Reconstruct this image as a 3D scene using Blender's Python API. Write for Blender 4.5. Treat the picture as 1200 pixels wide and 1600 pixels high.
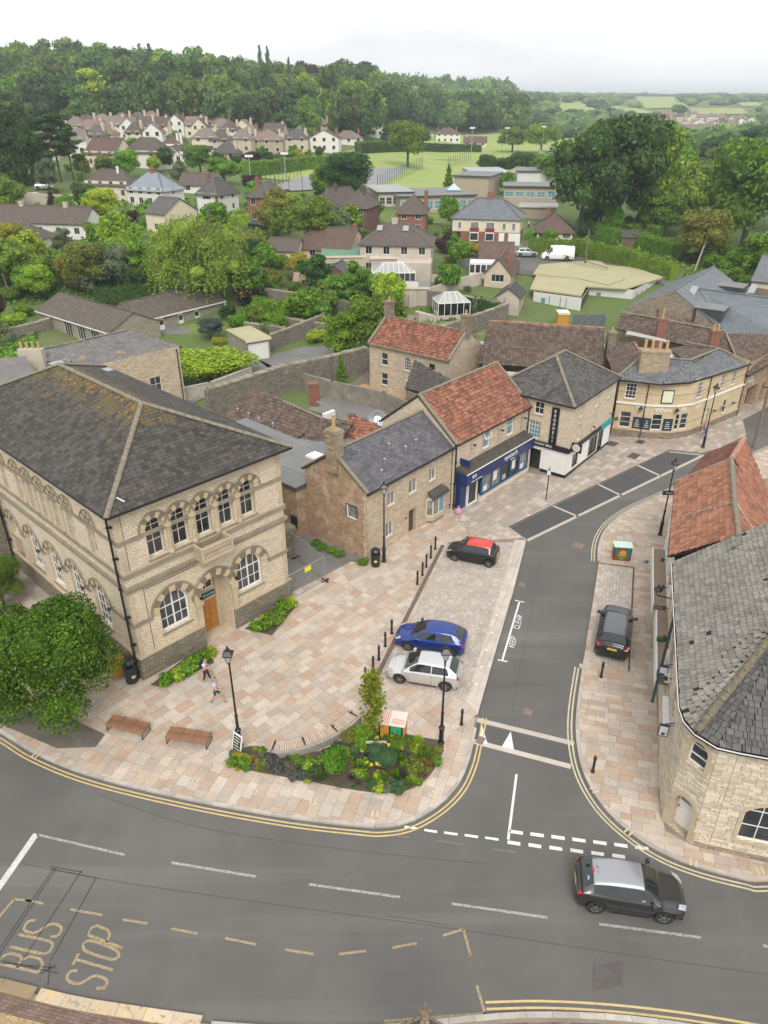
import bpy,math,random
import numpy as np
from mathutils import Vector,Matrix
rad=math.radians
rng=random.Random(7)
for o in list(bpy.data.objects): bpy.data.objects.remove(o)
SC=bpy.context.scene
COL=SC.collection
# ---------------------------------------------------------------- camera, sky, sun, exposure
CAM_H,FPX,PITCH=27.5,1150.0,rad(29.1)
cam=bpy.data.objects.new('camera',bpy.data.cameras.new('camera'));COL.objects.link(cam)
cam.location=(0,0,CAM_H);cam.rotation_euler=(math.pi/2 - PITCH,0,0)
cam.data.sensor_fit='VERTICAL';cam.data.sensor_height=24.0
cam.data.lens=FPX/1600*24.0;cam.data.clip_start=.2;cam.data.clip_end=12000
SC.camera=cam
SUN_EL,SUN_AZ=rad(47),rad(178)      # azimuth measured clockwise from +Y (light comes from behind the camera)
world=bpy.data.worlds.new('World');SC.world=world;world.use_nodes=True
nt=world.node_tree;nt.nodes.clear()
wo=nt.nodes.new('ShaderNodeOutputWorld');bg=nt.nodes.new('ShaderNodeBackground')
sky=nt.nodes.new('ShaderNodeTexSky');sky.sky_type='NISHITA';sky.sun_disc=False
sky.sun_elevation=SUN_EL;sky.sun_rotation=SUN_AZ;sky.air_density=1.5;sky.dust_density=3
geo=nt.nodes.new('ShaderNodeTexCoord')
mp=nt.nodes.new('ShaderNodeMapping');mp.inputs['Scale'].default_value=(1.4,1.4,7.0)
nz=nt.nodes.new('ShaderNodeTexNoise');nz.inputs['Scale'].default_value=1.7;nz.inputs['Detail'].default_value=7;nz.inputs['Roughness'].default_value=.55
rp=nt.nodes.new('ShaderNodeValToRGB')
rp.color_ramp.elements[0].position=.36;rp.color_ramp.elements[0].color=(5.9,5.95,6.05,1)
rp.color_ramp.elements[1].position=.6;rp.color_ramp.elements[1].color=(7.3,7.3,7.3,1)
mx=nt.nodes.new('ShaderNodeMix');mx.data_type='RGBA';mx.inputs[0].default_value=.95
L=nt.links.new
L(geo.outputs['Generated'],mp.inputs['Vector']);L(mp.outputs['Vector'],nz.inputs['Vector'])
L(nz.outputs['Fac'],rp.inputs['Fac']);L(sky.outputs['Color'],mx.inputs[6]);L(rp.outputs['Color'],mx.inputs[7])
L(mx.outputs[2],bg.inputs['Color']);bg.inputs['Strength'].default_value=.1
L(bg.outputs['Background'],wo.inputs['Surface'])
sun=bpy.data.objects.new('sun',bpy.data.lights.new('sun','SUN'));COL.objects.link(sun)
sun.data.energy=1.5;sun.data.angle=rad(30);sun.data.color=(1,.95,.88)
sun.rotation_euler=(math.pi/2 - SUN_EL,0,-SUN_AZ + math.pi)
sun.location=(0,-20,60)
SC.view_settings.view_transform='Standard';SC.view_settings.look='None'
SC.view_settings.exposure=.8;SC.view_settings.gamma=1;SC.view_settings.use_curve_mapping=False
SC.cycles.max_bounces=6;SC.cycles.diffuse_bounces=3;SC.cycles.glossy_bounces=2;SC.cycles.transmission_bounces=3
SC.cycles.volume_bounces=0;SC.cycles.use_denoising=True
try: SC.cycles.denoiser='OPENIMAGEDENOISE'
except Exception: pass

# ---------------------------------------------------------------- the lie of the land (metres), read off the photograph
CP,SP=math.cos(PITCH),math.sin(PITCH)
def ray(x,y):
    u=(x-600)/FPX;v=(y-800)/FPX
    return (u,CP - v*SP,-SP - v*CP)
TA=[-.6,-.3,-.08,.1,.3,.6]
TD=[95,130,160,200,260,330,420,500,620,900,1500,2500,6000]
TZ=[[0,4,8,13,16.5,20,34,41,44,46,46,48,48],
      [0,4,8,13,16,18.5,32,39,42,44,44,46,46],
      [0,4,7,9.5,11.5,14.5,23,30,34,38,40,44,46],
      [0,3.5,5.5,6.5,7.2,8,9,11,17,30,40,44,46],
      [0,3,4.5,6,7,8,8.5,9,10,15.5,31,44,46],
      [0,3,4.5,6,7,8,8.5,9,10,14,30,42,46]]
def hz(X,Y):
    D=max(Y,1e-3)
    if D <= TD[0]: return 0.0
    a=min(max(X/D,TA[0]),TA[-1]);D=min(D,TD[-1]-1)
    i=0
    while i < len(TA)-2 and a > TA[i+1]: i+=1
    j=0
    while j < len(TD)-2 and D > TD[j+1]: j+=1
    s=(a-TA[i])/(TA[i+1]-TA[i]);t=(D-TD[j])/(TD[j+1]-TD[j])
    s=s*s*(3-2*s)
    return (TZ[i][j]*(1-t)+TZ[i][j+1]*t)*(1-s) + (TZ[i+1][j]*(1-t)+TZ[i+1][j+1]*t)*s
def P(x,y,z=0.0):
    d=ray(x,y);t=(z-CAM_H)/d[2]
    return Vector((d[0]*t,d[1]*t,z))
def G(x,y):
    """the ground point that the photograph shows at pixel x, y"""
    d=ray(x,y);t=12.0;last=t
    while t < 6000:
        if CAM_H + d[2]*t < hz(d[0]*t,d[1]*t): break
        last=t;t *= 1.012
    for _ in range(18):
        m=(last+t)/2
        if CAM_H + d[2]*m < hz(d[0]*m,d[1]*m): t=m
        else: last=m
    return Vector((d[0]*t,d[1]*t,hz(d[0]*t,d[1]*t)))

# ---------------------------------------------------------------- mesh builder
def smooth_mesh(me): me.polygons.foreach_set('use_smooth',[True]*len(me.polygons))
def add_uv(me):
    n=len(me.loops)
    if not n: return
    co=np.empty(len(me.vertices)*3);me.vertices.foreach_get('co',co);co=co.reshape(-1,3)
    li=np.empty(n,dtype=np.int64);me.loops.foreach_get('vertex_index',li)
    pn=np.empty(len(me.polygons)*3);me.polygons.foreach_get('normal',pn);pn=pn.reshape(-1,3)
    tot=np.empty(len(me.polygons),dtype=np.int64);me.polygons.foreach_get('loop_total',tot)
    nl=np.repeat(pn,tot,axis=0)
    t=np.stack([-nl[:,1],nl[:,0],np.zeros(n)],1);ln=np.linalg.norm(t,axis=1)
    flat=ln < .18
    t[flat]=(1,0,0);ln[flat]=1;t /= ln[:,None]
    b=np.cross(nl,t);b[flat]=(0,1,0)
    p=co[li]
    uv=np.stack([(p*t).sum(1),(p*b).sum(1)],1)
    layer=me.uv_layers.new(name='UVMap');layer.data.foreach_set('uv',uv.ravel())
def link(o,parent=None,label=None,cat=None,group=None,kind=None):
    COL.objects.link(o)
    if parent is not None: o.parent=parent
    if label: o['label']=label
    if cat: o['category']=cat
    if group: o['group']=group
    if kind: o['kind']=kind
    return o
def thing(name,label,cat,loc=(0,0,0),rz=0.0,group=None):
    o=bpy.data.objects.new(name,None);o.location=loc;o.rotation_euler=(0,0,rz);o.empty_display_size=.2
    return link(o,None,label,cat,group)
class MB:
    def __init__(s): s.v=[];s.f=[];s.m=[];s.T=None
    def pts(s,ps):
        n=len(s.v)
        if s.T is not None: ps=[s.T @ Vector(p) for p in ps]
        s.v.extend([tuple(p) for p in ps]);return n
    def poly(s,ps,m=0):
        n=s.pts(ps);s.f.append(tuple(range(n,n+len(ps))));s.m.append(m)
    def box(s,x0,x1,y0,y1,z0,z1,m=0):
        n=s.pts([(x0,y0,z0),(x1,y0,z0),(x1,y1,z0),(x0,y1,z0),(x0,y0,z1),(x1,y0,z1),(x1,y1,z1),(x0,y1,z1)])
        for q in ((3,2,1,0),(4,5,6,7),(0,1,5,4),(1,2,6,5),(2,3,7,6),(3,0,4,7)):
            s.f.append(tuple(n+i for i in q));s.m.append(m)
    def hexa(s,b,t,m=0):
        k=len(b);n=s.pts(list(b)+list(t))
        s.f.append(tuple(n+i for i in reversed(range(k))));s.m.append(m)
        s.f.append(tuple(n+k+i for i in range(k)));s.m.append(m)
        for i in range(k):
            j=(i+1) % k;s.f.append((n+i,n+j,n+k+j,n+k+i));s.m.append(m)
    def prism(s,poly,z0,z1,m=0): s.hexa([(p[0],p[1],z0) for p in poly],[(p[0],p[1],z1) for p in poly],m)
    def beam(s,a,b,w,h=None,m=0,up=(0,0,1)):
        a,b=Vector(a),Vector(b);d=(b-a).normalized();h=w if h is None else h
        u=Vector(up)
        if abs(d.dot(u)) > .98: u=Vector((0,1,0))
        x=d.cross(u).normalized()*w/2;y=x.cross(d).normalized()*h/2
        s.hexa([a-x-y,a+x-y,a+x+y,a-x+y],[b-x-y,b+x-y,b+x+y,b-x+y],m)
    def tube(s,a,b,r0,r1=None,n=10,m=0,caps=True):
        r1=r0 if r1 is None else r1
        a,b=Vector(a),Vector(b);d=(b-a).normalized()
        u=Vector((0,0,1)) if abs(d.z) < .95 else Vector((1,0,0))
        x=d.cross(u).normalized();y=d.cross(x)
        k=s.pts([a+(x*math.cos(i*2*math.pi/n)+y*math.sin(i*2*math.pi/n))*r0 for i in range(n)] +
                  [b+(x*math.cos(i*2*math.pi/n)+y*math.sin(i*2*math.pi/n))*r1 for i in range(n)])
        for i in range(n):
            j=(i+1) % n;s.f.append((k+i,k+n+i,k+n+j,k+j));s.m.append(m)
        if caps:
            s.f.append(tuple(k+i for i in range(n)));s.m.append(m)
            s.f.append(tuple(k+n+i for i in reversed(range(n))));s.m.append(m)
    def lathe(s,prof,c=(0,0,0),n=12,m=0,cap=True):
        k=s.pts([(c[0]+r*math.cos(i*2*math.pi/n),c[1]+r*math.sin(i*2*math.pi/n),c[2]+z) for r,z in prof for i in range(n)])
        for q in range(len(prof)-1):
            for i in range(n):
                j=(i+1) % n;s.f.append((k+q*n+i,k+q*n+j,k+(q+1)*n+j,k+(q+1)*n+i));s.m.append(m)
        if not cap: return
        s.f.append(tuple(k+i for i in reversed(range(n))));s.m.append(m)
        e=k+(len(prof)-1)*n;s.f.append(tuple(e+i for i in range(n)));s.m.append(m)
    def mesh(s,name,mats,smooth=False,uv=True):
        me=bpy.data.meshes.new(name);me.from_pydata(s.v,[],s.f)
        for q in (mats if isinstance(mats,(list,tuple)) else [mats]): me.materials.append(q)
        if any(s.m): me.polygons.foreach_set('material_index',s.m)
        me.update()
        if uv: add_uv(me)
        if smooth: smooth_mesh(me)
        return me
    def build(s,name,mats,parent=None,smooth=False,**kw):
        o=bpy.data.objects.new(name,s.mesh(name,mats,smooth));return link(o,parent,**kw)
def place(name,me,parent=None,loc=(0,0,0),rz=0.0,sc=None,rot=None,**kw):
    o=bpy.data.objects.new(name,me);o.location=loc
    o.rotation_euler=rot if rot else (0,0,rz)
    if sc is not None: o.scale=sc if hasattr(sc,'__len__') else (sc,sc,sc)
    return link(o,parent,**kw)
def copy_tree(o,parent=None,**props):
    c=o.copy();COL.objects.link(c)
    if parent is not None: c.parent=parent
    for k,v in props.items(): c[k]=v
    for ch in o.children: copy_tree(ch,c)
    return c

# ---------------------------------------------------------------- materials
def newmat(name):
    m=bpy.data.materials.new(name);m.use_nodes=True
    return m,m.node_tree,m.node_tree.nodes['Principled BSDF']
def _mix(nt,f,a,b,blend='MIX'):
    n=nt.nodes.new('ShaderNodeMix');n.data_type='RGBA';n.blend_type=blend
    for i,q in ((0,f),(6,a),(7,b)):
        if hasattr(q,'links'): nt.links.new(q,n.inputs[i])
        elif i == 0: n.inputs[0].default_value=q
        else: n.inputs[i].default_value=(*q[:3],1)
    return n.outputs[2]
def _noise(nt,vec,scale,detail=4,rough=.55):
    n=nt.nodes.new('ShaderNodeTexNoise');n.inputs['Scale'].default_value=scale;n.inputs['Detail'].default_value=detail
    n.inputs['Roughness'].default_value=rough
    if vec is not None: nt.links.new(vec,n.inputs['Vector'])
    return n.outputs['Fac']
def _ramp(nt,fac,stops,interp='LINEAR'):
    n=nt.nodes.new('ShaderNodeValToRGB');cr=n.color_ramp;cr.interpolation=interp
    while len(cr.elements) < len(stops): cr.elements.new(.5)
    for e,(p,c) in zip(cr.elements,stops): e.position=p;e.color=(*c[:3],1) if hasattr(c,'__len__') else (c,c,c,1)
    nt.links.new(fac,n.inputs['Fac']);return n.outputs['Color']
def _math(nt,op,a,b=None):
    n=nt.nodes.new('ShaderNodeMath');n.operation=op
    for i,q in enumerate((a,b)):
        if q is None: continue
        if hasattr(q,'links'): nt.links.new(q,n.inputs[i])
        else: n.inputs[i].default_value=q
    return n.outputs[0]
def _rand(nt):
    a=nt.nodes.new('ShaderNodeObjectInfo').outputs['Random'];b=nt.nodes.new('ShaderNodeNewGeometry').outputs['Random Per Island']
    return _math(nt,'FRACT',_math(nt,'ADD',_math(nt,'MULTIPLY',a,7.31),b))
def M(name,c1,c2=None,ns=2.5,rough=.85,var=0.0,pal=None,brick=None,stain=None,bump=.0,bs=30.0,bd=.01,metal=0.0,spec=None,grain=.12,detail=5,coat=0,zst=None):
    """procedural material: c1/c2 blotches at scale ns, pal = palette picked per piece, brick = (w, h, mortar colour, mortar size, contrast), stain = [(colour, scale, threshold, softness)]"""
    m,nt,bs_=newmat(name);Lk=nt.links.new
    pos=nt.nodes.new('ShaderNodeNewGeometry').outputs['Position']
    c2=c2 or c1
    if pal:
        rnd=_rand(nt);k=len(pal)
        base=_ramp(nt,rnd,[(i/k,c) for i,c in enumerate(pal)],'CONSTANT')
        n0=_noise(nt,pos,ns,detail)
        base=_mix(nt,_ramp(nt,n0,[(.35,0.0),(.65,1.0)]),base,_mix(nt,1.0,base,tuple(b/max(a,1e-3) for a,b in zip(c1,c2)),'MULTIPLY'))
    else:
        n0=_noise(nt,pos,ns,detail)
        base=_mix(nt,_ramp(nt,n0,[(.32,0.0),(.68,1.0)]),c1,c2)
    height=None
    if brick:
        w,h,mc,ms,con=brick
        bt=nt.nodes.new('ShaderNodeTexBrick');bt.inputs['Scale'].default_value=1;bt.inputs['Brick Width'].default_value=w;bt.inputs['Row Height'].default_value=h
        bt.inputs['Mortar Size'].default_value=ms;bt.inputs['Mortar Smooth'].default_value=.3
        bt.inputs['Color1'].default_value=(1-con,1-con,1-con,1);bt.inputs['Color2'].default_value=(1+con*.6,1+con*.6,1+con*.6,1);bt.inputs['Mortar'].default_value=(1,1,1,1)
        uv=nt.nodes.new('ShaderNodeUVMap')
        wob=nt.nodes.new('ShaderNodeTexNoise');wob.inputs['Scale'].default_value=1.3;Lk(uv.outputs[0],wob.inputs['Vector'])
        av=nt.nodes.new('ShaderNodeVectorMath');av.operation='MULTIPLY_ADD';av.inputs[1].default_value=(h*.7,)*3
        Lk(wob.outputs['Color'],av.inputs[0]);Lk(uv.outputs[0],av.inputs[2]);Lk(av.outputs[0],bt.inputs['Vector'])
        base=_mix(nt,1.0,base,bt.outputs['Color'],'MULTIPLY')
        base=_mix(nt,bt.outputs['Fac'],base,mc)
        height=_math(nt,'SUBTRACT',1.0,bt.outputs['Fac'])
    if var:
        v=_math(nt,'ADD',_math(nt,'MULTIPLY',_rand(nt),2*var),1-var)
        cb=nt.nodes.new('ShaderNodeCombineColor');[Lk(v,cb.inputs[i]) for i in range(3)]
        base=_mix(nt,1.0,base,cb.outputs[0],'MULTIPLY')
    for (sc_,ss,th,soft,*mapv) in (stain or []):
        vec=pos
        if mapv: mp_=nt.nodes.new('ShaderNodeMapping');mp_.inputs['Rotation'].default_value=(0,0,mapv[0]);mp_.inputs['Scale'].default_value=(.06,1,1);Lk(pos,mp_.inputs['Vector']);vec=mp_.outputs[0]
        f=_ramp(nt,_noise(nt,vec,ss,6,.62),[(th,0.0),(min(th+soft,1),1.0)])
        base=_mix(nt,f,base,sc_)
    for (sc_,z0,z1,ss,th) in (zst or []):   # growth that thickens between two heights (lichen towards a ridge)
        sx=nt.nodes.new('ShaderNodeSeparateXYZ');Lk(pos,sx.inputs[0]);mr=nt.nodes.new('ShaderNodeMapRange');mr.inputs['From Min'].default_value=z0;mr.inputs['From Max'].default_value=z1;mr.inputs['To Max'].default_value=.3;Lk(sx.outputs[2],mr.inputs['Value'])
        base=_mix(nt,_ramp(nt,_math(nt,'ADD',_noise(nt,pos,ss,7,.68),mr.outputs[0]),[(th,0.0),(th+.09,1.0)]),base,sc_)
    g=None
    if grain:
        g=_noise(nt,pos,bs,3,.7)
        base=_mix(nt,1.0,base,_ramp(nt,g,[(.25,1-grain),(.75,1+grain)]),'MULTIPLY')
    Lk(base,bs_.inputs['Base Color'])
    bs_.inputs['Roughness'].default_value=rough;bs_.inputs['Metallic'].default_value=metal
    if spec is not None: bs_.inputs['Specular IOR Level'].default_value=spec
    if coat: bs_.inputs['Coat Weight'].default_value=coat;bs_.inputs['Coat Roughness'].default_value=.05
    if bump:
        b=nt.nodes.new('ShaderNodeBump');b.inputs['Strength'].default_value=bump;b.inputs['Distance'].default_value=bd
        hh=g if g is not None else _noise(nt,pos,bs,3,.7)
        if height is not None: hh=_math(nt,'ADD',_math(nt,'MULTIPLY',height,1.5),hh)
        Lk(hh,b.inputs['Height']);Lk(b.outputs[0],bs_.inputs['Normal'])
    return m
def leafmat(name,c1,c2,var=.35,trans=.35,flower=None):
    m,nt,bs_=newmat(name);Lk=nt.links.new
    geo=nt.nodes.new('ShaderNodeNewGeometry');oi=nt.nodes.new('ShaderNodeObjectInfo')
    base=_mix(nt,geo.outputs['Random Per Island'],c1,c2)
    n0=_noise(nt,geo.outputs['Position'],.7,3)
    v=_math(nt,'ADD',_math(nt,'MULTIPLY',n0,.9),.55)
    v=_math(nt,'MULTIPLY',v,_math(nt,'ADD',_math(nt,'MULTIPLY',oi.outputs['Random'],var),1-var/2))
    hsv=nt.nodes.new('ShaderNodeHueSaturation');Lk(base,hsv.inputs['Color']);Lk(v,hsv.inputs['Value'])
    Lk(_math(nt,'ADD',_math(nt,'MULTIPLY',_math(nt,'FRACT',_math(nt,'MULTIPLY',oi.outputs['Random'],13.7)),.035),.482),hsv.inputs['Hue'])
    Lk(hsv.outputs[0],bs_.inputs['Base Color']);bs_.inputs['Roughness'].default_value=.55;bs_.inputs['Specular IOR Level'].default_value=.25
    tr=nt.nodes.new('ShaderNodeBsdfTranslucent');ms=nt.nodes.new('ShaderNodeMixShader');ms.inputs[0].default_value=trans
    tc=_mix(nt,1.0,hsv.outputs[0],(1.15,1.25,.6),'MULTIPLY');Lk(tc,tr.inputs['Color'])
    Lk(bs_.outputs[0],ms.inputs[1]);Lk(tr.outputs[0],ms.inputs[2])
    Lk(ms.outputs[0],nt.nodes['Material Output'].inputs['Surface'])
    return m
def plain(name,c,rough=.5,metal=0.0,spec=None,emit=0,coat=0):
    m,nt,b=newmat(name);b.inputs['Base Color'].default_value=(*c,1);b.inputs['Roughness'].default_value=rough;b.inputs['Metallic'].default_value=metal
    if spec is not None: b.inputs['Specular IOR Level'].default_value=spec
    if coat: b.inputs['Coat Weight'].default_value=coat;b.inputs['Coat Roughness'].default_value=.04
    return m
def worn(name,c,under=(.06,.06,.06),th=.5,rough=.6):
    return M(name,c,tuple(q*.8 for q in c),ns=3,rough=rough,stain=[(under,22,th,.07),(tuple(q*.6 for q in c),2.5,.6,.2)],bs=60)

ASPH=M('asphalt',(.105,.101,.095),(.128,.123,.115),ns=.35,rough=.9,bump=.35,bs=45,bd=.01,grain=.42,stain=[((.155,.148,.137),.12,.5,.25),((.165,.157,.145),.30,.52,.16,rad(9)),((.086,.082,.077),.34,.59,.14,rad(9)),((.18,.172,.16),28,.66,.04),((.045,.043,.041),5,.72,.02),((.075,.072,.069),.35,.64,.14),((.05,.048,.046),1.9,.76,.02)])
ASPH3=M('asphalt_mid',(.088,.086,.083),(.105,.102,.098),ns=.6,rough=.92,bump=.35,bs=45,grain=.35)
ASPH2=M('asphalt_dark',(.068,.068,.068),(.085,.084,.083),ns=.6,rough=.92,bump=.35,bs=45,grain=.35)
LANE=M('lane_tarmac',(.15,.145,.14),(.19,.185,.175),ns=.3,rough=.95,bump=.3,bs=20,grain=.25)
MORTAR=M('joint_mortar',(.27,.225,.18),(.21,.175,.145),ns=1.2)
SANDP=[(.50,.375,.285),(.52,.415,.33),(.47,.385,.31),(.52,.44,.36),(.48,.34,.245),(.45,.385,.32),(.51,.41,.32),(.52,.445,.37),(.47,.355,.27),(.53,.46,.385),(.50,.42,.34),(.47,.41,.35)]
SLAB=M('sandstone_slab',(.5,.5,.5),(.43,.43,.43),ns=1.1,pal=SANDP,var=.1,rough=.85,bump=.25,bs=14,grain=.14,stain=[((.30,.25,.20),.7,.60,.25),((.24,.20,.165),6,.70,.04)])
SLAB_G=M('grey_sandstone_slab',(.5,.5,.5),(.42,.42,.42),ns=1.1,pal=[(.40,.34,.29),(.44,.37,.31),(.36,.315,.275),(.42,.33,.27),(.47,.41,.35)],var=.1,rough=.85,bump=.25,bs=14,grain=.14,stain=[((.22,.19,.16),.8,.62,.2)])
SETT=M('granite_sett',(.5,.5,.5),(.43,.43,.43),ns=1.0,pal=[(.46,.40,.345),(.48,.42,.36),(.44,.39,.345),(.49,.41,.345),(.47,.42,.375),(.51,.455,.40)],var=.06,rough=.85,bump=.2,bs=20,grain=.15)
KERB=M('kerb_stone',(.47,.43,.38),(.36,.33,.29),ns=1.5,var=.12,rough=.9,bump=.2,bs=18,grain=.15)
BORD=M('pale_border_stone',(.55,.49,.42),(.46,.41,.35),ns=1.5,var=.08,rough=.9,bs=18,grain=.1)
GRASS=M('grass',(.10,.155,.03),(.16,.21,.05),ns=.25,rough=.95,bump=.5,bs=6,bd=.1,grain=.3,stain=[((.20,.22,.07),.08,.5,.2)])
FIELD=M('field_grass',(.23,.30,.07),(.30,.36,.10),ns=.03,rough=.95,bs=1.5,grain=.12)
EARTH=M('garden_ground',(.085,.15,.03),(.13,.15,.05),ns=.15,rough=.95,bump=.6,bs=3,bd=.2,grain=.3,stain=[((.10,.16,.035),.07,.5,.15)])
WHITEM=worn('white_road_paint',(.80,.79,.76),(.16,.15,.14),.64);GREYM=worn('worn_white_road_paint',(.46,.45,.42),(.1,.1,.1),.5)
YELM=worn('yellow_road_paint',(.62,.47,.22),(.16,.13,.09),.60);YELW=worn('worn_yellow_road_paint',(.40,.31,.17),(.11,.1,.09),.52);YELP=worn('pale_yellow_road_paint',(.62,.55,.36),(.2,.17,.12),.6)
BLACKM=plain('black_painted_metal',(.012,.012,.014),.35)
GUTTER=plain('black_gutter',(.014,.014,.016),.5)
WHITEP=M('white_paint',(.80,.79,.76),(.72,.71,.68),ns=1,rough=.5,grain=.03)
CREAMP=M('cream_window_paint',(.66,.63,.55),(.6,.57,.5),ns=1,rough=.5,grain=.03)
GLASS=M('window_glass',(.012,.014,.018),(.06,.065,.07),ns=1.1,rough=.05,grain=0,spec=.5,var=.5)
GLASSB=M('blue_blind_glass',(.10,.25,.31),(.15,.30,.36),ns=1.5,rough=.08,grain=0,spec=.8)
GLASSC=M('curtained_glass',(.28,.29,.28),(.12,.13,.13),ns=2.5,rough=.08,grain=0,spec=.8)
CARGLASS=plain('car_glass',(.012,.018,.018),.03,spec=.9)

def sh_clip(poly,rect):
    out=poly
    for i in range(len(rect)):
        a,b=rect[i],rect[(i+1) % len(rect)];inp,out=out,[]
        ex,ey=b[0]-a[0],b[1]-a[1]
        if not inp: return []
        s=inp[-1];ds=ex*(s[1]-a[1])-ey*(s[0]-a[0])
        for e in inp:
            de=ex*(e[1]-a[1])-ey*(e[0]-a[0])
            if (de >= 0) != (ds >= 0):
                t=ds/(ds-de);out.append((s[0]+(e[0]-s[0])*t,s[1]+(e[1]-s[1])*t))
            if de >= 0: out.append(e)
            s,ds=e,de
    return out
def area(p): return .5*sum(p[i][0]*p[(i+1) % len(p)][1]-p[(i+1) % len(p)][0]*p[i][1] for i in range(len(p)))
def inside(p,poly):
    c=False;j=len(poly)-1
    for i in range(len(poly)):
        if (poly[i][1] > p[1]) != (poly[j][1] > p[1]) and p[0] < (poly[j][0]-poly[i][0])*(p[1]-poly[i][1])/(poly[j][1]-poly[i][1])+poly[i][0]: c=not c
        j=i
    return c
def ccw(p): return p if area(p) > 0 else list(reversed(p))
def catmull(ps,k=5):
    out=[]
    for i in range(len(ps)-1):
        p0,p1,p2,p3=ps[max(i-1,0)],ps[i],ps[i+1],ps[min(i+2,len(ps)-1)]
        for q in range(k):
            t=q/k
            out.append(tuple(.5*(2*p1[j]+(p2[j]-p0[j])*t+(2*p0[j]-5*p1[j]+4*p2[j]-p3[j])*t*t+(3*p1[j]-p0[j]-3*p2[j]+p3[j])*t**3) for j in range(2)))
    out.append(tuple(ps[-1][:2]));return out
def px(*q,z=0.0): return [tuple(P(x,y,z)[:2]) for x,y in q]

def pave(parent,name,stuffname,outline,ang,rowh,lens,mat,z,n_obj=300,gap=.012,holes=(),th=.022,seed=1,rows=None):
    r=random.Random(seed);outline=ccw(outline);ca,sa=math.cos(ang),math.sin(ang)
    loc=lambda p: (p[0]*ca+p[1]*sa,-p[0]*sa+p[1]*ca);wld=lambda p: (p[0]*ca-p[1]*sa,p[0]*sa+p[1]*ca)
    lo=[loc(p) for p in outline];lh=[[loc(p) for p in h] for h in holes]
    x0,x1=min(p[0] for p in lo),max(p[0] for p in lo);y0,y1=min(p[1] for p in lo),max(p[1] for p in lo)
    bb=[(min(p[0] for p in h),max(p[0] for p in h),min(p[1] for p in h),max(p[1] for p in h)) for h in lh]
    whole,cut=[],[]
    y=y0;rn=0
    while y < y1:
        rh=rowh if not rows else r.choice(rows);x=x0 - r.random()*max(lens)
        while x < x1:
            l=r.choice(lens)
            rc=[(x+gap/2,y+gap/2),(x+l-gap/2,y+gap/2),(x+l-gap/2,y+rh-gap/2),(x+gap/2,y+rh-gap/2)]
            ins=[inside(c,lo) for c in rc];cx,cy=x+l/2,y+rh/2
            hit=any(b[0]-l < cx < b[1]+l and b[2]-rh < cy < b[3]+rh and all(inside(c,h) for c in rc) for h,b in zip(lh,bb))
            if not hit:
                cl=sh_clip(lo,rc)
                if len(cl) > 2:
                    ar=area(cl)
                    if all(ins) and ar > .995*(l-gap)*(rh-gap): whole.append((cx,cy,l,rh))
                    elif ar > .004: cut.append(cl)
            x+=l
        y+=rh;rn+=1
    whole.sort(key=lambda w: sum(c*c for c in wld(w[:2])))
    meshes={}
    for cx,cy,l,rh in whole[:n_obj]:
        key=(l,rh)
        if key not in meshes:
            b=MB();b.box(-l/2+gap/2,l/2-gap/2,-rh/2+gap/2,rh/2-gap/2,0,th);meshes[key]=b.mesh(name,mat)
        wx,wy=wld((cx,cy));place(name,meshes[key],parent,(wx,wy,z+r.uniform(-.002,.003)),ang)
    b=MB()
    for cx,cy,l,rh in whole[n_obj:]:
        q=[wld(c) for c in ((cx-l/2+gap/2,cy-rh/2+gap/2),(cx+l/2-gap/2,cy-rh/2+gap/2),(cx+l/2-gap/2,cy+rh/2-gap/2),(cx-l/2+gap/2,cy+rh/2-gap/2))]
        b.prism(q,z,z+th+r.uniform(-.002,.003))
    for c in cut:
        b.prism([wld(p) for p in c],z,z+th+r.uniform(-.002,.003))
    if b.f: b.build(stuffname,mat,parent,kind='stuff')
def sheet(name,poly,z,mat,parent=None,kind='structure',thick=.0):
    b=MB();poly=ccw(poly)
    if thick: b.prism(poly,z-thick,z)
    else: b.poly([(p[0],p[1],z) for p in poly])
    return b.build(name,mat,parent,kind=kind)
def strip(mb,path,w,z,closed=False):
    n=len(path)
    L_,R_=[],[]
    for i,p in enumerate(path):
        a=path[max(i-1,0)];c=path[min(i+1,n-1)];dx,dy=c[0]-a[0],c[1]-a[1];l=math.hypot(dx,dy) or 1
        nx,ny=-dy/l*w/2,dx/l*w/2;L_.append((p[0]+nx,p[1]+ny,z));R_.append((p[0]-nx,p[1]-ny,z))
    for i in range(n-1): mb.poly([R_[i],R_[i+1],L_[i+1],L_[i]])
def offset(path,d):
    out=[];n=len(path)
    for i,p in enumerate(path):
        a=path[max(i-1,0)];c=path[min(i+1,n-1)];dx,dy=c[0]-a[0],c[1]-a[1];l=math.hypot(dx,dy) or 1
        out.append((p[0]-dy/l*d,p[1]+dx/l*d))
    return out
def resample(path,step):
    out=[path[0]];acc=0
    for a,b in zip(path,path[1:]):
        l=math.dist(a,b);t=step-acc
        while t <= l: out.append((a[0]+(b[0]-a[0])*t/l,a[1]+(b[1]-a[1])*t/l));t+=step
        acc=(acc+l) % step
    return out
def kerbline(path,parent,w=.16,z1=.115,step=.92,mat=None):
    pts=resample(path,step);tot=0
    for a,b in zip(pts,pts[1:]):
        l=math.dist(a,b)
        if l < .3: continue
        mb=MB();mb.box(.006,l-.006,-w/2,w/2,-.05,z1);ang=math.atan2(b[1]-a[1],b[0]-a[0])
        place('kerb_stone',mb.mesh('kerb_stone',mat or KERB),parent,(a[0],a[1],0),ang)
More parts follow.
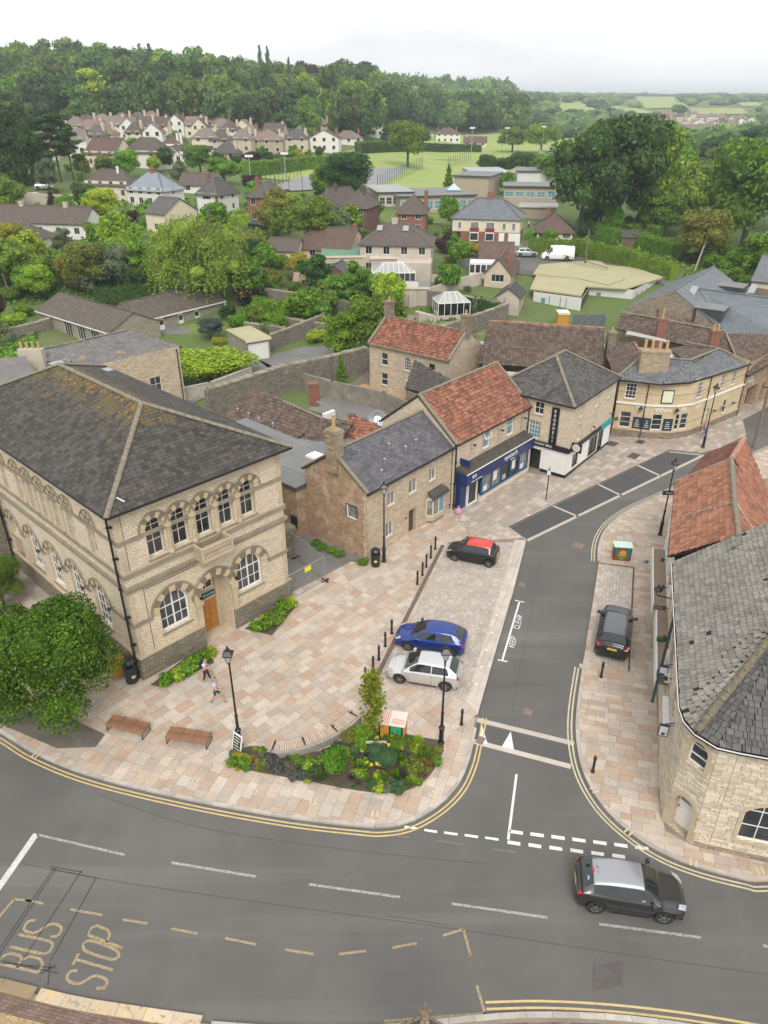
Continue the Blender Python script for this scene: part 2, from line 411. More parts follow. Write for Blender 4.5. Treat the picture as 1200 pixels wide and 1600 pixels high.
def drape(name,quad,nu,nv,off,mat,parent=None,kind='structure'):
    """a sheet laid over the land between four ground points given by pixels"""
    A,B,C_,D_=[G(*q) for q in quad];b=MB();b2=[]
    for j in range(nv+1):
        for i in range(nu+1):
            u,v=i/nu,j/nv;p=(A*(1-u)+B*u)*(1-v)+(D_*(1-u)+C_*u)*v
            b2.append((p.x,p.y,hz(p.x,p.y)+off))
    b.v=b2
    for j in range(nv):
        for i in range(nu):
            k=j*(nu+1)+i;b.f.append((k,k+1,k+nu+2,k+nu+1));b.m.append(0)
    return b.build(name,mat,parent,kind=kind)

# ---------------------------------------------------------------- ground, road, pavements
ys=[-400,-100,-20,10,40,70,84,92] + [95+i*5 for i in range(1,22)] + [210+i*8 for i in range(30)] + [450+i*25 for i in range(18)] + [900+i*75 for i in range(26)] + [2900,3400,4200,5200,6500]
aa=[-6,-3,-1.6,-1.1,-.85] + [-.7+i*.035 for i in range(41)] + [.85,1.1,1.6,3,6]
b=MB();nA=len(aa)
for y in ys:
    for a in aa:
        X=max(-4200,min(4200,a*max(y,130)))+a*4;b.v.append((X,y,hz(X,y)-.06))
for j in range(len(ys)-1):
    for i in range(nA-1):
        k=j*nA+i;b.f.append((k,k+1,k+nA+1,k+nA));b.m.append(0)
ground=b.build('ground',EARTH,kind='structure')

road=sheet('road',[(-70,-15),(70,-15),(70,60),(60,84),(36,88),(10,70),(0,48),(-4,38),(-70,30)],0.0,ASPH)
# outer edges of the three raised areas, from the photograph
K1=catmull(px((-260,1010),(-120,1080),(0,1143),(60,1179),(150,1214),(300,1250),(450,1277),(560,1290),(600,1292),(640,1284),(682,1260),(712,1230),(729,1195),(738,1160),(746,1120)),6)
K1b=px((746,1120),(775,1015),(800,930),(822,846),(793,824),(1045,704),(1095,709),(1122,702),(1166,681),(1160,657),(1200,636),(1280,590))
plaza_out=K1 + K1b[1:] + [(60,90),(36,90),(20,84),(6,72),(-2.5,52.5),(-8.5,49.6),(-6.3,47.3),(-1.15,42.5),(-3.6,40.4),(-5.9,38.6),(-6.5,44),(-30,50),(-52,44)]
PZ=.085
plaza=sheet('pavement',plaza_out,PZ,MORTAR,thick=.2)
kerb=thing('kerb',None,None);kerb['kind']='structure'
kerbline(K1,kerb)
K3=catmull(px((1270,1360),(1225,1372),(1180,1376),(1165,1373),(1100,1357),(1040,1335),(990,1304),(945,1262),(915,1212),(903,1160),(903,1110),(912,1045)),5)
K3b=catmull(px((935,878),(937,850),(951,823),(985,797),(1039,773),(1110,742),(1165,718),(1230,690)),4)
east_out=K3 + px((935,878))[:1] + K3b[1:] + [(46,58),(60,30),(60,16)]
kerbline(K3,kerb);kerbline(K3b,kerb)
east=sheet('pavement',east_out,PZ,MORTAR,thick=.2)
# planting bed outline
BED=catmull(px((356,1200),(368,1178),(400,1168),(440,1180),(500,1176),(555,1150),(590,1146),(622,1148),(660,1155),(692,1163),(686,1190),(668,1218),(640,1236),(610,1242),(560,1238),(480,1223),(420,1212),(356,1200)),3)
BEDL=px((236,1073),(255,1076),(335,1038),(322,1005))
BEDR=px((383,985),(425,995),(466,946),(448,938))
CH_A,CH_B=P(692,854),P(585,1067)
setts_z=px((696,850),(824,848),(802,926),(778,1006),(752,1095),(590,1068))
setts_poly=px((699,852),(806,849),(784,926),(760,1006),(733,1097),(597,1069))
HALL_O=Vector((-13.0,30.6,0));HA=rad(46.5)
hall_fp=[(-13.0,30.6),(-5.6,38.4),(-20,52),(-27.5,44.5)]
foot_in=px((-60,1085),(60,1105),(150,1128),(250,1166),(340,1196),(420,1214),(480,1226),(560,1241),(610,1246),(645,1238),(672,1220),(690,1190),(697,1160),(700,1150))
foot_out=offset(K1,.09)
FOOT=[p for p in foot_out] + px((746,1119)) + list(reversed(foot_in))
b5=px((745,1121),(775,1015),(800,930),(821,848),(794,827));
main_zone=list(foot_in) + px((746,1119),(742,1085),(604,1055),(700,849),(818,842),(790,826),(730,850),(724,770),(640,800),(575,880),(548,880),(448,932)) + [(-13.02,30.4)] + px((-60,1000))
pave(plaza,'paving_slab','paving_slabs',main_zone,rad(47),.5,[.45,.6,.75,.9],SLAB,PZ,300,holes=[BED,BEDL,BEDR,hall_fp,setts_poly],seed=3,rows=[.42,.5,.56])
foot=thing('footway',None,None);foot['kind']='structure'
pave(foot,'paving_slab','paving_slabs',FOOT,rad(72),.6,[.45,.6,.75,.9],SLAB,PZ,300,holes=[BED],seed=5,rows=[.45,.55])
sett_area=thing('parking_area',None,None);sett_area['kind']='structure'
pave(sett_area,'sett','setts',setts_poly,rad(65),.18,[.18,.24,.3],SETT,PZ+.014,0,gap=.014,holes=[],seed=6)
b5o=px((728,1097),(756,1006),(781,926),(804,845))
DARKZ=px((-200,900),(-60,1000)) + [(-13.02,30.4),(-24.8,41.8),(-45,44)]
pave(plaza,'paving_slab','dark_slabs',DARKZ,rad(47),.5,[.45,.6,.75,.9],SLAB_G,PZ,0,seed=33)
yard_tarmac=sheet('yard',[(-6.2,38.3),(-1.4,42.6),(-8.4,49.8),(-12,56),(-20,52)],PZ+.01,LANE)
DARKPATCH=px((-40,1118),(40,1112),(100,1120),(165,1150),(150,1170),(90,1172),(20,1142),(-40,1118))
sheet('dark_ground_patch',DARKPATCH,PZ+.036,M('mottled_brown_grey',(.15,.135,.11),(.10,.09,.075),ns=1.2,grain=.3,stain=[((.17,.16,.09),1.5,.6,.15)]))  # darker brown-grey sheet laid over the paving around the tree
border=[(px((746,1119))[0])] + px((776,1013),(801,929),(822,847)) + list(reversed(b5o)) 
pave(sett_area,'border_slab','border_slabs',border,rad(70),.4,[.6,.9],BORD,PZ+.015,120,seed=8)
north_zone=px((793,824),(1045,704),(1095,709),(1122,702),(1166,681),(1160,657),(1200,636),(1240,612),(1200,600),(1100,660),(1060,684),(955,684),(940,690),(885,750),(822,740),(800,742),(716,800),(712,850),(818,842))
pave(plaza,'paving_slab','small_slabs',north_zone,rad(48),.45,[.4,.55,.7,.85],SLAB_G,PZ,0,gap=.02,seed=9)
bay_poly=px((940,884),(988,890),(981,1049),(918,1037))
pave(east,'paving_slab','paving_slabs',offset(K3,.09) + px((936,880))[:1] + K3b[1:] + [(46,60),(26,53),(20.5,46),(15.5,32.9),(12.3,22.3),(12.1,21),(13,20.3),(40,12.5)],rad(-15),.45,[.45,.6,.75,.9],SLAB,PZ,300,holes=[bay_poly],seed=11,rows=[.35,.45])
bay=thing('parking_bay',None,None);bay['kind']='structure'
pave(bay,'sett','setts',bay_poly,rad(73),.2,[.2,.3],SETT,PZ+.014,0,gap=.014,seed=12)
mb=MB();strip(mb,px((936,882),(990,889)),.1,PZ+.045);strip(mb,px((990,889),(982,1051)),.1,PZ+.045);mb.build('bay_edge',ASPH2,bay)
# drainage channel beside the parked cars
mb=MB();dd=(CH_B-CH_A);mb.box(0,dd.length,-.13,.13,0,.022)
place('drain_channel',mb.mesh('drain_channel',M('rusty_channel',(.17,.125,.10),(.10,.08,.07),ns=2,rough=.8)),sett_area,(CH_A.x,CH_A.y,PZ+.02),math.atan2(dd.y,dd.x))
# parking bays of dark tarmac with pale stone edges
def pline(pts,w,z,mat,name,parent,**k):
    mb=MB();strip(mb,pts,w,z);return mb.build(name,mat,parent,**k)
sheet('bay_surface',px((795,826),(1045,705),(1092,711),(1075,722),(823,846)),.004,ASPH2,road)
for k,q in enumerate([((823,845),(1100,711)),((795,825),(823,845)),((863,790),(905,808)),((931,755),(972,775)),((996,727),(1033,744)),((1045,706),(1095,711))]):
    pline(px(*q),.26 if k == 0 else .2,.008,BORD,'border_line',road)
pline(px((795,823),(1044,702)),.12,.1,BORD,'border_line',plaza)
# raised table bands across the side street
for q in [((742,1124),(897,1162)),((738,1158),(892,1198))]:
    pline(px(*q),.3,.008,BORD,'ramp_band',road)
sheet('ramp_patch',px((740,1130),(894,1166),(890,1192),(740,1154)),.004,ASPH3,road)
for q in [((753,1133),(745,1160),(762,1163)),((798,1143),(784,1167),(803,1172))]:
    sheet('ramp_arrow',px(*q),.012,WHITEM,road)
# road markings
Z1=.010
for q in [((268,1348),(400,1370)),((483,1382),(625,1402)),((705,1412),(856,1434)),((936,1444),(1095,1465)),((1192,1478),(1300,1492))]:
    pline(px(*q),.11,Z1,GREYM,'lane_line',road)
pline(px((58,1304),(195,1336)),.11,Z1,GREYM,'lane_line',road)
pline(px((57,1303),(-60,1470)),.28,Z1,worn('white_paint_thick',(.62,.62,.60),(.2,.2,.2),.58),'lane_line',road)
for q in [((40,1406),(68,1412)),((110,1421),(160,1430)),((192,1437),(230,1443)),((268,1451),(309,1459)),((352,1466),(400,1476)),((446,1484),(490,1491)),((530,1491),(572,1486)),((613,1481),(651,1474)),((692,1462),(724,1452)),((724,1452),(735,1493)),((745,1540),(759,1588)),((22,1405),(-40,1480)),((22,1405),(50,1408)),((600,1596),(759,1584))]:
    pline(px(*q),.1,Z1,YELW,'bus_bay_line',road)
for dx in (0,.22):
    pline(offset(catmull(px((760,1577),(850,1575),(960,1581),(1080,1595),(1200,1615)),4),dx),.085,Z1,YELM,'yellow_line',road)
# double yellow lines along both kerbs
for off_ in (-.28,-.46):
    pline(offset(K1,off_),.08,Z1+.004,YELM,'yellow_line',road)
    pline(offset([p for p in K3 if p[1] < 32],-off_),.08,Z1+.004,YELP,'yellow_line',road)
    pline(offset(K3b,-off_),.07,Z1+.004,YELP,'yellow_line',road)
pline(px((912,1041),(906,1041)),.4,Z1,YELP,'yellow_line',road)
for q in [((632,1292),(652,1295)),((663,1297),(683,1300)),((694,1301),(715,1304)),((726,1305),(747,1308)),((758,1309),(779,1312))]:
    pline(px(*q),.12,Z1,WHITEM,'giveway_dash',road)
for k in range(7):
    x=796+k*32.7;y=1299+k*4.1
    pline(px((x,y),(x+21,y+3)),.17,Z1,WHITEM,'giveway_dash',road)
    if k < 6: pline(px((x-3,y+17),(x+17,y+20)),.17,Z1,WHITEM,'giveway_dash',road)
pline(px((807,1210),(794,1312)),.11,Z1,WHITEM,'side_line',road)
for q in [((602,1304),(640,1309)),((684,1314),(726,1320)),((460,1284),(493,1290)),((770,1327),(806,1332))]:
    pline(px(*q),.09,Z1,worn('ghost_paint',(.2,.19,.17),(.1,.1,.1),.5),'faded_line',road)
pline(px((812,939),(785,1031)),.11,Z1,WHITEM,'bay_line',road)
pline(px((804.5,938),(819,941)),.1,Z1,WHITEM,'bay_line',road);pline(px((777.5,1031),(793,1034)),.1,Z1,WHITEM,'bay_line',road)
GLY={'B': [[(0,0),(0,1),(.6,1),(.85,.88),(.85,.64),(.6,.53),(0,.53)],[(.6,.53),(.95,.4),(.95,.13),(.65,0),(0,0)]],
 'U': [[(0,1),(0,.2),(.2,.03),(.5,0),(.8,.03),(1,.2),(1,1)]],'S': [[(1,.82),(.85,.96),(.5,1),(.15,.95),(0,.8),(.08,.62),(.5,.5),(.92,.38),(1,.2),(.85,.05),(.5,0),(.15,.04),(0,.2)]],
 'T': [[(0,1),(1,1)],[(.5,1),(.5,0)]],'O': [[(.5,1),(.15,.93),(0,.75),(0,.25),(.15,.07),(.5,0),(.85,.07),(1,.25),(1,.75),(.85,.93),(.5,1)]],
 'P': [[(0,0),(0,1),(.65,1),(1,.9),(1,.55),(.65,.45),(0,.45)]],'K': [[(0,0),(0,1)],[(.95,1),(0,.45)],[(.25,.6),(1,0)]],
 'E': [[(1,1),(0,1),(0,0),(1,0)],[(0,.52),(.8,.52)]],'C': [[(1,.82),(.8,.97),(.4,1),(.05,.85),(0,.5),(.05,.15),(.4,0),(.8,.03),(1,.18)]],
 'L': [[(0,1),(0,0),(1,0)]],'A': [[(0,0),(.5,1),(1,0)],[(.2,.36),(.8,.36)]],'R': [[(0,0),(0,1),(.65,1),(1,.9),(1,.6),(.65,.5),(0,.5)],[(.5,.5),(1,0)]]}
def lettering(text,quad,w,mat,name):
    BL,BR,TR,TL=[P(*q) for q in quad];n=len(text);mb=MB();gap=.32
    tot=n+(n-1)*gap
    for i,ch in enumerate(text):
        for k_,st in enumerate(GLY[ch]):
            pts=[]
            for (x,y) in st:
                u=(i*(1+gap)+x)/tot;p=(BL*(1-u)+BR*u)*(1-y)+(TL*(1-u)+TR*u)*y;pts.append((p.x,p.y))
            if len(pts) > 5: pts=catmull(pts,3) if ch in 'SOUC' else pts
            strip(mb,pts,w,Z1+k_*.003)
    return mb.build(name,mat,road)
lettering('BUS',[(60,1520),(100,1447),(46,1436),(-2,1505)],.11,YELW,'bus_lettering')
lettering('STOP',[(163,1547),(198,1466),(146,1444),(101,1533)],.11,YELW,'stop_lettering')
lettering('KEEP',[(803,1012),(807,997),(799,994),(795,1010)],.05,WHITEM,'keep_lettering')
lettering('CLEAR',[(811,983),(816,963),(809,961),(803,981)],.05,WHITEM,'clear_lettering')
TAR=worn('tar_line',(.035,.034,.034),(.10,.097,.092),.55)
for q in [((84,1356),(-20,1512)),((88,1357),(-14,1512)),((128,1360),(28,1512)),((150,1372),(80,1500)),((78,1354),(128,1363)),((80,1358),(154,1373)),((-20,1497),(92,1521)),((-20,1503),(88,1513)),((78,1505),(75,1540)),((62,1522),(88,1508))]:
    pline(px(*q),.03,Z1+.008,TAR,'tar_line',road)
for q in [((-50,1330),(150,1372),(420,1412),(700,1450),(980,1492),(1250,1530)),((600,1430),(640,1436),(700,1446)),((850,846),(835,930),(815,1030),(800,1110)),((930,1495),(925,1552)),((150,1240),(300,1290),(520,1325),(760,1350))]:
    pline(catmull(px(*q),6),.022,Z1-.003,ASPH2,'road_joint',road)
sheet('road_patch',px((925,1510),(975,1500),(972,1540),(930,1548)),.005,M('patch',(.088,.076,.068),(.11,.10,.09),ns=1.5,grain=.3,bump=.3),road)
# cross hatches on the kerb (pairs of yellow blips)
for (x,y) in [(55,1181),(131,1182),(213,1203),(302,1222),(394,1239),(486,1254),(582,1274),(674,1246),(716,1186),(1087,1352),(1190,1362),(930,1240),(985,1305),(908,1118)]:
    a=P(x,y);
    for d_ in (0,.22):
        i=min(range(len(K1+K3)),key=lambda i: (Vector((K1+K3)[i])-a.xy).length);Kk=K1+K3;j=min(i+1,len(Kk)-1)
        t=Vector((Kk[j][0]-Kk[i-1][0],Kk[j][1]-Kk[i-1][1])).normalized();nrm=Vector((-t.y,t.x));q=a.xy+t*d_
        pline([tuple(q-nrm*.17),tuple(q+nrm*.17)],.09,PZ+.034,YELP,'kerb_blip',kerb)
# manhole covers and gully
IRON=M('iron_cover',(.10,.085,.075),(.06,.055,.05),ns=4,rough=.7,bs=60,grain=.3)
RUST=M('rust_cover',(.24,.17,.13),(.18,.14,.12),ns=5,rough=.8)
for (x,y,w,h,z) in [(903,853,.75,.75,.006),(816,914,.45,.45,.006),(825,1113,.5,.5,.006),(751,1157,.5,.35,.006)]:
    c=P(x,y);mb=MB();mb.box(-w/2,w/2,-h/2,h/2,0,.012);mb.box(-w/2+.05,w/2-.05,-h/2+.05,h/2-.05,0,.018)
    place('manhole_cover',mb.mesh('manhole_cover',RUST),road,(c.x,c.y,z),rad(60))
for (x,y,w,h) in [(956,695,1.1,.9),(1000,692,.9,.7),(990,714,1.2,.8),(971,920,.5,.3),(430,932,.4,.3),(1010,880,.4,.25)]:
    c=P(x,y);mb=MB();mb.box(-w/2,w/2,-h/2,h/2,0,.008)
    place('manhole_cover',mb.mesh('manhole_cover',IRON),plaza,(c.x,c.y,PZ+.026),rad(48))
for i in range(5):
    for (x0,y0) in ((722,1120),):
        c=P(752+i*8-8+0,1072-i*27.0);mb=MB();mb.lathe([(.07,0),(.07,.012),(.05,.014)],n=10)
        place('parking_stud',mb.mesh('parking_stud',WHITEP),sett_area,(c.x,c.y,PZ+.038))
# near-side footway below the road
NK=catmull(px((-200,1505),(-60,1530),(0,1541),(60,1556),(125,1571),(200,1583),(330,1602)),5)
NK2=catmull(px((330,1603),(480,1612),(600,1608),(760,1592),(850,1588),(960,1592),(1080,1607),(1200,1630),(1400,1660)),5)
near=sheet('pavement',NK + NK2[1:] + [(40,-12),(-60,-12)],PZ,MORTAR,thick=.2)
kerbline(NK[:16],kerb,.42,.12,1.3,M('stained_kerb',(.30,.215,.12),(.22,.17,.11),ns=1.5,var=.1,rough=.9))
kerbline(NK[15:],kerb,.42,.12,1.0,M('yellow_kerb',(.60,.44,.22),(.48,.42,.34),ns=2,var=.1,rough=.9,stain=[((.3,.24,.17),5,.55,.1)]))
kerbline(NK2,kerb,.2,.12,.9)
pave(near,'brick','red_bricks',offset(NK+NK2[1:],-.24) + list(reversed(offset(NK+NK2[1:],-.78))),rad(-12),.11,[.22],M('brick_paver',(.5,.5,.5),(.42,.42,.42),ns=2,pal=[(.20,.13,.10),(.17,.11,.09),(.22,.15,.12)],rough=.9),PZ,150,gap=.012,seed=21)
pave(near,'brick','buff_bricks',offset(NK+NK2[1:],-.8) + [(14,10.5),(-6,10.5),(-30,12)],rad(33),.11,[.22],M('buff_paver',(.5,.5,.5),(.42,.42,.42),ns=2,pal=[(.42,.30,.15),(.38,.27,.14),(.45,.33,.18)],rough=.9),PZ+.003,120,gap=.012,seed=22)

# ---------------------------------------------------------------- building kit
def rot2(deg): return Matrix.Rotation(rad(deg),4,'Z')
class Arc:
    def __init__(s,x0,x1,z1,a):
        s.c=(x0+x1)/2;s.hw=(x1-x0)/2;s.a=a;s.r=(s.hw**2+a*a)/(2*a) if a > 0 else 0;s.zc=z1+a-s.r;s.z1=z1
    def z(s,x):
        if s.a <= 0: return s.z1
        return s.zc+math.sqrt(max(s.r**2-(x-s.c)**2,0))
    def pts(s,n=10,extra=0.0):
        """points along the arc from right to left, pushed out by extra"""
        if s.a <= 0: return [(s.c+s.hw,s.z1),(s.c-s.hw,s.z1)]
        t0=math.atan2(s.z1-s.zc,s.hw);t1=math.pi-t0
        return [(s.c+(s.r+extra)*math.cos(t0+(t1-t0)*i/n),s.zc+(s.r+extra)*math.sin(t0+(t1-t0)*i/n)) for i in range(n+1)]
def wall(mb,T,L,h,ops,m=0,mr=0,depth=.16,z0=0.0):
    old=mb.T;mb.T=T
    xs=sorted({0,L}|{q for o in ops for q in (o['x0'],o['x1'])});zs=sorted({z0,h}|{q for o in ops for q in (o['z0'],o['z1']+o['a'])})
    for i in range(len(xs)-1):
        j=0
        while j < len(zs)-1:
            cx=(xs[i]+xs[i+1])/2
            inn=lambda k: any(o['x0'] < cx < o['x1'] and o['z0'] < (zs[k]+zs[k+1])/2 < o['z1']+o['a'] for o in ops)
            if inn(j): j+=1;continue
            k=j
            while k < len(zs)-1 and not inn(k): k+=1
            mb.poly([(xs[i],0,zs[j]),(xs[i+1],0,zs[j]),(xs[i+1],0,zs[k]),(xs[i],0,zs[k])],m);j=k
    for o in ops:
        x0,x1,a0,a1,a=o['x0'],o['x1'],o['z0'],o['z1'],o['a'];d=o.get('d',depth)
        ar=Arc(x0,x1,a1,a)
        if a > 0:
            pr=ar.pts(10);half=len(pr)//2;top=a1+a
            mb.poly([(x1,0,top)]+[(p[0],0,p[1]) for p in reversed(pr[:half+1])],m)
            mb.poly([(x0,0,top)]+[(p[0],0,p[1]) for p in reversed(pr[half:])],m)
            loop=[(x0,a0),(x1,a0)]+pr
        else: loop=[(x0,a0),(x1,a0),(x1,a1),(x0,a1)]
        for i in range(len(loop)):
            p,q=loop[i],loop[(i+1) % len(loop)]
            if math.dist(p,q) > 1e-4: mb.poly([(p[0],0,p[1]),(p[0],d,p[1]),(q[0],d,q[1]),(q[0],0,q[1])],mr)
    mb.T=old
def window(parent,T,o,fm=None,gm=None,sillm=None,surm=None,name='window'):
    x0,x1,z0,z1,a=o['x0'],o['x1'],o['z0'],o['z1'],o['a'];d=o.get('d',.12);fw=o.get('fw',.06);fm=fm or WHITEP
    nx,nz_=o.get('nx',2),o.get('nz',2);ar=Arc(x0,x1,z1,a);f=MB();f.T=T
    y0,y1=d-.055,d+.01
    f.box(x0,x1,y0,y1,z0,z0+fw*1.3);f.box(x0,x0+fw,y0,y1,z0+fw*1.3,z1-(0 if a else fw));f.box(x1-fw,x1,y0,y1,z0+fw*1.3,z1-(0 if a else fw))
    if a:
        po,pi=ar.pts(10),ar.pts(10,-fw)
        for i in range(10): f.hexa([(po[i][0],y0,po[i][1]),(pi[i][0],y0,pi[i][1]),(pi[i+1][0],y0,pi[i+1][1]),(po[i+1][0],y0,po[i+1][1])],[(po[i][0],y1,po[i][1]),(pi[i][0],y1,pi[i][1]),(pi[i+1][0],y1,pi[i+1][1]),(po[i+1][0],y1,po[i+1][1])])
    else: f.box(x0,x1,y0,y1,z1-fw,z1)
    bw=o.get('bw',.035)
    for i in range(1,nx):
        x=x0+(x1-x0)*i/nx;w=bw*(2.4 if o.get('mull') and i*2 == nx else 1)
        f.box(x-w/2,x+w/2,y0+.012,y1-.004,z0+fw,ar.z(x)-fw*.6)
    H_=z1-z0
    for j in range(1,nz_+(1 if a else 0)):
        z=z0+H_*j/nz_;w=bw*(1.9 if o.get('sash') and j*2 == nz_ or (a and j == nz_ and o.get('mull')) else 1)
        f.box(x0+fw*.5,x1-fw*.5,y0+.018,y1-.008,z-w/2,z+w/2)
    w_=f.build(name,fm,parent)
    g=MB();g.T=T;yy=d-.012
    g.poly([(x0+.01,yy,z0+.01),(x1-.01,yy,z0+.01)]+([(p[0],yy,p[1]) for p in ar.pts(10,-.01)] if a else [(x1-.01,yy,z1-.01),(x0+.01,yy,z1-.01)]))
    g.build('pane',gm or GLASS,w_)
    if sillm:
        s=MB();s.T=T;s.box(x0-.08,x1+.08,-.07,d-.06,z0-.1,z0-.002);s.build('sill',sillm,w_)
    if surm:
        s=MB();s.T=T;t=o.get('sw',.14)
        s.box(x0-t,x0-.001,-.018,d-.06,z0,z1);s.box(x1+.001,x1+t,-.018,d-.06,z0,z1)
        if a:
            po,pi=ar.pts(8,t),ar.pts(8,.001)
            for i in range(8): s.hexa([(pi[i][0],-.018,pi[i][1]),(po[i][0],-.018,po[i][1]),(po[i+1][0],-.018,po[i+1][1]),(pi[i+1][0],-.018,pi[i+1][1])][::-1],[(pi[i][0],.05,pi[i][1]),(po[i][0],.05,po[i][1]),(po[i+1][0],.05,po[i+1][1]),(pi[i+1][0],.05,pi[i+1][1])][::-1])
        else: s.box(x0-t,x1+t,-.018,d-.06,z1+.001,z1+t*1.1)
        s.build('surround',surm,w_)
    return w_
def door(parent,T,o,mat,glaze=None,name='door',panels=(2,3)):
    x0,x1,z0,z1=o['x0'],o['x1'],o['z0'],o['z1'];d=o.get('d',.12);b=MB();b.T=T
    b.box(x0,x1,d-.03,d+.02,z0,z1);dr=b.build(name,mat,parent);nx,nz_=panels
    pm=MB();pm.T=T;W_=(x1-x0)/nx;H_=(z1-z0)/nz_
    for i in range(nx):
        for j in range(nz_): pm.box(x0+W_*i+.05,x0+W_*(i+1)-.05,d-.05,d-.029,z0+H_*j+.06,z0+H_*(j+1)-.06)
    pm.build('panel',mat,dr)
    if glaze:
        g=MB();g.T=T;g.box(x0+.12,x1-.12,d-.058,d-.049,z0+(z1-z0)*glaze[0],z0+(z1-z0)*glaze[1]);g.build('pane',GLASS,dr)
    h=MB();h.T=T;h.tube((x0+.1,d-.1,z0+1.0),(x0+.1,d-.1,z0+1.14),.015,n=6);h.tube((x0+.1,d-.1,z0+1.05),(x0+.1,d-.05,z0+1.05),.012,n=6);h.build('handle',GUTTER,dr)
    return dr
def polyframe(pts):
    p=[Vector(q) for q in pts];u=(p[1]-p[0]).normalized();n=Vector((0,0,0))
    for i in range(len(p)): n+=p[i].cross(p[(i+1) % len(p)])
    n.normalize()
    if n.z < 0: n=-n
    u=(u-n*u.dot(n)).normalized();v=n.cross(u).normalized()
    return p[0],u,v,n
def span(q2,t):
    xs=[]
    for i in range(len(q2)):
        a,b=q2[i],q2[(i+1) % len(q2)]
        if (a[1] <= t) != (b[1] <= t): xs.append(a[0]+(b[0]-a[0])*(t-a[1])/(b[1]-a[1]))
    return (min(xs),max(xs)) if len(xs) > 1 else None
def tiles(parent,pts,tw,th,mat,name='slate',stuff='slates',n_obj=0,t=.022,wave=0.0,seed=1,ragged=.010,widths=None,skip=0.0,taper=None,near=(0,0),gap=.010):
    """courses of slates or tiles laid on the roof plane pts (eave edge first)"""
    r=random.Random(seed);O,u,v,n=polyframe(pts);q2=[((Vector(p)-O).dot(u),(Vector(p)-O).dot(v)) for p in pts]
    top=max(q[1] for q in q2);cells=[];k=0;y=0
    while y < top-.02:
        h=th if not taper else th*(1+taper*(1-2*y/top));h=min(h,top-y);s=span(q2,y+h*.5)
        if s:
            a,b=s;x=a - (0 if k % 2 == 0 or widths else tw/2) - (r.random()*tw if widths else 0)
            if wave: x=math.floor(a/tw)*tw
            while x < b-.01:
                w=r.choice(widths) if widths else tw;l,e=max(x,a),min(x+w,b)
                if e-l > .03 and r.random() >= skip: cells.append((l,e,y,h))
                x+=w
        y+=h;k+=1
    def geo(mb,l,e,y,h,local=False):
        lift=t+r.uniform(0,ragged);dy=r.uniform(-ragged,ragged)*1.3;g=gap
        if wave:
            N_=4;hh=[wave*math.sin((i/N_)*2*math.pi+.6) for i in range(N_+1)]
            lo=[O+u*(l+(e-l)*i/N_)+v*(y+dy)+n*(lift+hh[i]) for i in range(N_+1)];hi=[O+u*(l+(e-l)*i/N_)+v*(y+h+.02)+n*(lift*.25+hh[i]) for i in range(N_+1)]
            bo=[p-n*(lift*.9) for p in lo];kk=mb.pts(lo+hi+bo);N1=N_+1
            for i in range(N_): mb.f.append((kk+i,kk+i+1,kk+N1+i+1,kk+N1+i));mb.m.append(0);mb.f.append((kk+2*N1+i,kk+2*N1+i+1,kk+i+1,kk+i));mb.m.append(0)
            return
        A=O+u*(l+g)+v*(y+dy)+n*lift;B=O+u*(e-g)+v*(y+dy)+n*(lift+r.uniform(-ragged,ragged)*.4);C=O+u*(e-g)+v*(y+h+.02)+n*(t*.25);D=O+u*(l+g)+v*(y+h+.02)+n*(t*.25)
        kk=mb.pts([A,B,C,D,A-n*lift,B-n*lift,C-n*(t*.2),D-n*(t*.2)])
        for f in ((0,1,2,3),(4,5,1,0),(5,6,2,1),(7,4,0,3)): mb.f.append(tuple(kk+i for i in f));mb.m.append(0)
    if n_obj:
        cn=Vector((near[0],near[1],0));cells.sort(key=lambda c: ((O+u*(c[0]+c[1])*.5+v*c[2])-cn).length)
        for c in cells[:n_obj]:
            mb=MB();geo(mb,*c);mb.build(name,mat,parent)
    rest=cells[n_obj:]
    if rest:
        mb=MB()
        for c in rest: geo(mb,*c)
        mb.build(stuff,mat,parent,kind='stuff')
def slab3(mb,pts,th=.1,m=0):
    O,u,v,n=polyframe(pts);p=[Vector(q) for q in pts]
    mb.hexa([q-n*th for q in p],p,m)
def ridge(mb,a,b,r=.11,n=6,step=.45,m=0):
    a,b=Vector(a),Vector(b);d=b-a;L_=d.length;k=max(1,int(L_/step));z=Vector((0,0,1));x=d.normalized().cross(z).normalized();y=x.cross(d.normalized())
    if y.z < 0: y=-y
    for i in range(k):
        p,q=a+d*(i/k),a+d*((i+1)/k-.01/L_*2);rr=r*(1+.05*((i*7) % 3-1))
        A=[p+x*rr*math.cos(t*math.pi/n)+y*rr*math.sin(t*math.pi/n)*.8 for t in range(n+1)];B=[q+x*rr*1.04*math.cos(t*math.pi/n)+y*rr*math.sin(t*math.pi/n)*.84 for t in range(n+1)]
        mb.hexa(A,B,m)
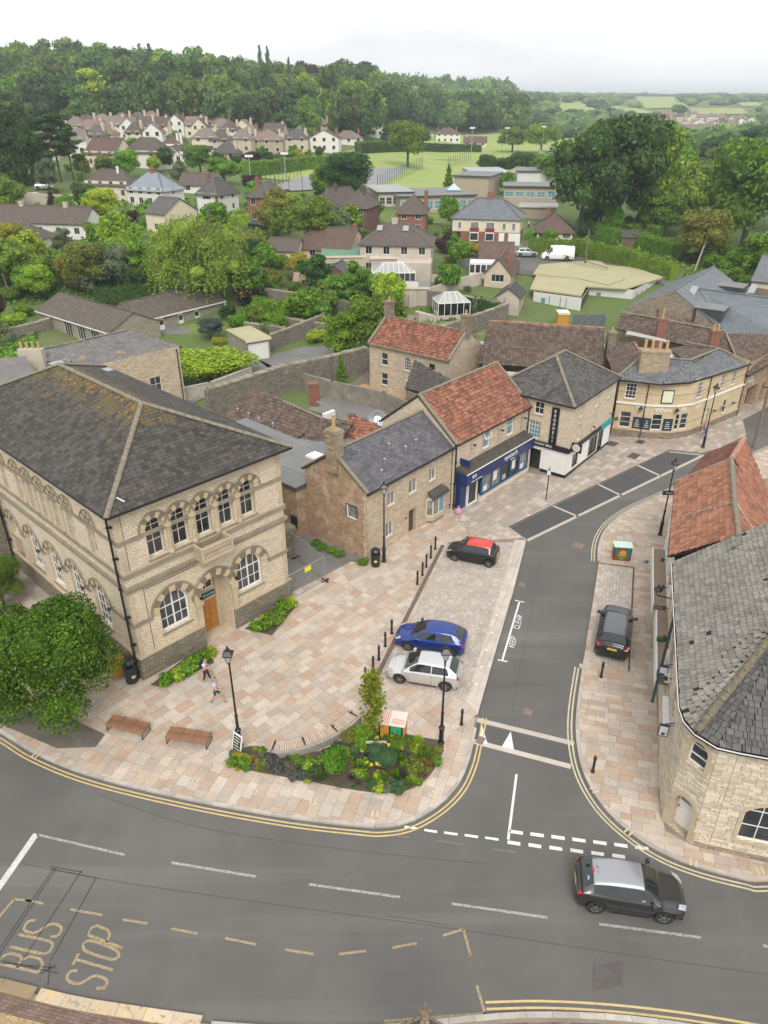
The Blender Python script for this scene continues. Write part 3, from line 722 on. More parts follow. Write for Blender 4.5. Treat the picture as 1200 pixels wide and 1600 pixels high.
class Bld:
    def __init__(s,name,label,cat,o,deg,W,D,H,wm,rm=None,group=None,base=-1.5,z=None):
        o=Vector((o[0],o[1],(o[2] if len(o) > 2 else 0) if z is None else z))
        s.e=thing(name,label,cat,o,rad(deg),group);s.W,s.D,s.H=W,D,H;s.wm,s.rm=wm,rm or wm;s.ops={'F': [],'L': [],'R': [],'B': []};s.base=base
        s.T={'F': Matrix(),'L': Matrix.Translation((0,D,0)) @ rot2(-90),'R': Matrix.Translation((W,0,0)) @ rot2(90),'B': Matrix.Translation((W,D,0)) @ rot2(180)}
        s.Ls={'F': W,'B': W,'L': D,'R': D};s.extra=[]
    def op(s,side,x,z,w,h,a=0.0,**k):
        d=dict(x0=x-w/2,x1=x+w/2,z0=z,z1=z+h,a=a,**k);s.ops[side].append(d);return d
    def win(s,side,x,z,w,h,a=0.0,fm=None,gm=None,sill=None,sur=None,**k):
        d=s.op(side,x,z,w,h,a,**k);window(s.e,s.T[side],d,fm,gm,sill,sur);return d
    def door(s,side,x,w,h,mat,z=0.0,**k):
        gl=k.pop('glaze',None);pn=k.pop('panels',(2,3));d=s.op(side,x,z,w,h,**k);door(s.e,s.T[side],d,mat,gl,panels=pn);return d
    def walls(s,skip='',gable=None,rise=0.0,depth=.16,mats=None):
        mb=MB()
        for k in 'FLRB':
            if k in skip: continue
            wall(mb,s.T[k],s.Ls[k],s.H,s.ops[k],depth=depth,z0=s.base)
        if gable == 'x':
            mb.poly([(0,s.D,s.H),(0,0,s.H),(0,s.D/2,s.H+rise)]);mb.poly([(s.W,0,s.H),(s.W,s.D,s.H),(s.W,s.D/2,s.H+rise)])
        if gable == 'y':
            mb.poly([(0,0,s.H),(s.W,0,s.H),(s.W/2,0,s.H+rise)]);mb.poly([(s.W,s.D,s.H),(0,s.D,s.H),(s.W/2,s.D,s.H+rise)])
        s.wall=mb.build('wall',mats or [s.wm,s.rm],s.e);return s.wall
    def faces(s,kind,rise,ov=.35,og=.15):
        W,D,H=s.W,s.D,s.H
        if kind == 'gx':
            k=rise/(D/2);e=H-ov*k;r=H+rise
            return [[(-og,-ov,e),(W+og,-ov,e),(W+og,D/2,r),(-og,D/2,r)],[(W+og,D+ov,e),(-og,D+ov,e),(-og,D/2,r),(W+og,D/2,r)]],[((-og,D/2,r),(W+og,D/2,r))]
        if kind == 'gy':
            k=rise/(W/2);e=H-ov*k;r=H+rise
            return [[(-ov,D+og,e),(-ov,-og,e),(W/2,-og,r),(W/2,D+og,r)],[(W+ov,-og,e),(W+ov,D+og,e),(W/2,D+og,r),(W/2,-og,r)]],[((W/2,-og,r),(W/2,D+og,r))]
        if kind == 'hx' or kind == 'hy':
            sh=min(W,D)/2;k=rise/sh;e=H-ov*k;r=H+rise
            A,B,C,E=(-ov,-ov,e),(W+ov,-ov,e),(W+ov,D+ov,e),(-ov,D+ov,e)
            if W >= D: p,q=(sh,D/2,r),(W-sh,D/2,r)
            else: p,q=(W/2,sh,r),(W/2,D-sh,r)
            if W >= D: fs=[[A,B,q,p],[B,C,q],[C,E,p,q],[E,A,p]];hp=[(A,p),(B,q),(C,q),(E,p),(p,q)]
            else: fs=[[A,B,p],[B,C,q,p],[C,E,q],[E,A,p,q]];hp=[(A,p),(B,p),(C,q),(E,q),(p,q)]
            return [[x for i,x in enumerate(f) if x != f[i-1]] for f in fs],[h for h in hp if (Vector(h[0])-Vector(h[1])).length > .1]
    def roof(s,kind,rise,mat,ov=.35,og=.15,tile=None,capm=None,capr=.1,facia=None,name='roof'):
        fs,rd=s.faces(kind,rise,ov,og);mb=MB()
        for f in fs: slab3(mb,f,.1)
        s.roofo=mb.build(name,[DKU if tile else mat],s.e)
        if tile:
            for i,f in enumerate(fs): tiles(s.roofo,f,mat=tile.get('mat',mat),seed=i+3,**{k: v for k,v in tile.items() if k != 'mat'})
        for a,b_ in rd: mb=MB();ridge(mb,Vector(a)+Vector((0,0,.03)),Vector(b_)+Vector((0,0,.03)),capr);mb.build('ridge_cap',capm or mat,s.roofo)
        if facia:
            mb=MB();e=s.H-ov*rise/((s.D if kind == 'gx' else s.W if kind == 'gy' else min(s.W,s.D))/2)
            W,D=s.W,s.D;g=[((-ov,-ov),(W+ov,-ov)),((W+ov,D+ov),(-ov,D+ov))] if kind != 'gy' else []
            if kind != 'gx': g+=[((W+ov,-ov),(W+ov,D+ov)),((-ov,D+ov),(-ov,-ov))]
            for (p,q) in g: mb.beam((p[0],p[1],e-.03),(q[0],q[1],e-.03),.12,.12)
            mb.build('gutter',facia,s.e)
        return s.roofo
    def chimney(s,x,y,w,d,z0,z1,mat,pots=2,potm=None,along='x',ph=.45,pr=.11):
        mb=MB();mb.box(x-w/2,x+w/2,y-d/2,y+d/2,z0,z1-.22);mb.box(x-w/2-.06,x+w/2+.06,y-d/2-.06,y+d/2+.06,z1-.22,z1-.1);mb.box(x-w/2-.02,x+w/2+.02,y-d/2-.02,y+d/2+.02,z1-.1,z1)
        c=mb.build('chimney',mat,s.e)
        for i in range(pots):
            k=(i+.5)/pots-.5;p=MB();p.lathe([(pr*1.1,0),(pr,.08),(pr*.85,ph-.08),(pr,ph-.05),(pr,ph)],(x+(k*w*.9 if along == 'x' else 0),y+(k*d*.9 if along != 'x' else 0),z1-.02),10);p.build('chimney_pot',potm or POT,c)
    def pipe(s,side,x,z0,z1,r=.05,out=.08,mat=None):
        mb=MB();mb.T=s.T[side];mb.tube((x,-out,z0),(x,-out,z1),r,n=8)
        for z in np.arange(z0+.5,z1,1.8): mb.box(x-r*1.6,x+r*1.6,-out-r*1.1,0,z-.03,z+.03)
        mb.build('drainpipe',mat or GUTTER,s.e)
    def band(s,z,h,out,mat,sides='FL',name='string_course',**k):
        o_=out;mb=MB();W,D=s.W,s.D
        if 'F' in sides: mb.box(-o_ if 'L' in sides else 0,W+(o_ if 'R' in sides else 0),-o_,-.001,z,z+h)
        if 'L' in sides: mb.box(-o_,-.001,0,D,z,z+h)
        if 'R' in sides: mb.box(W+.001,W+o_,0,D,z,z+h)
        return mb.build(name,mat,s.e)
DKU=plain('roof_gap_shade',(.025,.022,.02),.9)  # tile underlay, coloured near black to paint shade into the gaps between tiles
POT=M('buff_chimney_pot',(.50,.33,.14),(.42,.28,.14),ns=6,rough=.8);POTR=M('red_chimney_pot',(.30,.12,.06),(.24,.10,.06),ns=6,rough=.8)
LICH=((.33,.29,.19),6,.60,.12)
STONE=M('coursed_limestone',(.60,.495,.365),(.51,.415,.30),ns=.8,brick=(.42,.145,(.40,.325,.235),.016,.22),bump=.5,bs=9,bd=.03,grain=.16,stain=[((.30,.23,.15),1.4,.62,.18)])
STONEF=M('cream_limestone',(.70,.605,.465),(.63,.53,.395),ns=.8,brick=(.30,.12,(.36,.285,.20),.014,.16),bump=.45,bs=12,bd=.02,grain=.12,stain=[((.38,.30,.20),1.2,.66,.2)])
ASHLAR=M('dressed_stone',(.52,.425,.295),(.43,.35,.245),ns=1.5,bump=.15,bs=12,grain=.12,stain=[((.25,.21,.15),2.2,.6,.2)])
ASHD=M('weathered_dressed_stone',(.29,.25,.185),(.21,.185,.135),ns=1.5,bump=.2,bs=12,grain=.15,stain=[((.16,.14,.11),2,.58,.2)])
VSA=M('pale_voussoir',(.55,.44,.28),(.50,.40,.26),ns=2,rough=.9,grain=.12);VSB=M('grey_voussoir',(.215,.175,.13),(.17,.145,.11),ns=2,rough=.9,grain=.12)
PLINTH=M('rough_plinth_stone',(.26,.225,.16),(.21,.185,.14),ns=1.0,brick=(.38,.18,(.14,.12,.09),.02,.28),bump=.7,bs=8,bd=.04,grain=.2,stain=[((.15,.14,.08),1.2,.56,.2)])
RUBBLE=M('rubble_stone',(.36,.28,.20),(.27,.215,.155),ns=1.2,brick=(.30,.13,(.22,.175,.13),.022,.35),bump=.9,bs=7,bd=.05,grain=.25,stain=[((.17,.14,.10),1.3,.58,.2)])
GWALL=M('grey_garden_stone',(.30,.265,.22),(.21,.19,.16),ns=1.0,brick=(.34,.15,(.17,.15,.125),.024,.35),bump=.9,bs=6,bd=.05,grain=.25,stain=[((.13,.12,.09),1.1,.55,.2),((.42,.38,.31),3,.7,.1)])
REDBRK=M('red_brick',(.29,.095,.06),(.22,.075,.05),ns=.8,brick=(.22,.075,(.25,.17,.13),.01,.22),bump=.3,bs=20,grain=.15)
BRNBRK=M('worn_brown_brick',(.50,.34,.215),(.38,.22,.13),ns=1.3,brick=(.24,.085,(.30,.24,.17),.014,.35),bump=.6,bs=10,bd=.03,grain=.2,stain=[((.54,.44,.32),1.1,.52,.2),((.30,.15,.09),2.0,.60,.15)])
RENDW=M('white_render',(.74,.72,.68),(.66,.64,.60),ns=.8,rough=.9,grain=.05,stain=[((.5,.48,.44),1.6,.68,.2)]);RENDC=M('cream_render',(.70,.62,.47),(.64,.56,.43),ns=.8,rough=.9,grain=.05,stain=[((.42,.37,.29),1.3,.66,.2)])
RENDG=M('pebbledash_render',(.52,.46,.39),(.44,.39,.33),ns=.7,rough=.95,grain=.18,bs=12,stain=[((.29,.25,.21),1.0,.62,.2)]);RENDB=M('buff_render',(.56,.47,.36),(.49,.42,.33),ns=.8,rough=.9,grain=.1)
def slatem(n,a,b_,st=None,var=.3,**k): return M(n,a,b_,ns=1.0,var=var,rough=.7,spec=.25,bump=.2,bs=25,grain=.15,stain=st or [((.20,.19,.16),5,.66,.1)],**k)
SL_HALL=slatem('dark_hall_slate',(.056,.051,.046),(.080,.073,.064),[((.14,.125,.095),1.8,.58,.22),((.31,.20,.07),2.6,.69,.05),((.20,.18,.14),14,.68,.06)],var=.34,zst=[((.115,.095,.045),11.4,13.4,1.6,.66),((.30,.165,.04),11.2,13.4,2.6,.78)])
SL_GREY=slatem('blue_grey_slate',(.095,.093,.102),(.135,.13,.138),[((.21,.20,.18),2.0,.64,.15),((.09,.085,.08),1.0,.6,.2)],var=.22)
SL_DARK=slatem('charcoal_slate',(.10,.094,.088),(.075,.072,.07),[((.19,.17,.13),1.6,.6,.2),((.30,.21,.09),5,.73,.04)],var=.28)
SL_PUB=slatem('cool_grey_slate',(.125,.13,.14),(.165,.17,.175),[((.10,.10,.10),2,.6,.2)],var=.2)
SL_STONE=slatem('lichened_stone_slate',(.255,.24,.21),(.195,.183,.16),[((.30,.285,.24),1.4,.50,.25),((.04,.035,.03),1.9,.64,.06),((.035,.03,.028),5,.69,.04),((.11,.10,.085),9,.64,.1)],var=.22)
SL_STONED=slatem('dark_stone_slate',(.085,.083,.082),(.115,.112,.106),[((.22,.21,.18),3.0,.60,.16),((.04,.04,.04),7,.66,.1)],var=.26)
SL_LICH=slatem('lichened_roof_slate',(.15,.145,.145),(.19,.18,.17),[((.42,.23,.06),.55,.59,.10),((.25,.24,.20),3,.6,.15)],var=.15)
RT1=M('red_pantile',(.28,.115,.066),(.20,.08,.05),ns=1.2,var=.42,rough=.8,bump=.2,bs=20,grain=.18,stain=[((.40,.155,.05),2.4,.70,.03),((.34,.27,.20),7,.66,.07),((.12,.06,.045),1.8,.6,.2)])
RT2=M('orange_pantile',(.34,.155,.09),(.27,.12,.072),ns=1.0,var=.32,rough=.8,bump=.2,bs=20,grain=.15,stain=[((.42,.36,.28),2.2,.67,.06),((.18,.09,.06),1.1,.62,.2)])
BRT=M('brown_interlocking_tile',(.13,.09,.068),(.095,.068,.054),ns=1.2,var=.35,rough=.8,bump=.2,bs=20,grain=.15,stain=[((.18,.13,.10),2,.6,.2)])
BRTF=M('far_brown_tile',(.15,.118,.098),(.115,.093,.080),ns=.8,brick=(.32,.3,(.045,.036,.03),.03,.14),rough=.85,bump=.5,bs=6,bd=.05,grain=.15,stain=[((.18,.145,.12),.8,.6,.2)])
BRTR=M('far_red_brown_tile',(.17,.105,.08),(.125,.08,.065),ns=.8,brick=(.32,.3,(.06,.045,.035),.03,.14),rough=.85,bump=.5,bs=6,bd=.05,grain=.15)
LEADR=M('moss_ridge',(.26,.23,.17),(.17,.155,.115),ns=4,rough=.95,bump=.6,bs=25,bd=.03,grain=.3,stain=[((.36,.34,.27),9,.6,.1)])
FLATR=M('grey_felt_roof',(.21,.215,.21),(.17,.175,.17),ns=.5,rough=.8,grain=.08,stain=[((.12,.12,.115),.8,.62,.2)])
FLATY=M('yellow_green_felt_roof',(.41,.38,.22),(.36,.335,.20),ns=.35,rough=.9,grain=.06,stain=[((.22,.21,.12),.6,.6,.2)])
DKDOOR=plain('dark_door',(.02,.02,.022),.4);WOODD=M('golden_oak',(.46,.20,.035),(.36,.15,.025),ns=3,rough=.45,bs=40,grain=.15)
def arch_ring(parent,T,xc,zs,ri,ro,n,y0,y1,full=(0,180)):
    for i in range(n):
        a0=rad(full[0]+(full[1]-full[0])*(i+.02)/n);a1=rad(full[0]+(full[1]-full[0])*(i+.98)/n);mb=MB();mb.T=T
        pts=[(ri,a0),(ro,a0),(ro,(a0+a1)/2),(ro,a1),(ri,a1),(ri,(a0+a1)/2)]
        f=[(xc+r*math.cos(a),y0,zs+r*math.sin(a)) for r,a in pts];g=[(xc+r*math.cos(a),y1,zs+r*math.sin(a)) for r,a in pts]
        mb.hexa(g,f);mb.build('voussoir',VSA if i % 2 == 0 else VSB,parent)
def hood(mb,T,xc,zs,r,w=.09,y0=-.1,n=14,par=None):
    own=par is not None;mb=MB() if own else mb
    mb.T=T
    for i in range(n):
        a0,a1=math.pi*i/n,math.pi*(i+1)/n
        mb.hexa([(xc+q*math.cos(a),0,zs+q*math.sin(a)) for q,a in ((r,a0),(r+w,a0),(r+w,a1),(r,a1))][::1],[(xc+q*math.cos(a),y0,zs+q*math.sin(a)) for q,a in ((r,a0),(r+w,a0),(r+w,a1),(r,a1))])
    if own: mb.build('hood_mould',ASHD,par)
def text(parent,s,size,T,mat,ext=.012,align='CENTER',xs=1.0,name='lettering',sp=1.0):
    c=bpy.data.curves.new(name,'FONT');c.body=s;c.size=size;c.extrude=ext;c.align_x=align;c.align_y='CENTER';c.resolution_u=2;c.space_character=sp;c.materials.append(mat)
    tmp=bpy.data.objects.new(name,c);me=bpy.data.meshes.new_from_object(tmp);bpy.data.objects.remove(tmp);me.materials.clear();me.materials.append(mat)
    o=bpy.data.objects.new(name,me);link(o,parent);o.matrix_local=T @ Matrix.Rotation(math.pi/2,4,'X') @ Matrix.Diagonal((xs,1,1,1));return o
def lantern(parent,c,s=1.0,armless=False):
    x,y,z=c;mb=MB()
    mb.lathe([(.09*s,0),(.05*s,.04*s)],(x,y,z),8);
    for i in range(4):
        a=math.pi/4+i*math.pi/2;mb.beam((x+.1*s*math.cos(a),y+.1*s*math.sin(a),z+.03*s),(x+.23*s*math.cos(a),y+.23*s*math.sin(a),z+.42*s),.025*s)
    mb.lathe([(.31*s,.42*s),(.30*s,.47*s),(.13*s,.60*s),(.10*s,.68*s),(.05*s,.70*s),(.05*s,.76*s),(.01*s,.86*s)],(x,y,z),4 if False else 8)
    l=mb.build('lantern',BLACKM,parent);g=MB()
    g.hexa([(x+.085*s*math.cos(math.pi/4+i*math.pi/2),y+.085*s*math.sin(math.pi/4+i*math.pi/2),z+.045*s) for i in range(4)],[(x+.21*s*math.cos(math.pi/4+i*math.pi/2),y+.21*s*math.sin(math.pi/4+i*math.pi/2),z+.41*s) for i in range(4)])
    g.build('lantern_glass',LGLASS,l);return l
LGLASS=M('frosted_lantern_glass',(.45,.45,.43),(.3,.3,.3),ns=8,rough=.15,grain=0)
def spot(T,parent,x,z):
    mb=MB();mb.T=T;mb.tube((x,0,z),(x,-.3,z+.03),.02,n=6);mb.tube((x-.08,-.34,z+.04),(x+.08,-.3,z-.08),.07,.1,n=8);mb.build('wall_lamp',BLACKM,parent)
# ---------------------------------------------------------------- the civic hall
hall=Bld('civic_hall','cream stone two storey hall with round arched windows and dark hipped slate roof','hall',(-13.0,30.6),46.5,10.25,20.0,10.75,STONEF,ASHLAR)
E_=hall.e
def hwin(side,x,z,w,h,a,nx,nz_,**k): return hall.win(side,x,z,w,h,a,fm=k.pop('fm',WHITEP),sill=ASHD,nx=nx,nz=nz_,**k)
for xc in (2.42,7.45):
    hwin('F',xc,2.3,1.78,1.45,.89,4,2,mull=True,d=.26,fw=.09)
for i,xc in enumerate((2.02,3.48,4.93,6.38,7.83)):
    if i == 2: hwin('F',xc,7.05,1.0,1.75,.5,2,2,d=.35,fm=CREAMP,bw=.04)
    else: hwin('F',xc,7.05,1.0,1.75,.5,2,2,d=.35,fm=CREAMP,bw=.04)
hall.ops['F'].append(dict(x0=4.02,x1=5.98,z0=.0,z1=3.35,a=.98,d=.9))
for k in range(5):
    d=3.5+k*2.82
    if k == 4: hwin('L',20-d,3.0,1.3,.8,.65,2,2,d=.4)
    else: hwin('L',20-d,1.9,1.5,1.9,.75,4,3,d=.22,fw=.09,mull=True)
hall.ops['L'].append(dict(x0=20-14.78-.6,x1=20-14.78+.6,z0=.3,z1=2.7,a=0,d=.4));door(E_,hall.T['L'],hall.ops['L'][-1],WOODD)
ups=[2.9] + [5.3+1.6*i for i in range(5)] + [13.9]
for d in ups: hwin('L',20-d,6.75,.8,1.95,.4,2,3,d=.28,fm=CREAMP)
hall.walls(depth=.3)
# recessed porch
pb=MB();pb.T=Matrix()
pw=dict(x0=4.5,x1=5.5,z0=.12,z1=2.3,a=0);fl=dict(x0=4.55,x1=5.45,z0=3.0,z1=3.55,a=.45,nx=2,nz=1,d=.12,fw=.06)
wall(pb,Matrix.Translation((0,.9,0)),6.2,4.4,[dict(x0=4.5,x1=5.5,z0=.12,z1=2.3,a=0),fl],depth=.15)
pb.box(4.02,5.98,.0,.9,0,.1);pb.build('porch',ASHLAR,E_)
window(E_,Matrix.Translation((0,.9,0)),fl)
for xx in (4.5,5.0): door(E_,Matrix.Translation((0,.9,0)),dict(x0=xx+.005,x1=xx+.495,z0=.12,z1=2.3,d=.08),WOODD,panels=(1,3))
mb=MB();mb.box(4.55,5.45,.84,.898,2.5,2.85);sg=mb.build('sign_board',plain('teal_sign',(.01,.09,.08),.5),E_)
text(sg,'Old Town Hall',.13,Matrix.Translation((5.0,.835,2.68)),WHITEP,.003)
mb=MB()
for r_,y_ in ((.52,.86),(.60,.80),(.68,.74)): pass
hood(mb,Matrix.Translation((0,.9,0)),5.0,3.55,.5,.12,-.12);mb.T=None
for s_ in (-1,1): mb.box(5+s_*.56-.06,5+s_*.56+.06,.76,.9,.1,3.55)
mb.build('inner_arch',ASHLAR,E_)
# voussoirs and hood moulds
hm=MB()
for xc in (2.42,7.45): arch_ring(E_,Matrix(),xc,3.75,.93,1.33,9,-.06,.05);hood(hm,Matrix(),xc,3.75,1.33,.09,par=E_)
arch_ring(E_,Matrix(),5.0,3.38,1.0,1.42,11,-.07,.05);hood(hm,Matrix(),5.0,3.38,1.42,.1,par=E_)
for xc in (2.02,3.48,4.93,6.38,7.83): arch_ring(E_,Matrix(),xc,8.8,.51,.84,7,-.06,.05,(12,168));hood(hm,Matrix(),xc,8.8,.84,.07,n=12,par=E_)
TL=hall.T['L']
for k in range(5): arch_ring(E_,TL,20-(3.5+k*2.82),3.8,.78,1.1,9,-.06,.05);hood(hm,TL,20-(3.5+k*2.82),3.8,1.1,.09,par=E_)
for d in ups: arch_ring(E_,TL,20-d,8.7,.42,.72,7,-.06,.05,(12,168));hood(hm,TL,20-d,8.7,.72,.07,n=12,par=E_)
# columns between the upper windows
for i in range(4):
    xc=2.75+1.455*i;mb=MB();mb.lathe([(.17,0),(.17,.12),(.12,.2),(.115,1.35),(.13,1.4),(.14,1.5),(.23,1.62),(.23,1.78)],(xc,-.03,7.0),12);mb.build('column',ASHLAR,E_)
for i in range(4):
    d=6.1+1.6*i;mb=MB();mb.box(-.06,.2,d-.14,d+.14,6.7,8.4);mb.box(-.14,.2,d-.22,d+.22,8.4,8.68);mb.build('column',ASHLAR,E_)
# bands
hall.band(8.5,.22,.07,ASHD,'FLR');hall.band(6.6,.22,.12,ASHD,'FLR');hall.band(5.85,.2,.16,ASHD,'FLR');hall.band(5.72,.12,.09,ASHD,'FLR');hall.band(6.82,.1,.06,ASHLAR,'FLR')
hall.band(10.2,.3,.14,ASHLAR,'FLR','cornice');hall.band(10.5,.14,.24,ASHD,'FLR','cornice')
# band at impost of ground floor and plinth, broken round the openings
pl=MB();im=MB()
for (a,c) in ((-.12,3.95),(6.05,10.37)): pl.box(a,c,-.12,-.002,-.3,1.5);pl.box(a-.0,c,-.16,-.002,1.5,1.62,1)
pl.box(-.12,-.002,-.002,20,-.3,1.5);pl.box(-.16,-.002,-.002,20,1.5,1.62,1);pl.box(10.252,10.37,-.002,20,-.3,1.5)
pl.build('plinth',[PLINTH,ASHLAR],E_)
for (a,c) in ((-.08,1.05),(3.78,3.98),(6.02,6.1),(8.8,10.33)): im.box(a,c,-.08,-.002,3.55,3.75)
for k in range(6):
    lo=0 if k == 0 else 3.5+(k-1)*2.82+1.12;hi=3.5+k*2.82-1.12 if k < 5 else 20
    im.box(-.08,-.002,lo,hi,3.6,3.78)
im.build('impost_band',ASHD,E_)
for xc in (3.82,6.2):
    mb=MB();mb.box(xc-.17,xc+.17,-.16,-.002,1.62,3.0);mb.box(xc-.24,xc+.24,-.24,-.002,3.0,3.38);mb.build('pilaster',ASHLAR,E_)
# corner quoin panels, lighter dressed stone at the corners
for (x0,x1) in ((0,.35),(9.9,10.25)):
    mb=MB()
    for j in range(19):
        w=.35 if j % 2 else .22;z=1.66+j*.47
        if any(abs(z+.2-q) < .3 for q in (6.0,6.7,8.6,10.4)): continue
        a,c=(x0,x0+w) if x0 == 0 else (x1-w,x1);mb.box(a,c,-.02,-.003,z,z+.44)
    mb.build('quoin',ASHLAR,E_)
for (x,w) in ((.55,.09),(.75,.09),(9.5,.09)):
    pass
# balcony with pierced parapet
mb=MB();bx0,bx1=3.95,5.95;mb.box(bx0,bx1,-.95,-.13,6.05,6.22);mb.box(bx0+.1,bx1-.1,-.8,-.13,5.9,6.05)
mb.box(bx0,bx1,-.95,-.83,6.8,6.92)
for x in (bx0,bx1-.12): mb.box(x,x+.12,-.95,-.83,6.22,6.8);mb.box(x,x+.12,-.83,-.13,6.8,6.92)
for i in range(9):
    x=bx0+.14+i*.19
    mb.beam((x,-.89,6.22),(x+.19,-.89,6.8),.045,.08);mb.beam((x+.19,-.89,6.22),(x,-.89,6.8),.045,.08)
for s_ in (bx0+.06,bx1-.06):
    for i in range(4): y=-.82+i*.17;mb.beam((s_,y,6.22),(s_,y+.17,6.8),.045,.08,up=(1,0,0));mb.beam((s_,y+.17,6.22),(s_,y,6.8),.045,.08,up=(1,0,0))
for x in (bx0+.25,bx1-.45): mb.hexa([(x,-.13,5.45),(x+.2,-.13,5.45),(x+.2,-.002,5.45),(x,-.002,5.45)],[(x,-.8,5.9),(x+.2,-.8,5.9),(x+.2,-.002,5.9),(x,-.002,5.9)])
mb.build('balcony',ASHLAR,E_)
mb=MB();mb.box(4.55,5.31,.25,.33,6.35,7.1);mb.build('balcony_door_panel',CREAMP,E_)
for x,z in ((3.9,3.55),(6.28,3.75)): spot(Matrix(),E_,x,z)
for d in (2.0,4.9,7.7,10.5): spot(TL,E_,20-d,3.9)
# long black pipes, thin cable
hall.pipe('L',19.75,0.05,10.4,.065,.22);hall.pipe('L',20-15.9,0.05,10.4,.065,.22)
mb=MB();mb.tube((.85,-.02,1.6),(.85,-.02,5.7),.012,n=5);mb.tube((.85,-.2,5.68),(4.0,-.2,5.68),.02,n=5);mb.tube((.35,-.02,6.9),(.35,-.02,10.2),.012,n=5);mb.build('cable',GUTTER,E_)
hall.roof('hy',2.45,SL_HALL,ov=.52,tile=dict(tw=.32,th=.24,t=.02,ragged=.006,name='slate',stuff='slates'),capm=LEADR,capr=.14,facia=GUTTER)
mb=MB();mb.beam((.55,.3,10.92),(.72,-.1,10.78),.05);mb.build('white_flashing',WHITEP,E_)
# lower wing on the far left, rear stair block and the block behind
wing=Bld('stone_wing','low weathered stone wing against the left end of the hall','building',(-28.9,37.4),46.5,6,7.0,6.0,PLINTH,ASHD)
wing.walls();wing.roof('gx',1.5,SL_HALL,tile=dict(tw=.4,th=.3))

# ---------------------------------------------------------------- buildings whose plans follow the photograph corner by corner
class PB(Bld):
    def __init__(s,name,label,cat,fp,H,wm,rm=None,group=None,base=-1.2,closed=True):
        s.o=Vector((fp[0][0],fp[0][1],0));s.e=thing(name,label,cat,s.o,0,group);s.H=H;s.wm,s.rm=wm,rm or wm;s.base=base;s.fp=fp
        n=len(fp);s.T,s.Ls,s.ops={},{},{}
        for i in range(n if closed else n-1):
            a,b=fp[i],fp[(i+1) % n];s.T[i]=Matrix.Translation((a[0]-s.o.x,a[1]-s.o.y,0)) @ Matrix.Rotation(math.atan2(b[1]-a[1],b[0]-a[0]),4,'Z');s.Ls[i]=math.dist(a[:2],b[:2]);s.ops[i]=[]
    def r(s,x,y,z): return P(x,y,z)-s.o
    def w(s,p): return Vector(p)-s.o
    def walls(s,depth=.16,H=None):
        mb=MB()
        for i in s.T: wall(mb,s.T[i],s.Ls[i],(H or {}).get(i,s.H),s.ops[i],depth=depth,z0=s.base)
        s.wall=mb.build('wall',[s.wm,s.rm],s.e)
    def polyroof(s,faces,mat,name='roof',th=.12,tile=None,caps=(),capm=None,capr=.12):
        mb=MB();fs=[[Vector(p) for p in f] for f in faces]
        for f in fs:
            if tile: O,u,v,n=polyframe(f);f=[p-n*((p-O).dot(n)+.02) for p in f]
            slab3(mb,f,th)
        ro=mb.build(name,DKU if tile else mat,s.e)
        if tile:
            for i,f in enumerate(fs): tiles(ro,f,mat=tile.get('mat',mat),seed=i+5,**{k: v for k,v in tile.items() if k != 'mat'})
        if caps:
            for a,b in caps: mb=MB();ridge(mb,Vector(a)+Vector((0,0,.04)),Vector(b)+Vector((0,0,.04)),capr);mb.build('ridge_cap',capm or mat,ro)
        return ro
def roofvent(parent,p,mat=None):
    mb=MB();mb.tube(p,Vector(p)+Vector((0,0,.35)),.07,n=8);mb.lathe([(.12,.33),(.12,.4),(.03,.46)],p,8);mb.build('roof_vent',mat or M_GALV,parent)
M_GALV=plain('galvanised',(.42,.43,.44),.35,.6)

# --- cottage with stone front and brick gable
sh=Bld('stone_cottage','two storey rubble stone cottage with a brick patched gable and tall chimney','house',(-1.14,42.38),50,9.75,5.7,5.45,STONE,STONE)
SF=dict(sur=ASHLAR,sill=ASHLAR,gm=GLASSC)
for x in (3.0,5.35,7.55) : pass
sh.win('F',2.55,3.35,.85,1.05,nx=2,nz=1,**SF);sh.win('F',4.95,3.35,.95,1.1,nx=2,nz=1,**SF);sh.win('F',7.25,3.45,.85,1.0,nx=2,nz=1,**SF)
sh.win('F',2.35,.95,.85,1.15,nx=2,nz=1,**SF);sh.door('F',4.95,.85,2.0,M('brown_door',(.10,.065,.045),(.08,.05,.04)),z=.05,d=.3,panels=(1,3))
sh.win('L',5.7-1.35,2.9,.95,1.0,nx=1,nz=1,sur=plain('dark_sur',(.05,.07,.09),.5),gm=GLASSC,sill=None,sw=.06)
sh.op('L',0.02,-.9,.01,.01)
sh.walls(skip='L');
lw=MB();wall(lw,sh.T['L'],5.7,5.45,sh.ops['L'][:1],z0=-.3);lw.poly([(0,5.7,5.45),(0,0,5.45),(0,2.85,7.45)])
lw.build('gable_wall',[BRNBRK,BRNBRK],sh.e)
q=MB()
for j in range(12): q.box(-.025,.28 if j % 2 else .18,-.025,-.002,.2+j*.44,.6+j*.44);q.box(-.025,-.002,-.025,.2 if j % 2 else .32,.2+j*.44,.6+j*.44)
q.build('quoin',STONE,sh.e)
sh.roof('gx',2.0,SL_GREY,ov=.18,og=.12,tile=dict(tw=.34,th=.26,t=.02,n_obj=300,near=(-3,-3),name='slate',stuff='slates',widths=[.26,.34,.42]),capm=LEADR,capr=.12)
mb=MB();mb.box(-.2,.12,-.25,2.85,5.2,5.3);mb.v=[];mb.f=[];mb.m=[]
for y0,y1 in ((-.2,2.85),(5.9,2.85)):
    a=Vector((-.05,y0,5.45-(.2*.7)+.06));b_=Vector((-.05,2.85,7.53));mb.beam(a,b_,.26,.1)
mb.build('verge',LEADR,sh.e)
mb=MB();mb.beam((-.2,-.26,5.3),(9.75,-.26,5.3),.12,.11);mb.build('gutter',GUTTER,sh.e)
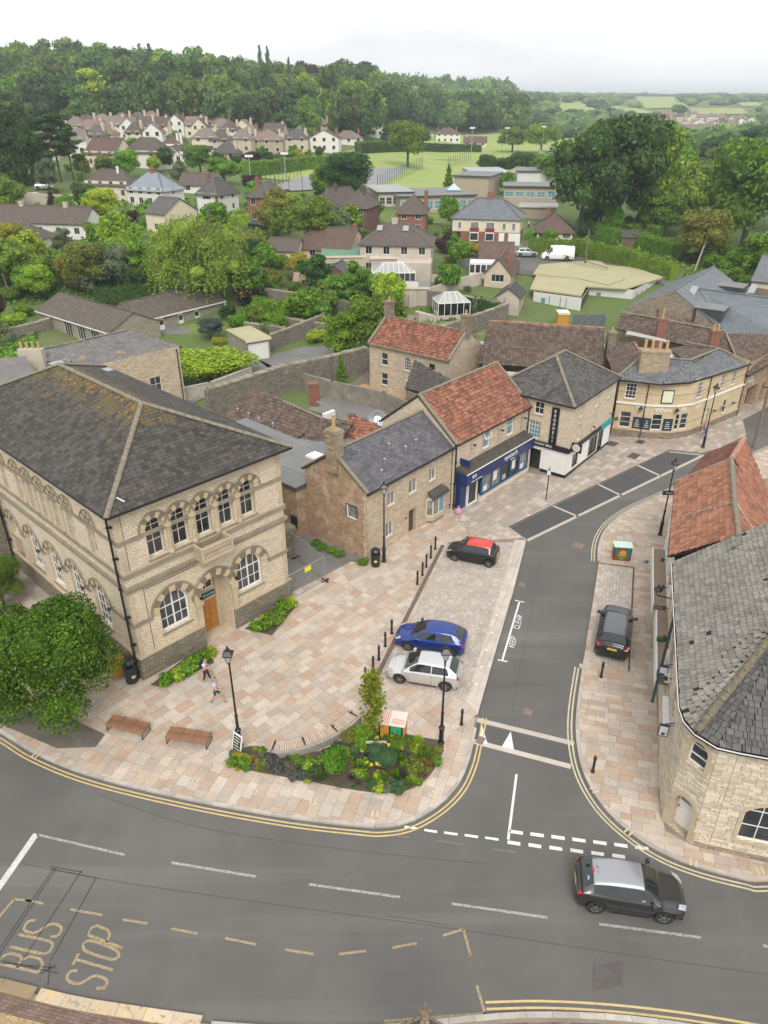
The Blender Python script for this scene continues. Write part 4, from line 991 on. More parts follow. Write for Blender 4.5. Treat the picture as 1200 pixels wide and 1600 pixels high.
sh.chimney(.1,2.85,.75,.95,6.0,9.0,M('chimney_stone',(.36,.29,.19),(.28,.23,.15),ns=3,brick=(.4,.2,(.22,.18,.13),.015,.3),bump=.6,bs=10),pots=1,potm=POT,ph=1.0,pr=.13)
for (x,y,z) in ((2.9,.9,0),(5.3,1.0,0),(6.6,1.1,0),(2.0,.4,0),(4.2,1.6,0)):
    roofvent(sh.roofo,(x,y,5.45+y*.70))
# bay window with dark canopy
mb=MB();bx=7.55;pts=[(bx-.95,0),(bx-.7,-.45),(bx+.7,-.45),(bx+.95,0)]
bay_=MB();bay_.prism(list(reversed([(p[0],p[1]) for p in pts]))[::-1],.35,.75);bay_.prism(pts,2.15,2.25);bo=bay_.build('bay_window',ASHLAR,sh.e)
for a,c in zip(pts,pts[1:]):
    T_=Matrix.Translation((a[0],a[1],0)) @ Matrix.Rotation(math.atan2(c[1]-a[1],c[0]-a[0]),4,'Z');l=math.dist(a,c)
    k=2 if l > 1 else 1
    for i in range(k):
        fm_=MB();fm_.T=T_;x0,x1=l*i/k,l*(i+1)/k
        fm_.box(x0,x0+.06,0,.06,.75,2.15);fm_.box(x1-.06,x1,0,.06,.75,2.15);fm_.box(x0+.06,x1-.06,0,.06,.75,.83);fm_.box(x0+.06,x1-.06,0,.06,2.07,2.15);fm_.build('frame',CREAMP,bo)
        g=MB();g.T=T_;g.poly([(x0+.05,.03,.8),(x1-.05,.03,.8),(x1-.05,.03,2.1),(x0+.05,.03,2.1)]);g.build('pane',GLASSC if i == 0 else GLASSB,bo)
cn=MB();N_=6
for i in range(N_):
    a0,a1=math.pi/2*i/N_,math.pi/2*(i+1)/N_;y0,z0,y1,z1=-.62*math.cos(a0),2.22+.45*math.sin(a0),-.62*math.cos(a1),2.22+.45*math.sin(a1)
    cn.hexa([(bx-1.1+.25*i/N_,y0,z0),(bx+1.1-.25*i/N_,y0,z0),(bx+1.1-.25*(i+1)/N_,y1,z1),(bx-1.1+.25*(i+1)/N_,y1,z1)],[(bx-1.1+.25*i/N_,y0,z0+.05),(bx+1.1-.25*i/N_,y0,z0+.05),(bx+1.1-.25*(i+1)/N_,y1,z1+.05),(bx-1.1+.25*(i+1)/N_,y1,z1+.05)])
cn.build('canopy',SL_DARK,bo)
sh.pipe('F',9.6,0,5.3,.05)
mb=MB();mb.box(4.1,4.3,-.03,-.002,1.6,1.72);mb.build('name_plate',plain('plate',(.02,.02,.02)),sh.e)

# flat roofed extension behind the cottage, with its own brick wall and yard gate
fx=Bld('flat_roof_extension','grey felt flat roofed extension with brick wall behind the stone cottage','building',sh.e.matrix_world @ Vector((0,0,0)),50,8.6,15.0,4.1,BRNBRK,BRNBRK)
fx.e.location=Vector((-1.14,42.38,0))+Matrix.Rotation(rad(50),4,'Z') @ Vector((-.9,5.72,0))
fx.D=4.2;fx.W=9.3;fx.Ls={'F': 9.3,'B': 9.3,'L': 4.2,'R': 4.2};fx.T['L']=Matrix.Translation((0,4.2,0)) @ rot2(-90);fx.T['R']=Matrix.Translation((9.3,0,0)) @ rot2(90);fx.T['B']=Matrix.Translation((9.3,4.2,0)) @ rot2(180)
fx.win('L',3.7,.7,.8,1.1,nx=1,nz=1,fm=plain('grey_frame',(.12,.12,.12)),gm=GLASS)
fx.walls();mb=MB();mb.box(-.12,9.3,-.1,4.3,4.1,4.22);mb.box(1.2,8.9,4.3,12.6,4.0,4.18);mb.build('roof',FLATR,fx.e)
mb=MB();mb.box(-.14,-.121,-.1,4.3,3.95,4.24);mb.box(-.14,9.3,-.13,-.101,3.95,4.24);mb.build('edge_trim',SL_DARK,fx.e)
mb=MB()
for i in range(1,6): mb.box(1.2+i*1.3,1.24+i*1.3,4.3,12.5,4.18,4.2)
for i in range(1,5): mb.box(-.1+i*1.8,-.06+i*1.8,-.1,4.25,4.22,4.24)
mb.build('felt_seam',FLATR,fx.e)
mb=MB();mb.box(1.2,8.9,4.31,12.6,-.2,4.0);mb.build('rear_wall',RENDG,fx.e)
mb=MB();mb.box(3.9,4.9,2.0,3.0,4.22,4.4);mb.build('skylight',WHITEP,fx.e)

# long brown tiled roof behind, with red pantile end
bro=PB('tiled_range','long low range with brown interlocking tiled roof, four metal vents and a brick chimney','building',[tuple(P(345,655,3.6)[:2]),tuple(P(470,700,3.6)[:2]),tuple(P(560,712,3.6)[:2]),tuple(P(590,690,3.6)[:2]),tuple(P(500,655,3.6)[:2]),tuple(P(396,618,3.6)[:2])],3.4,RUBBLE)
bro.walls(H={i: 3.3 for i in range(6)})
tb=dict(tw=.33,th=.32,wave=.035,t=.05,name='tile',stuff='tiles')
bro.polyroof([[bro.r(345,655,3.6),bro.r(455,697,3.6),bro.r(511,655,5.5),bro.r(397,607,5.5)],[bro.r(455,697,3.6),bro.r(520,706,3.6),bro.r(552,664,5.5),bro.r(505,655,5.5)]],BRT,tile=tb,caps=[(bro.r(397,607,5.5),bro.r(505,655,5.5)),(bro.r(496,628,5.4),bro.r(548,660,5.5))],capm=LEADR)
bro.polyroof([[bro.r(530,697,3.8),bro.r(575,706,3.8),bro.r(601,668,5.1),bro.r(546,648,5.1)]],RT1,name='red_roof',tile=dict(tw=.3,th=.32,wave=.04,t=.055,name='pantile',stuff='pantiles'))
for (x,y) in ((372,645),(389,652),(405,660),(427,668),(480,652),(507,664)): roofvent(bro.e,bro.r(x,y,4.3))
bro.chimney(*(bro.r(491,625,4.5)[:2]),.9,.6,4.0,6.1,REDBRK,pots=0)
mb=MB();mb.T=Matrix.Translation(bro.r(517,675,4.1)) @ rot2(50);mb.box(-.6,.6,0,.3,-.3,1.7);mb.build('white_dormer',WHITEP,bro.e)
# --- optician's shop
ey=Bld('optician_shop','limestone shop with red pantile roof and long navy blue shopfront fascia','shop',(5.25,50.0),49,10.35,7.0,5.75,STONEF,ASHLAR)
ey.e.location=(5.2,49.55,0)
ey.win('F',4.2,3.9,.95,1.65,sur=VSA,sill=ASHLAR,gm=GLASSB,nx=1,nz=2,sash=True,fw=.07);ey.win('F',7.65,3.9,.95,1.65,sur=VSA,sill=ASHLAR,gm=GLASSB,nx=1,nz=2,sash=True,fw=.07)
mb=MB();mb.T=Matrix.Translation((3.75,.1,5.45)) @ Matrix.Rotation(rad(-25),4,'X')
mb.box(0,.06,-.04,0,-.75,0);mb.box(.84,.9,-.04,0,-.75,0);mb.box(.06,.84,-.04,0,-.75,-.69);mb.box(.06,.84,-.04,0,-.06,0);mb.build('open_sash',WHITEP,ey.e)
ey.walls(gable='x',rise=2.8);ey.roof('gx',2.8,RT1,ov=.22,og=.08,tile=dict(tw=.27,th=.30,wave=.035,t=.05,n_obj=300,near=(6,-4),name='pantile',stuff='pantiles'),capm=LEADR,capr=.13,facia=GUTTER)
mb=MB();mb.beam((.02,-.2,5.68),(.02,3.5,8.68),.3,.12);mb.beam((10.33,-.2,5.68),(10.33,3.5,8.68),.22,.12);mb.build('verge',LEADR,ey.e)
NAVY=plain('navy_blue_fascia',(.008,.028,.125),.35);BLUE2=plain('shopfront_blue',(.01,.085,.20),.4)
sf=MB();sf.hexa([(.35,-1.0,2.55),(9.9,-1.0,2.55),(9.9,0,2.55),(.35,0,2.55)],[(.35,-1.0,3.25),(9.9,-1.0,3.25),(9.9,0,3.6),(.35,0,3.6)]);cnp=sf.build('shop_canopy',M('mossy_lead',(.09,.075,.06),(.05,.045,.04),ns=3,bs=12,bump=.8,grain=.4,stain=[((.15,.13,.10),5,.6,.1)]),ey.e)
mb=MB();mb.box(.3,9.95,-1.06,-1.001,2.35,3.22);mb.box(.3,.349,-1.0,-.02,2.35,3.22);fas=mb.build('fascia',NAVY,ey.e)
mb=MB();mb.box(.3,9.95,-1.07,-1.0,3.221,3.27);mb.build('trim',WHITEP,fas)
text(fas,'eyetech',.62,Matrix.Translation((6.35,-1.075,2.86)),WHITEP,.01);text(fas,'opticians',.17,Matrix.Translation((6.6,-1.075,2.48)),WHITEP,.008)
text(fas,'eo',.6,Matrix.Translation((1.25,-1.075,2.92)),WHITEP,.01);text(fas,'eyecare and eyewear',.17,Matrix.Translation((1.6,-1.075,2.5)),WHITEP,.008)
mb=MB();mb.box(2.75,9.6,-.78,-.5,.05,.55);mb.build('stall_riser',RENDC,ey.e)
fr=MB();xs_=[2.75,4.1,5.45,6.8,8.15,9.5]
for x in xs_: fr.box(x-.06,x+.06,-.84,-.7,.55,2.35)
fr.box(2.75,9.5,-.86,-.7,.55,.7);fr.box(2.75,9.5,-.84,-.7,2.25,2.35);shopf=fr.build('shopfront_frame',BLUE2,ey.e)
for i in range(5):
    g=MB();g.box(xs_[i]+.06,xs_[i+1]-.06,-.765,-.75,.7,2.25);g.build('pane',[GLASSC,GLASSC,GLASS,GLASS,GLASSC][i],shopf)
    p_=MB();p_.box(xs_[i]+.3,xs_[i]+.8,-.78,-.766,1.2 if i % 2 else .75,2.0 if i % 2 else 1.2);p_.build('window_poster',WHITEP if i != 2 else M('poster',(.35,.3,.3),(.6,.55,.5),ns=6),shopf)
mb=MB();mb.box(9.55,9.9,-.8,-.01,0,2.35);mb.build('pilaster',RENDC,ey.e)
mb=MB();mb.box(.36,2.69,-.45,-.02,.02,2.35);mb.build('door_recess',NAVY,ey.e)
sd=dict(x0=1.15,x1=2.45,z0=.08,z1=2.25,d=-.5);dm=MB();dm.box(1.15,1.27,-.62,-.46,.08,2.25);dm.box(2.33,2.45,-.62,-.46,.08,2.25);dm.box(1.27,2.33,-.62,-.46,.08,.25);dm.box(1.27,2.33,-.62,-.46,2.1,2.25);dd_=dm.build('door',WHITEP,ey.e)
g=MB();g.box(1.27,2.33,-.55,-.5,.25,2.1);g.build('pane',GLASS,dd_)
mb=MB();mb.box(.7,.78,-1.0,-.05,3.75,4.25);ps=mb.build('hanging_sign',NAVY,ey.e)
for x in (2.1,5.9,9.3): 
    mb=MB();mb.tube((x,0,4.9),(x,-.35,5.0),.02,n=5);mb.tube((x-.15,-.38,4.95),(x+.12,-.36,4.88),.06,.09,n=7);mb.tube((x,-.01,3.8),(x,-.01,4.9),.012,n=4);mb.build('wall_lamp',BLACKM,ey.e)
ey.pipe('F',.12,0,5.6,.06);ey.pipe('F',10.3,3.3,5.6,.05)
# render-walled rear wing of the shop and the small tiled outbuilding beside it
rw=PB('rendered_rear_wing','narrow cement rendered rear wing with one small window behind the shop roof','building',[tuple(P(x,y,3.5)[:2]) for x,y in ((590,697),(600,705),(672,655),(660,640))],4.6,RENDG)
rw.walls()
ob=PB('tiled_outbuilding','small stone outbuilding with dark grey interlocking tile roof in the cottage yard','outbuilding',[tuple(P(x,y,2.6)[:2]) for x,y in ((634,610),(690,632),(735,605),(700,578))],2.7,RUBBLE)
ob.walls();DKT=M('dark_interlocking_tile',(.085,.075,.066),(.066,.058,.052),ns=1.5,var=.2,rough=.8,grain=.15)
ob.polyroof([[ob.r(633,607,2.8),ob.r(700,628,2.8),ob.r(717,600,4.4),ob.r(652,568,4.4)],[ob.r(700,628,2.8),ob.r(752,596,2.8),ob.r(742,582,4.0),ob.r(717,600,4.4)]],DKT,tile=dict(tw=.33,th=.32,wave=.035,t=.05,name='tile',stuff='tiles'))
# --- barbecue deli on the corner
de=Bld('corner_deli','three storey corner building, stone above and white painted ground floor with black trim','shop',(9.31,59.56),-38,7.25,8.9,6.6,STONEF,STONEF)
GW=dict(sur=VSA,sill=ASHLAR)
de.win('F',4.35,5.05,.85,1.1,nx=2,nz=2,gm=GLASS,**GW);de.win('F',4.1,2.9,1.05,1.5,nx=4,nz=4,gm=GLASSB,**GW)
for y,z,h in ((1.9,4.9,1.1),(1.9,2.85,1.4),(5.0,2.85,1.4),(5.0,4.9,1.1),(7.4,4.95,1.0)): de.win('R',y,z,.7,h,nx=2,nz=2,gm=GLASSC,d=.14,**GW)
de.ops['F'].append(dict(x0=3.2,x1=4.95,z0=.02,z1=2.0,a=0,d=.5));de.ops['R'].append(dict(x0=1.2,x1=2.3,z0=.55,z1=1.75,a=0,d=.1));de.ops['R'].append(dict(x0=4.4,x1=6.2,z0=.4,z1=2.1,a=0,d=.1));de.ops['R'].append(dict(x0=6.3,x1=7.4,z0=.05,z1=2.1,a=0,d=.2))
de.walls();de.roof('hy',2.4,SL_DARK,ov=.25,tile=dict(tw=.34,th=.26,t=.02,n_obj=200,near=(6,-4),name='slate',stuff='slates'),capm=LEADR,capr=.13,facia=GUTTER)
wf=MB();wall(wf,Matrix.Translation((-.0,-.03,0)),7.28,2.45,[o for o in de.ops['F'] if o['z1'] < 2.3],z0=.35,depth=.05);wall(wf,de.T['R'] @ Matrix.Translation((0,-.03,0)),8.9,2.3,[o for o in de.ops['R'] if o['z1'] < 2.3],z0=.35,depth=.05);wf.T=None;wf.build('painted_ground_floor',WHITEP,de.e)
bb_=MB();bb_.box(0,3.15,-.06,-.031,0,.35);bb_.box(5.0,7.31,-.06,-.031,0,.35);bb_.box(7.281,7.31,-.031,8.9,0,.35);bb_.build('black_skirting',BLACKM,de.e)
for (sd_,x0,x1,z0,z1) in (('F',3.2,4.95,.02,2.0),('R',1.2,2.3,.55,1.75),('R',4.4,6.2,.4,2.1),('R',6.3,7.4,.05,2.1)):
    window(de.e,de.T[sd_],dict(x0=x0,x1=x1,z0=z0,z1=z1,a=0,d=.3 if sd_ == 'F' else .09,fw=.09,nx=2 if x1-x0 > 1.5 else 1,nz=1),BLACKM,GLASS,name='shop_window')
TR=de.T['R'];mb=MB();mb.box(1.0,7.35,-.16,-.04,2.35,2.8);f1=mb.build('fascia',BLACKM,de.e);text(f1,"SMOKIN' BBQ",.3,Matrix.Translation((5.0,-.165,2.6)),WHITEP,.006);mb=MB();mb.box(2.3,3.0,-.18,-.161,2.36,2.79);mb.build('wood_emblem',M('emblem_wood',(.35,.20,.14),(.12,.07,.05),ns=12),f1)
mb=MB();mb.T=TR;mb.box(.02,6.4,-.16,-.04,2.3,2.65);mb.build('side_fascia',BLACKM,de.e)
mb=MB();mb.T=TR;mb.box(6.4,8.7,-.2,-.04,2.3,2.75);mb.build('teal_fascia',plain('teal',(.02,.30,.30),.5),de.e)
mb=MB();mb.box(5.55,6.2,-.14,-.02,2.85,6.0);f2=mb.build('vertical_sign',BLACKM,de.e)
for i,ch in enumerate('BBQ&DELI'): text(f2,ch,.34,Matrix.Translation((5.87,-.145,5.7-i*.37)),WHITEP,.006)
mb=MB();mb.T=TR;mb.box(.55,.63,-.95,-.08,2.35,3.15);sb=mb.build('projecting_sign',BLACKM,de.e);mb=MB();mb.T=TR @ Matrix.Translation((.54,-.5,2.75)) @ Matrix.Rotation(rad(-90),4,'Y');
mb.lathe([(.33,0),(.33,.012),(.24,.012),(.24,0)],n=20);mb.lathe([(.1,0),(.1,.014)],n=12);mb.build('roundel',WHITEP,sb)
for (sd_,x) in (('F',1.6),('R',4.2),('R',8.0)): spot(de.T[sd_],de.e,x,3.4)
mb=MB();mb.tube((-.35,-.35,.75),(-.35,-.35,1.7),.2,n=10);mb.build('outdoor_heater',GUTTER,de.e) if False else None
# --- big brown tiled building behind the deli
br=PB('brown_roofed_building','large building with dark brown ribbed tile roof and orange ridge behind the deli','building',[tuple(P(x,y,4.6)[:2]) for x,y in ((752,577),(942,592))] + [(24.2,78.5),(13.2,83)],4.6,RENDC)
br.walls();br.polyroof([[br.r(748,568,4.5),br.r(944,582,4.5),br.r(944,514,7.5),br.r(764,503,7.5)]],BRT,tile=dict(tw=.33,th=.33,wave=.04,t=.055,name='tile',stuff='tiles'),caps=[(br.r(764,502,7.5),br.r(944,513,7.5))],capm=RT2,capr=.14)
a1,a2=br.r(764,503,7.5),br.r(944,514,7.5);br.polyroof([[a2,a1,a1*1+Vector((1.2,5.5,-3)),a2*1+Vector((1.2,5.5,-3))][::-1]],BRTF,name='rear_roof')
mb=MB();A_,B_,C_=br.r(752,577,4.3),br.r(764,503,7.4),br.r(764,503,7.5)+Vector((1.2,7,-3.8));mb.poly([A_,B_,C_,(C_.x,C_.y,0),(A_.x,A_.y,0)]);A_,B_,C_=br.r(942,592,4.3),br.r(944,514,7.4),a2+Vector((1.2,7,-3.8));mb.poly([A_,B_,C_,(C_.x,C_.y,0),(A_.x,A_.y,0)]);mb.build('gable_wall',RUBBLE,br.e)
lo=PB('low_red_outhouse','low outhouse with a dark red tiled roof between the cottage and brown roofed building','outbuilding',[tuple(P(x,y,3)[:2]) for x,y in ((705,570),(752,576),(757,548),(712,545))],3,RENDC);lo.walls()
lo.polyroof([[lo.r(702,568,3),lo.r(752,575,3),lo.r(756,547,4.4),lo.r(709,545,4.4)]],BRTR,tile=dict(tw=.33,th=.33,wave=.035,t=.05,name='tile',stuff='tiles'))
# --- red roofed stone cottage in the yard
rc_a,rc_b=P(578,607),P(716,643)
dx_=rc_b-rc_a;rca=math.degrees(math.atan2(dx_.y,dx_.x));rc=Bld('yard_cottage','detached limestone cottage with orange pantile roof, central arched window and white door','house',rc_a,rca,10.2,6.2,5.2,STONE,ASHLAR)
WH=dict(fm=WHITEP,sill=ASHLAR,sur=ASHLAR)
rc.win('F',2.0,3.0,.85,1.35,nx=1,nz=2,sash=True,**WH);rc.win('F',5.0,3.0,.85,1.0,.42,nx=3,nz=3,**WH);rc.win('F',8.0,3.0,.85,1.35,nx=1,nz=2,sash=True,**WH);rc.win('F',2.0,.8,.85,1.35,nx=1,nz=2,sash=True,**WH);rc.door('F',5.2,1.0,2.1,WHITEP,z=.1,panels=(1,2),glaze=(.5,.8))
rc.win('R',3.1,1.2,.9,1.2,nx=1,nz=2,**WH)
rc.walls(gable='x',rise=2.1);rc.roof('gx',2.1,RT2,ov=.2,og=-.05,tile=dict(mat=RT1,tw=.28,th=.33,wave=.035,t=.05,name='pantile',stuff='pantiles'),capm=LEADR)
mb=MB();[mb.beam((x,-.25,5.2),(x,3.1,7.5),.28,.16) for x in (.05,10.15)];mb.beam((-.1,-.28,5.08),(10.3,-.28,5.08),.1,.1);mb.build('coping',LEADR,rc.e)
for x in (.3,9.9): rc.chimney(x,3.1,.85,.75,6.6,9.0,RUBBLE,pots=1,potm=POT)
# --- the pub on the bend
G_=P(1150,650);pfp=[(21.48,64.34),(24.44,63.35),(26.6,63.2),(28.3,63.75),(29.94,65.0),(G_.x,G_.y),(G_.x-2.2,G_.y+3.6),(24.5,71.0)]
pb_=PB('corner_pub','two storey cream stone public house curving round the street corner, with white lettering','pub',pfp,5.75,STONEF,ASHLAR)
PBL=M('pub_stone',(.58,.47,.30),(.52,.42,.27),ns=.8,rough=.9,brick=(.6,.22,(.40,.31,.19),.008,.07),grain=.12,bump=.2,bs=10,stain=[((.38,.29,.18),1.0,.62,.2)]);pb_.wm=PBL
pb_.win(0,1.1,3.75,.95,1.5,nx=3,nz=4,fm=WHITEP,sill=ASHLAR,fw=.07);pb_.win(0,1.0,.95,1.0,1.55,nx=1,nz=3,fm=WHITEP,sill=ASHLAR)
pb_.win(1,.7,.95,.95,1.55,nx=1,nz=3,fm=WHITEP,sill=ASHLAR);pb_.win(2,.45,.95,.5,1.55,nx=1,nz=3,fm=WHITEP);pb_.win(2,1.2,.95,.8,1.55,nx=1,nz=3,fm=WHITEP)
pb_.win(3,.8,3.75,.9,1.5,nx=3,nz=4,fm=WHITEP,sill=ASHLAR)
pb_.door(4,.8,.9,2.1,CREAMP,z=.1,d=.25);pb_.win(4,2.6,3.75,.8,1.4,nx=3,nz=4,fm=WHITEP,sill=ASHLAR);pb_.win(4,4.6,3.75,.8,1.4,nx=3,nz=4,fm=WHITEP,sill=ASHLAR);pb_.win(4,4.0,1.0,.7,1.4,nx=1,nz=2,fm=WHITEP,sill=ASHLAR)
pb_.walls()
def pband(z,h,o_,mat,nm,segs=(0,1,2,3,4)):
    mb=MB()
    for i in segs: mb.T=pb_.T[i];mb.box(-.03,pb_.Ls[i]+.03,-o_,-.002,z,z+h)
    mb.build(nm,mat,pb_.e)
pband(3.28,.14,.12,WHITEP,'white_string_course');pband(0,.75,.06,RUBBLE,'plinth');pband(.75,.1,.1,ASHLAR,'sill_band');pband(1.55,.04,.012,M('brown_line',(.22,.13,.09)),'painted_line');pband(4.35,.04,.012,M('brown_line2',(.22,.13,.09)),'painted_line')
for i,s_ in ((0,'The'),(1,'White'),(2,'H'),(3,'art')):
    text(pb_.e,s_,.62,pb_.T[i] @ Matrix.Translation((pb_.Ls[i]*(.72 if i == 0 else .5),-.03,2.93)),WHITEP,.02,name='lettering')
for i,x,z,w,h in ((0,2.1,1.0,.8,1.1),(0,2.95,1.0,.7,1.1),(1,.6,1.0,.0,0),(1,1.7,.95,.85,1.15)):
    if w: mb=MB();mb.T=pb_.T[i];mb.box(x-w/2,x+w/2,-.06,-.004,z,z+h);mo=mb.build('menu_board',plain('chalk_navy',(.012,.03,.045),.6),pb_.e);
    if w:
        for k in range(4): l=MB();l.T=pb_.T[i];l.box(x-w*.3+.03*k,x+w*.3-.05*k,-.066,-.061,z+.2+k*.2,z+.25+k*.2);l.build('chalk_line',WHITEP,mo)
mb=MB();mb.T=pb_.T[1];mb.box(.7,1.75,-.1,-.004,3.6,4.85);pfr=mb.build('picture_sign',plain('sign_frame',(.03,.05,.05)),pb_.e);mb=MB();mb.T=pb_.T[1];mb.box(.78,1.67,-.11,-.101,3.7,4.77);mb.build('picture',M('faded_picture',(.62,.66,.66),(.66,.68,.42),ns=1.2,grain=.03),pfr)
for i,x in ((0,2.2),(1,2.2)): lantern(pb_.e,pb_.T[i] @ Vector((x,-.35,2.75)),.7)
for i,x in ((0,.25),(4,1.8),(4,3.2),(4,5.2)):
    p_=pb_.T[i] @ Vector((x,-.25,1.9));mb=MB();mb.lathe([(.02,-.2),(.18,0)],p_,8);mb.build('hanging_basket',M('basket',(.12,.07,.04)),pb_.e)
for i,x in ((0,2.55),(4,.15),(4,pb_.Ls[4]-.1)): pb_.pipe(i,x,0,5.6,.045,mat=M('dark_pipe',(.05,.035,.03)))
r_=pb_.r;E1,E2,E3,E4,E5=r_(961,592,5.65),r_(1035,600,5.65),r_(1078,597,5.65),r_(1106,589,5.65),r_(1174,568,5.65);R1,R2,R3=r_(1003,557,7.1),r_(1078,563,7.1),r_(1123,545,7.05)
pb_.polyroof([[E1,E2,R2,R1],[E2,E3,R2],[E3,E4,R2],[E4,E5,R3,R2]],SL_PUB,tile=dict(tw=.36,th=.26,t=.018,ragged=.004,name='slate',stuff='slates'),caps=[(E1,R1),(R1,R2),(R2,R3),(R3,E5)],capm=LEADR)
mb=MB()
for a,b in ((E1,E2),(E2,E3),(E3,E4),(E4,E5)): mb.beam(a-Vector((0,0,.08)),b-Vector((0,0,.08)),.14,.1)
mb.build('gutter',GUTTER,pb_.e)
tt=dict(tw=.34,th=.34,wave=.035,t=.05,name='tile',stuff='tiles')
pb_.polyroof([[r_(948,556,5.6),E1,R1,r_(991,535,7.1),r_(962,537,6.1)]],BRT,name='brown_roof',tile=tt,caps=[(R1,r_(991,535,7.1))],capm=RT2)
pb_.polyroof([[r_(1044,545,5.6),R2,R3,r_(1072,535,6.4)]],BRT,name='inner_roof',tile=tt,caps=[(r_(1072,535,6.4),R3)],capm=LEADR)
pb_.polyroof([[r_(964,514,5.2),r_(1150,557,5.2),r_(1133,518,6.5),r_(970,487,6.5)]],BRT,name='long_roof',tile=tt,caps=[(r_(970,487,6.5),r_(1133,518,6.5)),(r_(1133,518,6.5),r_(1151,560,5.2))],capm=LEADR)
pb_.polyroof([[r_(1150,558,5.2),r_(1176,567,5.8),r_(1290,530,5.8),r_(1250,512,7.2),r_(1137,519,6.5)]],BRT,name='side_roof',tile=tt)
mb=MB();mb.poly([r_(978,522,5.9),r_(1044,535,5.9),r_(1040,530,6.1),r_(982,517,6.1)]);slab3(mb,[r_(978,524,5.6),r_(1044,537,5.6),r_(1042,532,6.0),r_(980,517,6.0)]);mb.build('pale_canopy',M('pale_grey_sheet',(.42,.40,.38),(.36,.35,.33)),pb_.e)
mb=MB();mb.prism([tuple((Vector((x,y,0))-pb_.o)[:2]) for x,y in ((23.8,66),(29.5,66.8),(33,70),(29,76),(23.5,77))],0,4.9);mb.build('inner_block',RENDG,pb_.e)
c_=r_(1021,586,6.0);mb=MB();TT=Matrix.Translation((c_.x,c_.y+.5,0)) @ rot2(-8);mb.T=TT;mb.box(-1.25,1.25,-.45,.45,5.7,8.0);mb.box(-1.32,1.32,-.52,.52,8.0,8.15);ch=mb.build('chimney',M('pub_chimney',(.40,.33,.22),(.34,.27,.18),ns=2,brick=(.3,.12,(.28,.23,.16),.012,.25),bump=.5,bs=10),pb_.e)
for i in range(4): p_=MB();p_.lathe([(.17,0),(.14,.1),(.13,.8),(.16,.85),(.16,.9)],TT @ Vector((-.95+i*.62,0,8.13)),10);p_.build('chimney_pot',POT,ch)
for (x,y,z,n) in ((1030,528,7.0,1),(1112,548,6.9,2)):
    c_=r_(x,y,z-1.5);pb_.chimney(c_.x,c_.y,.9,.6,z-3,z+.6,REDBRK,pots=n,potm=POT,ph=1.0 if n == 1 else .6)
c_=r_(953,560,5.0);pb_.chimney(c_.x,c_.y+.5,.8,.8,0,7.6,RUBBLE,pots=1,potm=POT)
for (x,y) in ((1052,560),(1073,564)):
    c_=P(x,y,5.2);ps_=thing('parasol','white parasol open in the pub yard, %s of the pair behind the wide chimney' % ('nearer' if x == 1052 else 'farther'),'parasol',c_,0,'parasols in the pub yard');mb=MB();mb.tube((0,0,-3),(0,0,.2),.03,n=6);mb.build('pole',M_GALV,ps_);mb=MB()
    for k in range(8):
        a0,a1=k*math.pi/4,(k+1)*math.pi/4;mb.poly([(0,0,.5),(1.4*math.cos(a0),1.4*math.sin(a0),0),(1.4*math.cos(a1),1.4*math.sin(a1),0)])
    mb.build('canopy',WHITEP,ps_)
# brick continuation of the pub
bk=PB('brick_coach_house','worn brick coach house with a wide dark doorway beside the pub','building',[(G_.x,G_.y),tuple(P(1200,621)[:2]),tuple(P(1260,590)[:2]),(44,84),(G_.x-2,G_.y+4)],5.5,BRNBRK)
bk.win(0,1.6,3.2,1.5,1.5,nx=6,nz=4,fm=WHITEP);bk.op(0,2.6,.05,2.6,2.5,d=.8);bk.op(0,5.4,.05,.9,2.2,d=.4);bk.walls()
mb=MB();mb.T=bk.T[0];mb.box(1.2,4.0,.81,.9,0,2.7);mb.box(4.8,6.0,.41,.5,0,2.4);mb.build('dark_door',DKDOOR,bk.e)
# --- big slate roofed hall at the back right
bh=PB('slate_barn_hall','large stone hall with a broad triangular gable and steep grey slate roofs','hall',[tuple(P(976,489,6.0)[:2]),tuple(P(1135,522,6.0)[:2]),(50,72),(62,95),(44,112)],5.0,RUBBLE)
bh.walls();w_=bh.r;AP,LC,RC_=w_(1054,453,8.3),w_(978,480,5.0),w_(1135,520,5.0);mb=MB();mb.poly([LC-Vector((0,0,3)),RC_-Vector((0,0,3)),RC_,AP,LC]);mb.build('gable_wall',M('patched_gable',(.42,.35,.26),(.35,.29,.21),ns=1,brick=(.3,.14,(.24,.2,.15),.02,.35),bump=.8,bs=7,bd=.04,grain=.25,stain=[((.20,.075,.045),.45,.585,.05),((.38,.33,.25),2,.6,.2)]),bh.e)
BK=w_(1116,416,8.3);LB=LC+BK-AP;SLB=M('steel_grey_slate',(.16,.175,.195),(.12,.135,.15),ns=.6,brick=(.35,.25,(.09,.1,.11),.012,.12),rough=.5,bump=.4,bs=12,grain=.15,stain=[((.26,.27,.27),3,.62,.15)])
bh.polyroof([[LB,LC,AP,BK],[RC_,RC_+BK-AP,BK,AP]],SLB,caps=[(AP,BK)])
bh.polyroof([[w_(1135,521,5.0),w_(1290,565,5.0),w_(1290,478,7.7),w_(1092,451,7.7)]],SLB,name='side_roof',caps=[(w_(1092,451,7.7),w_(1290,478,7.7))])
for (x,y,z) in ((1108,483,6.9),(1140,448,7.2)):
    c_=w_(x,y,z);mb=MB();mb.T=Matrix.Translation(c_) @ rot2(-35);mb.box(-1.6,1.6,-.2,2.6,-1.6,.0);d_=mb.build('dormer',plain('dark_cladding',(.045,.055,.06),.5),bh.e);mb=MB();mb.T=Matrix.Translation(c_) @ rot2(-35);mb.box(-1.7,1.7,-.3,2.7,0.001,.1);mb.build('dormer_roof',FLATR,d_)
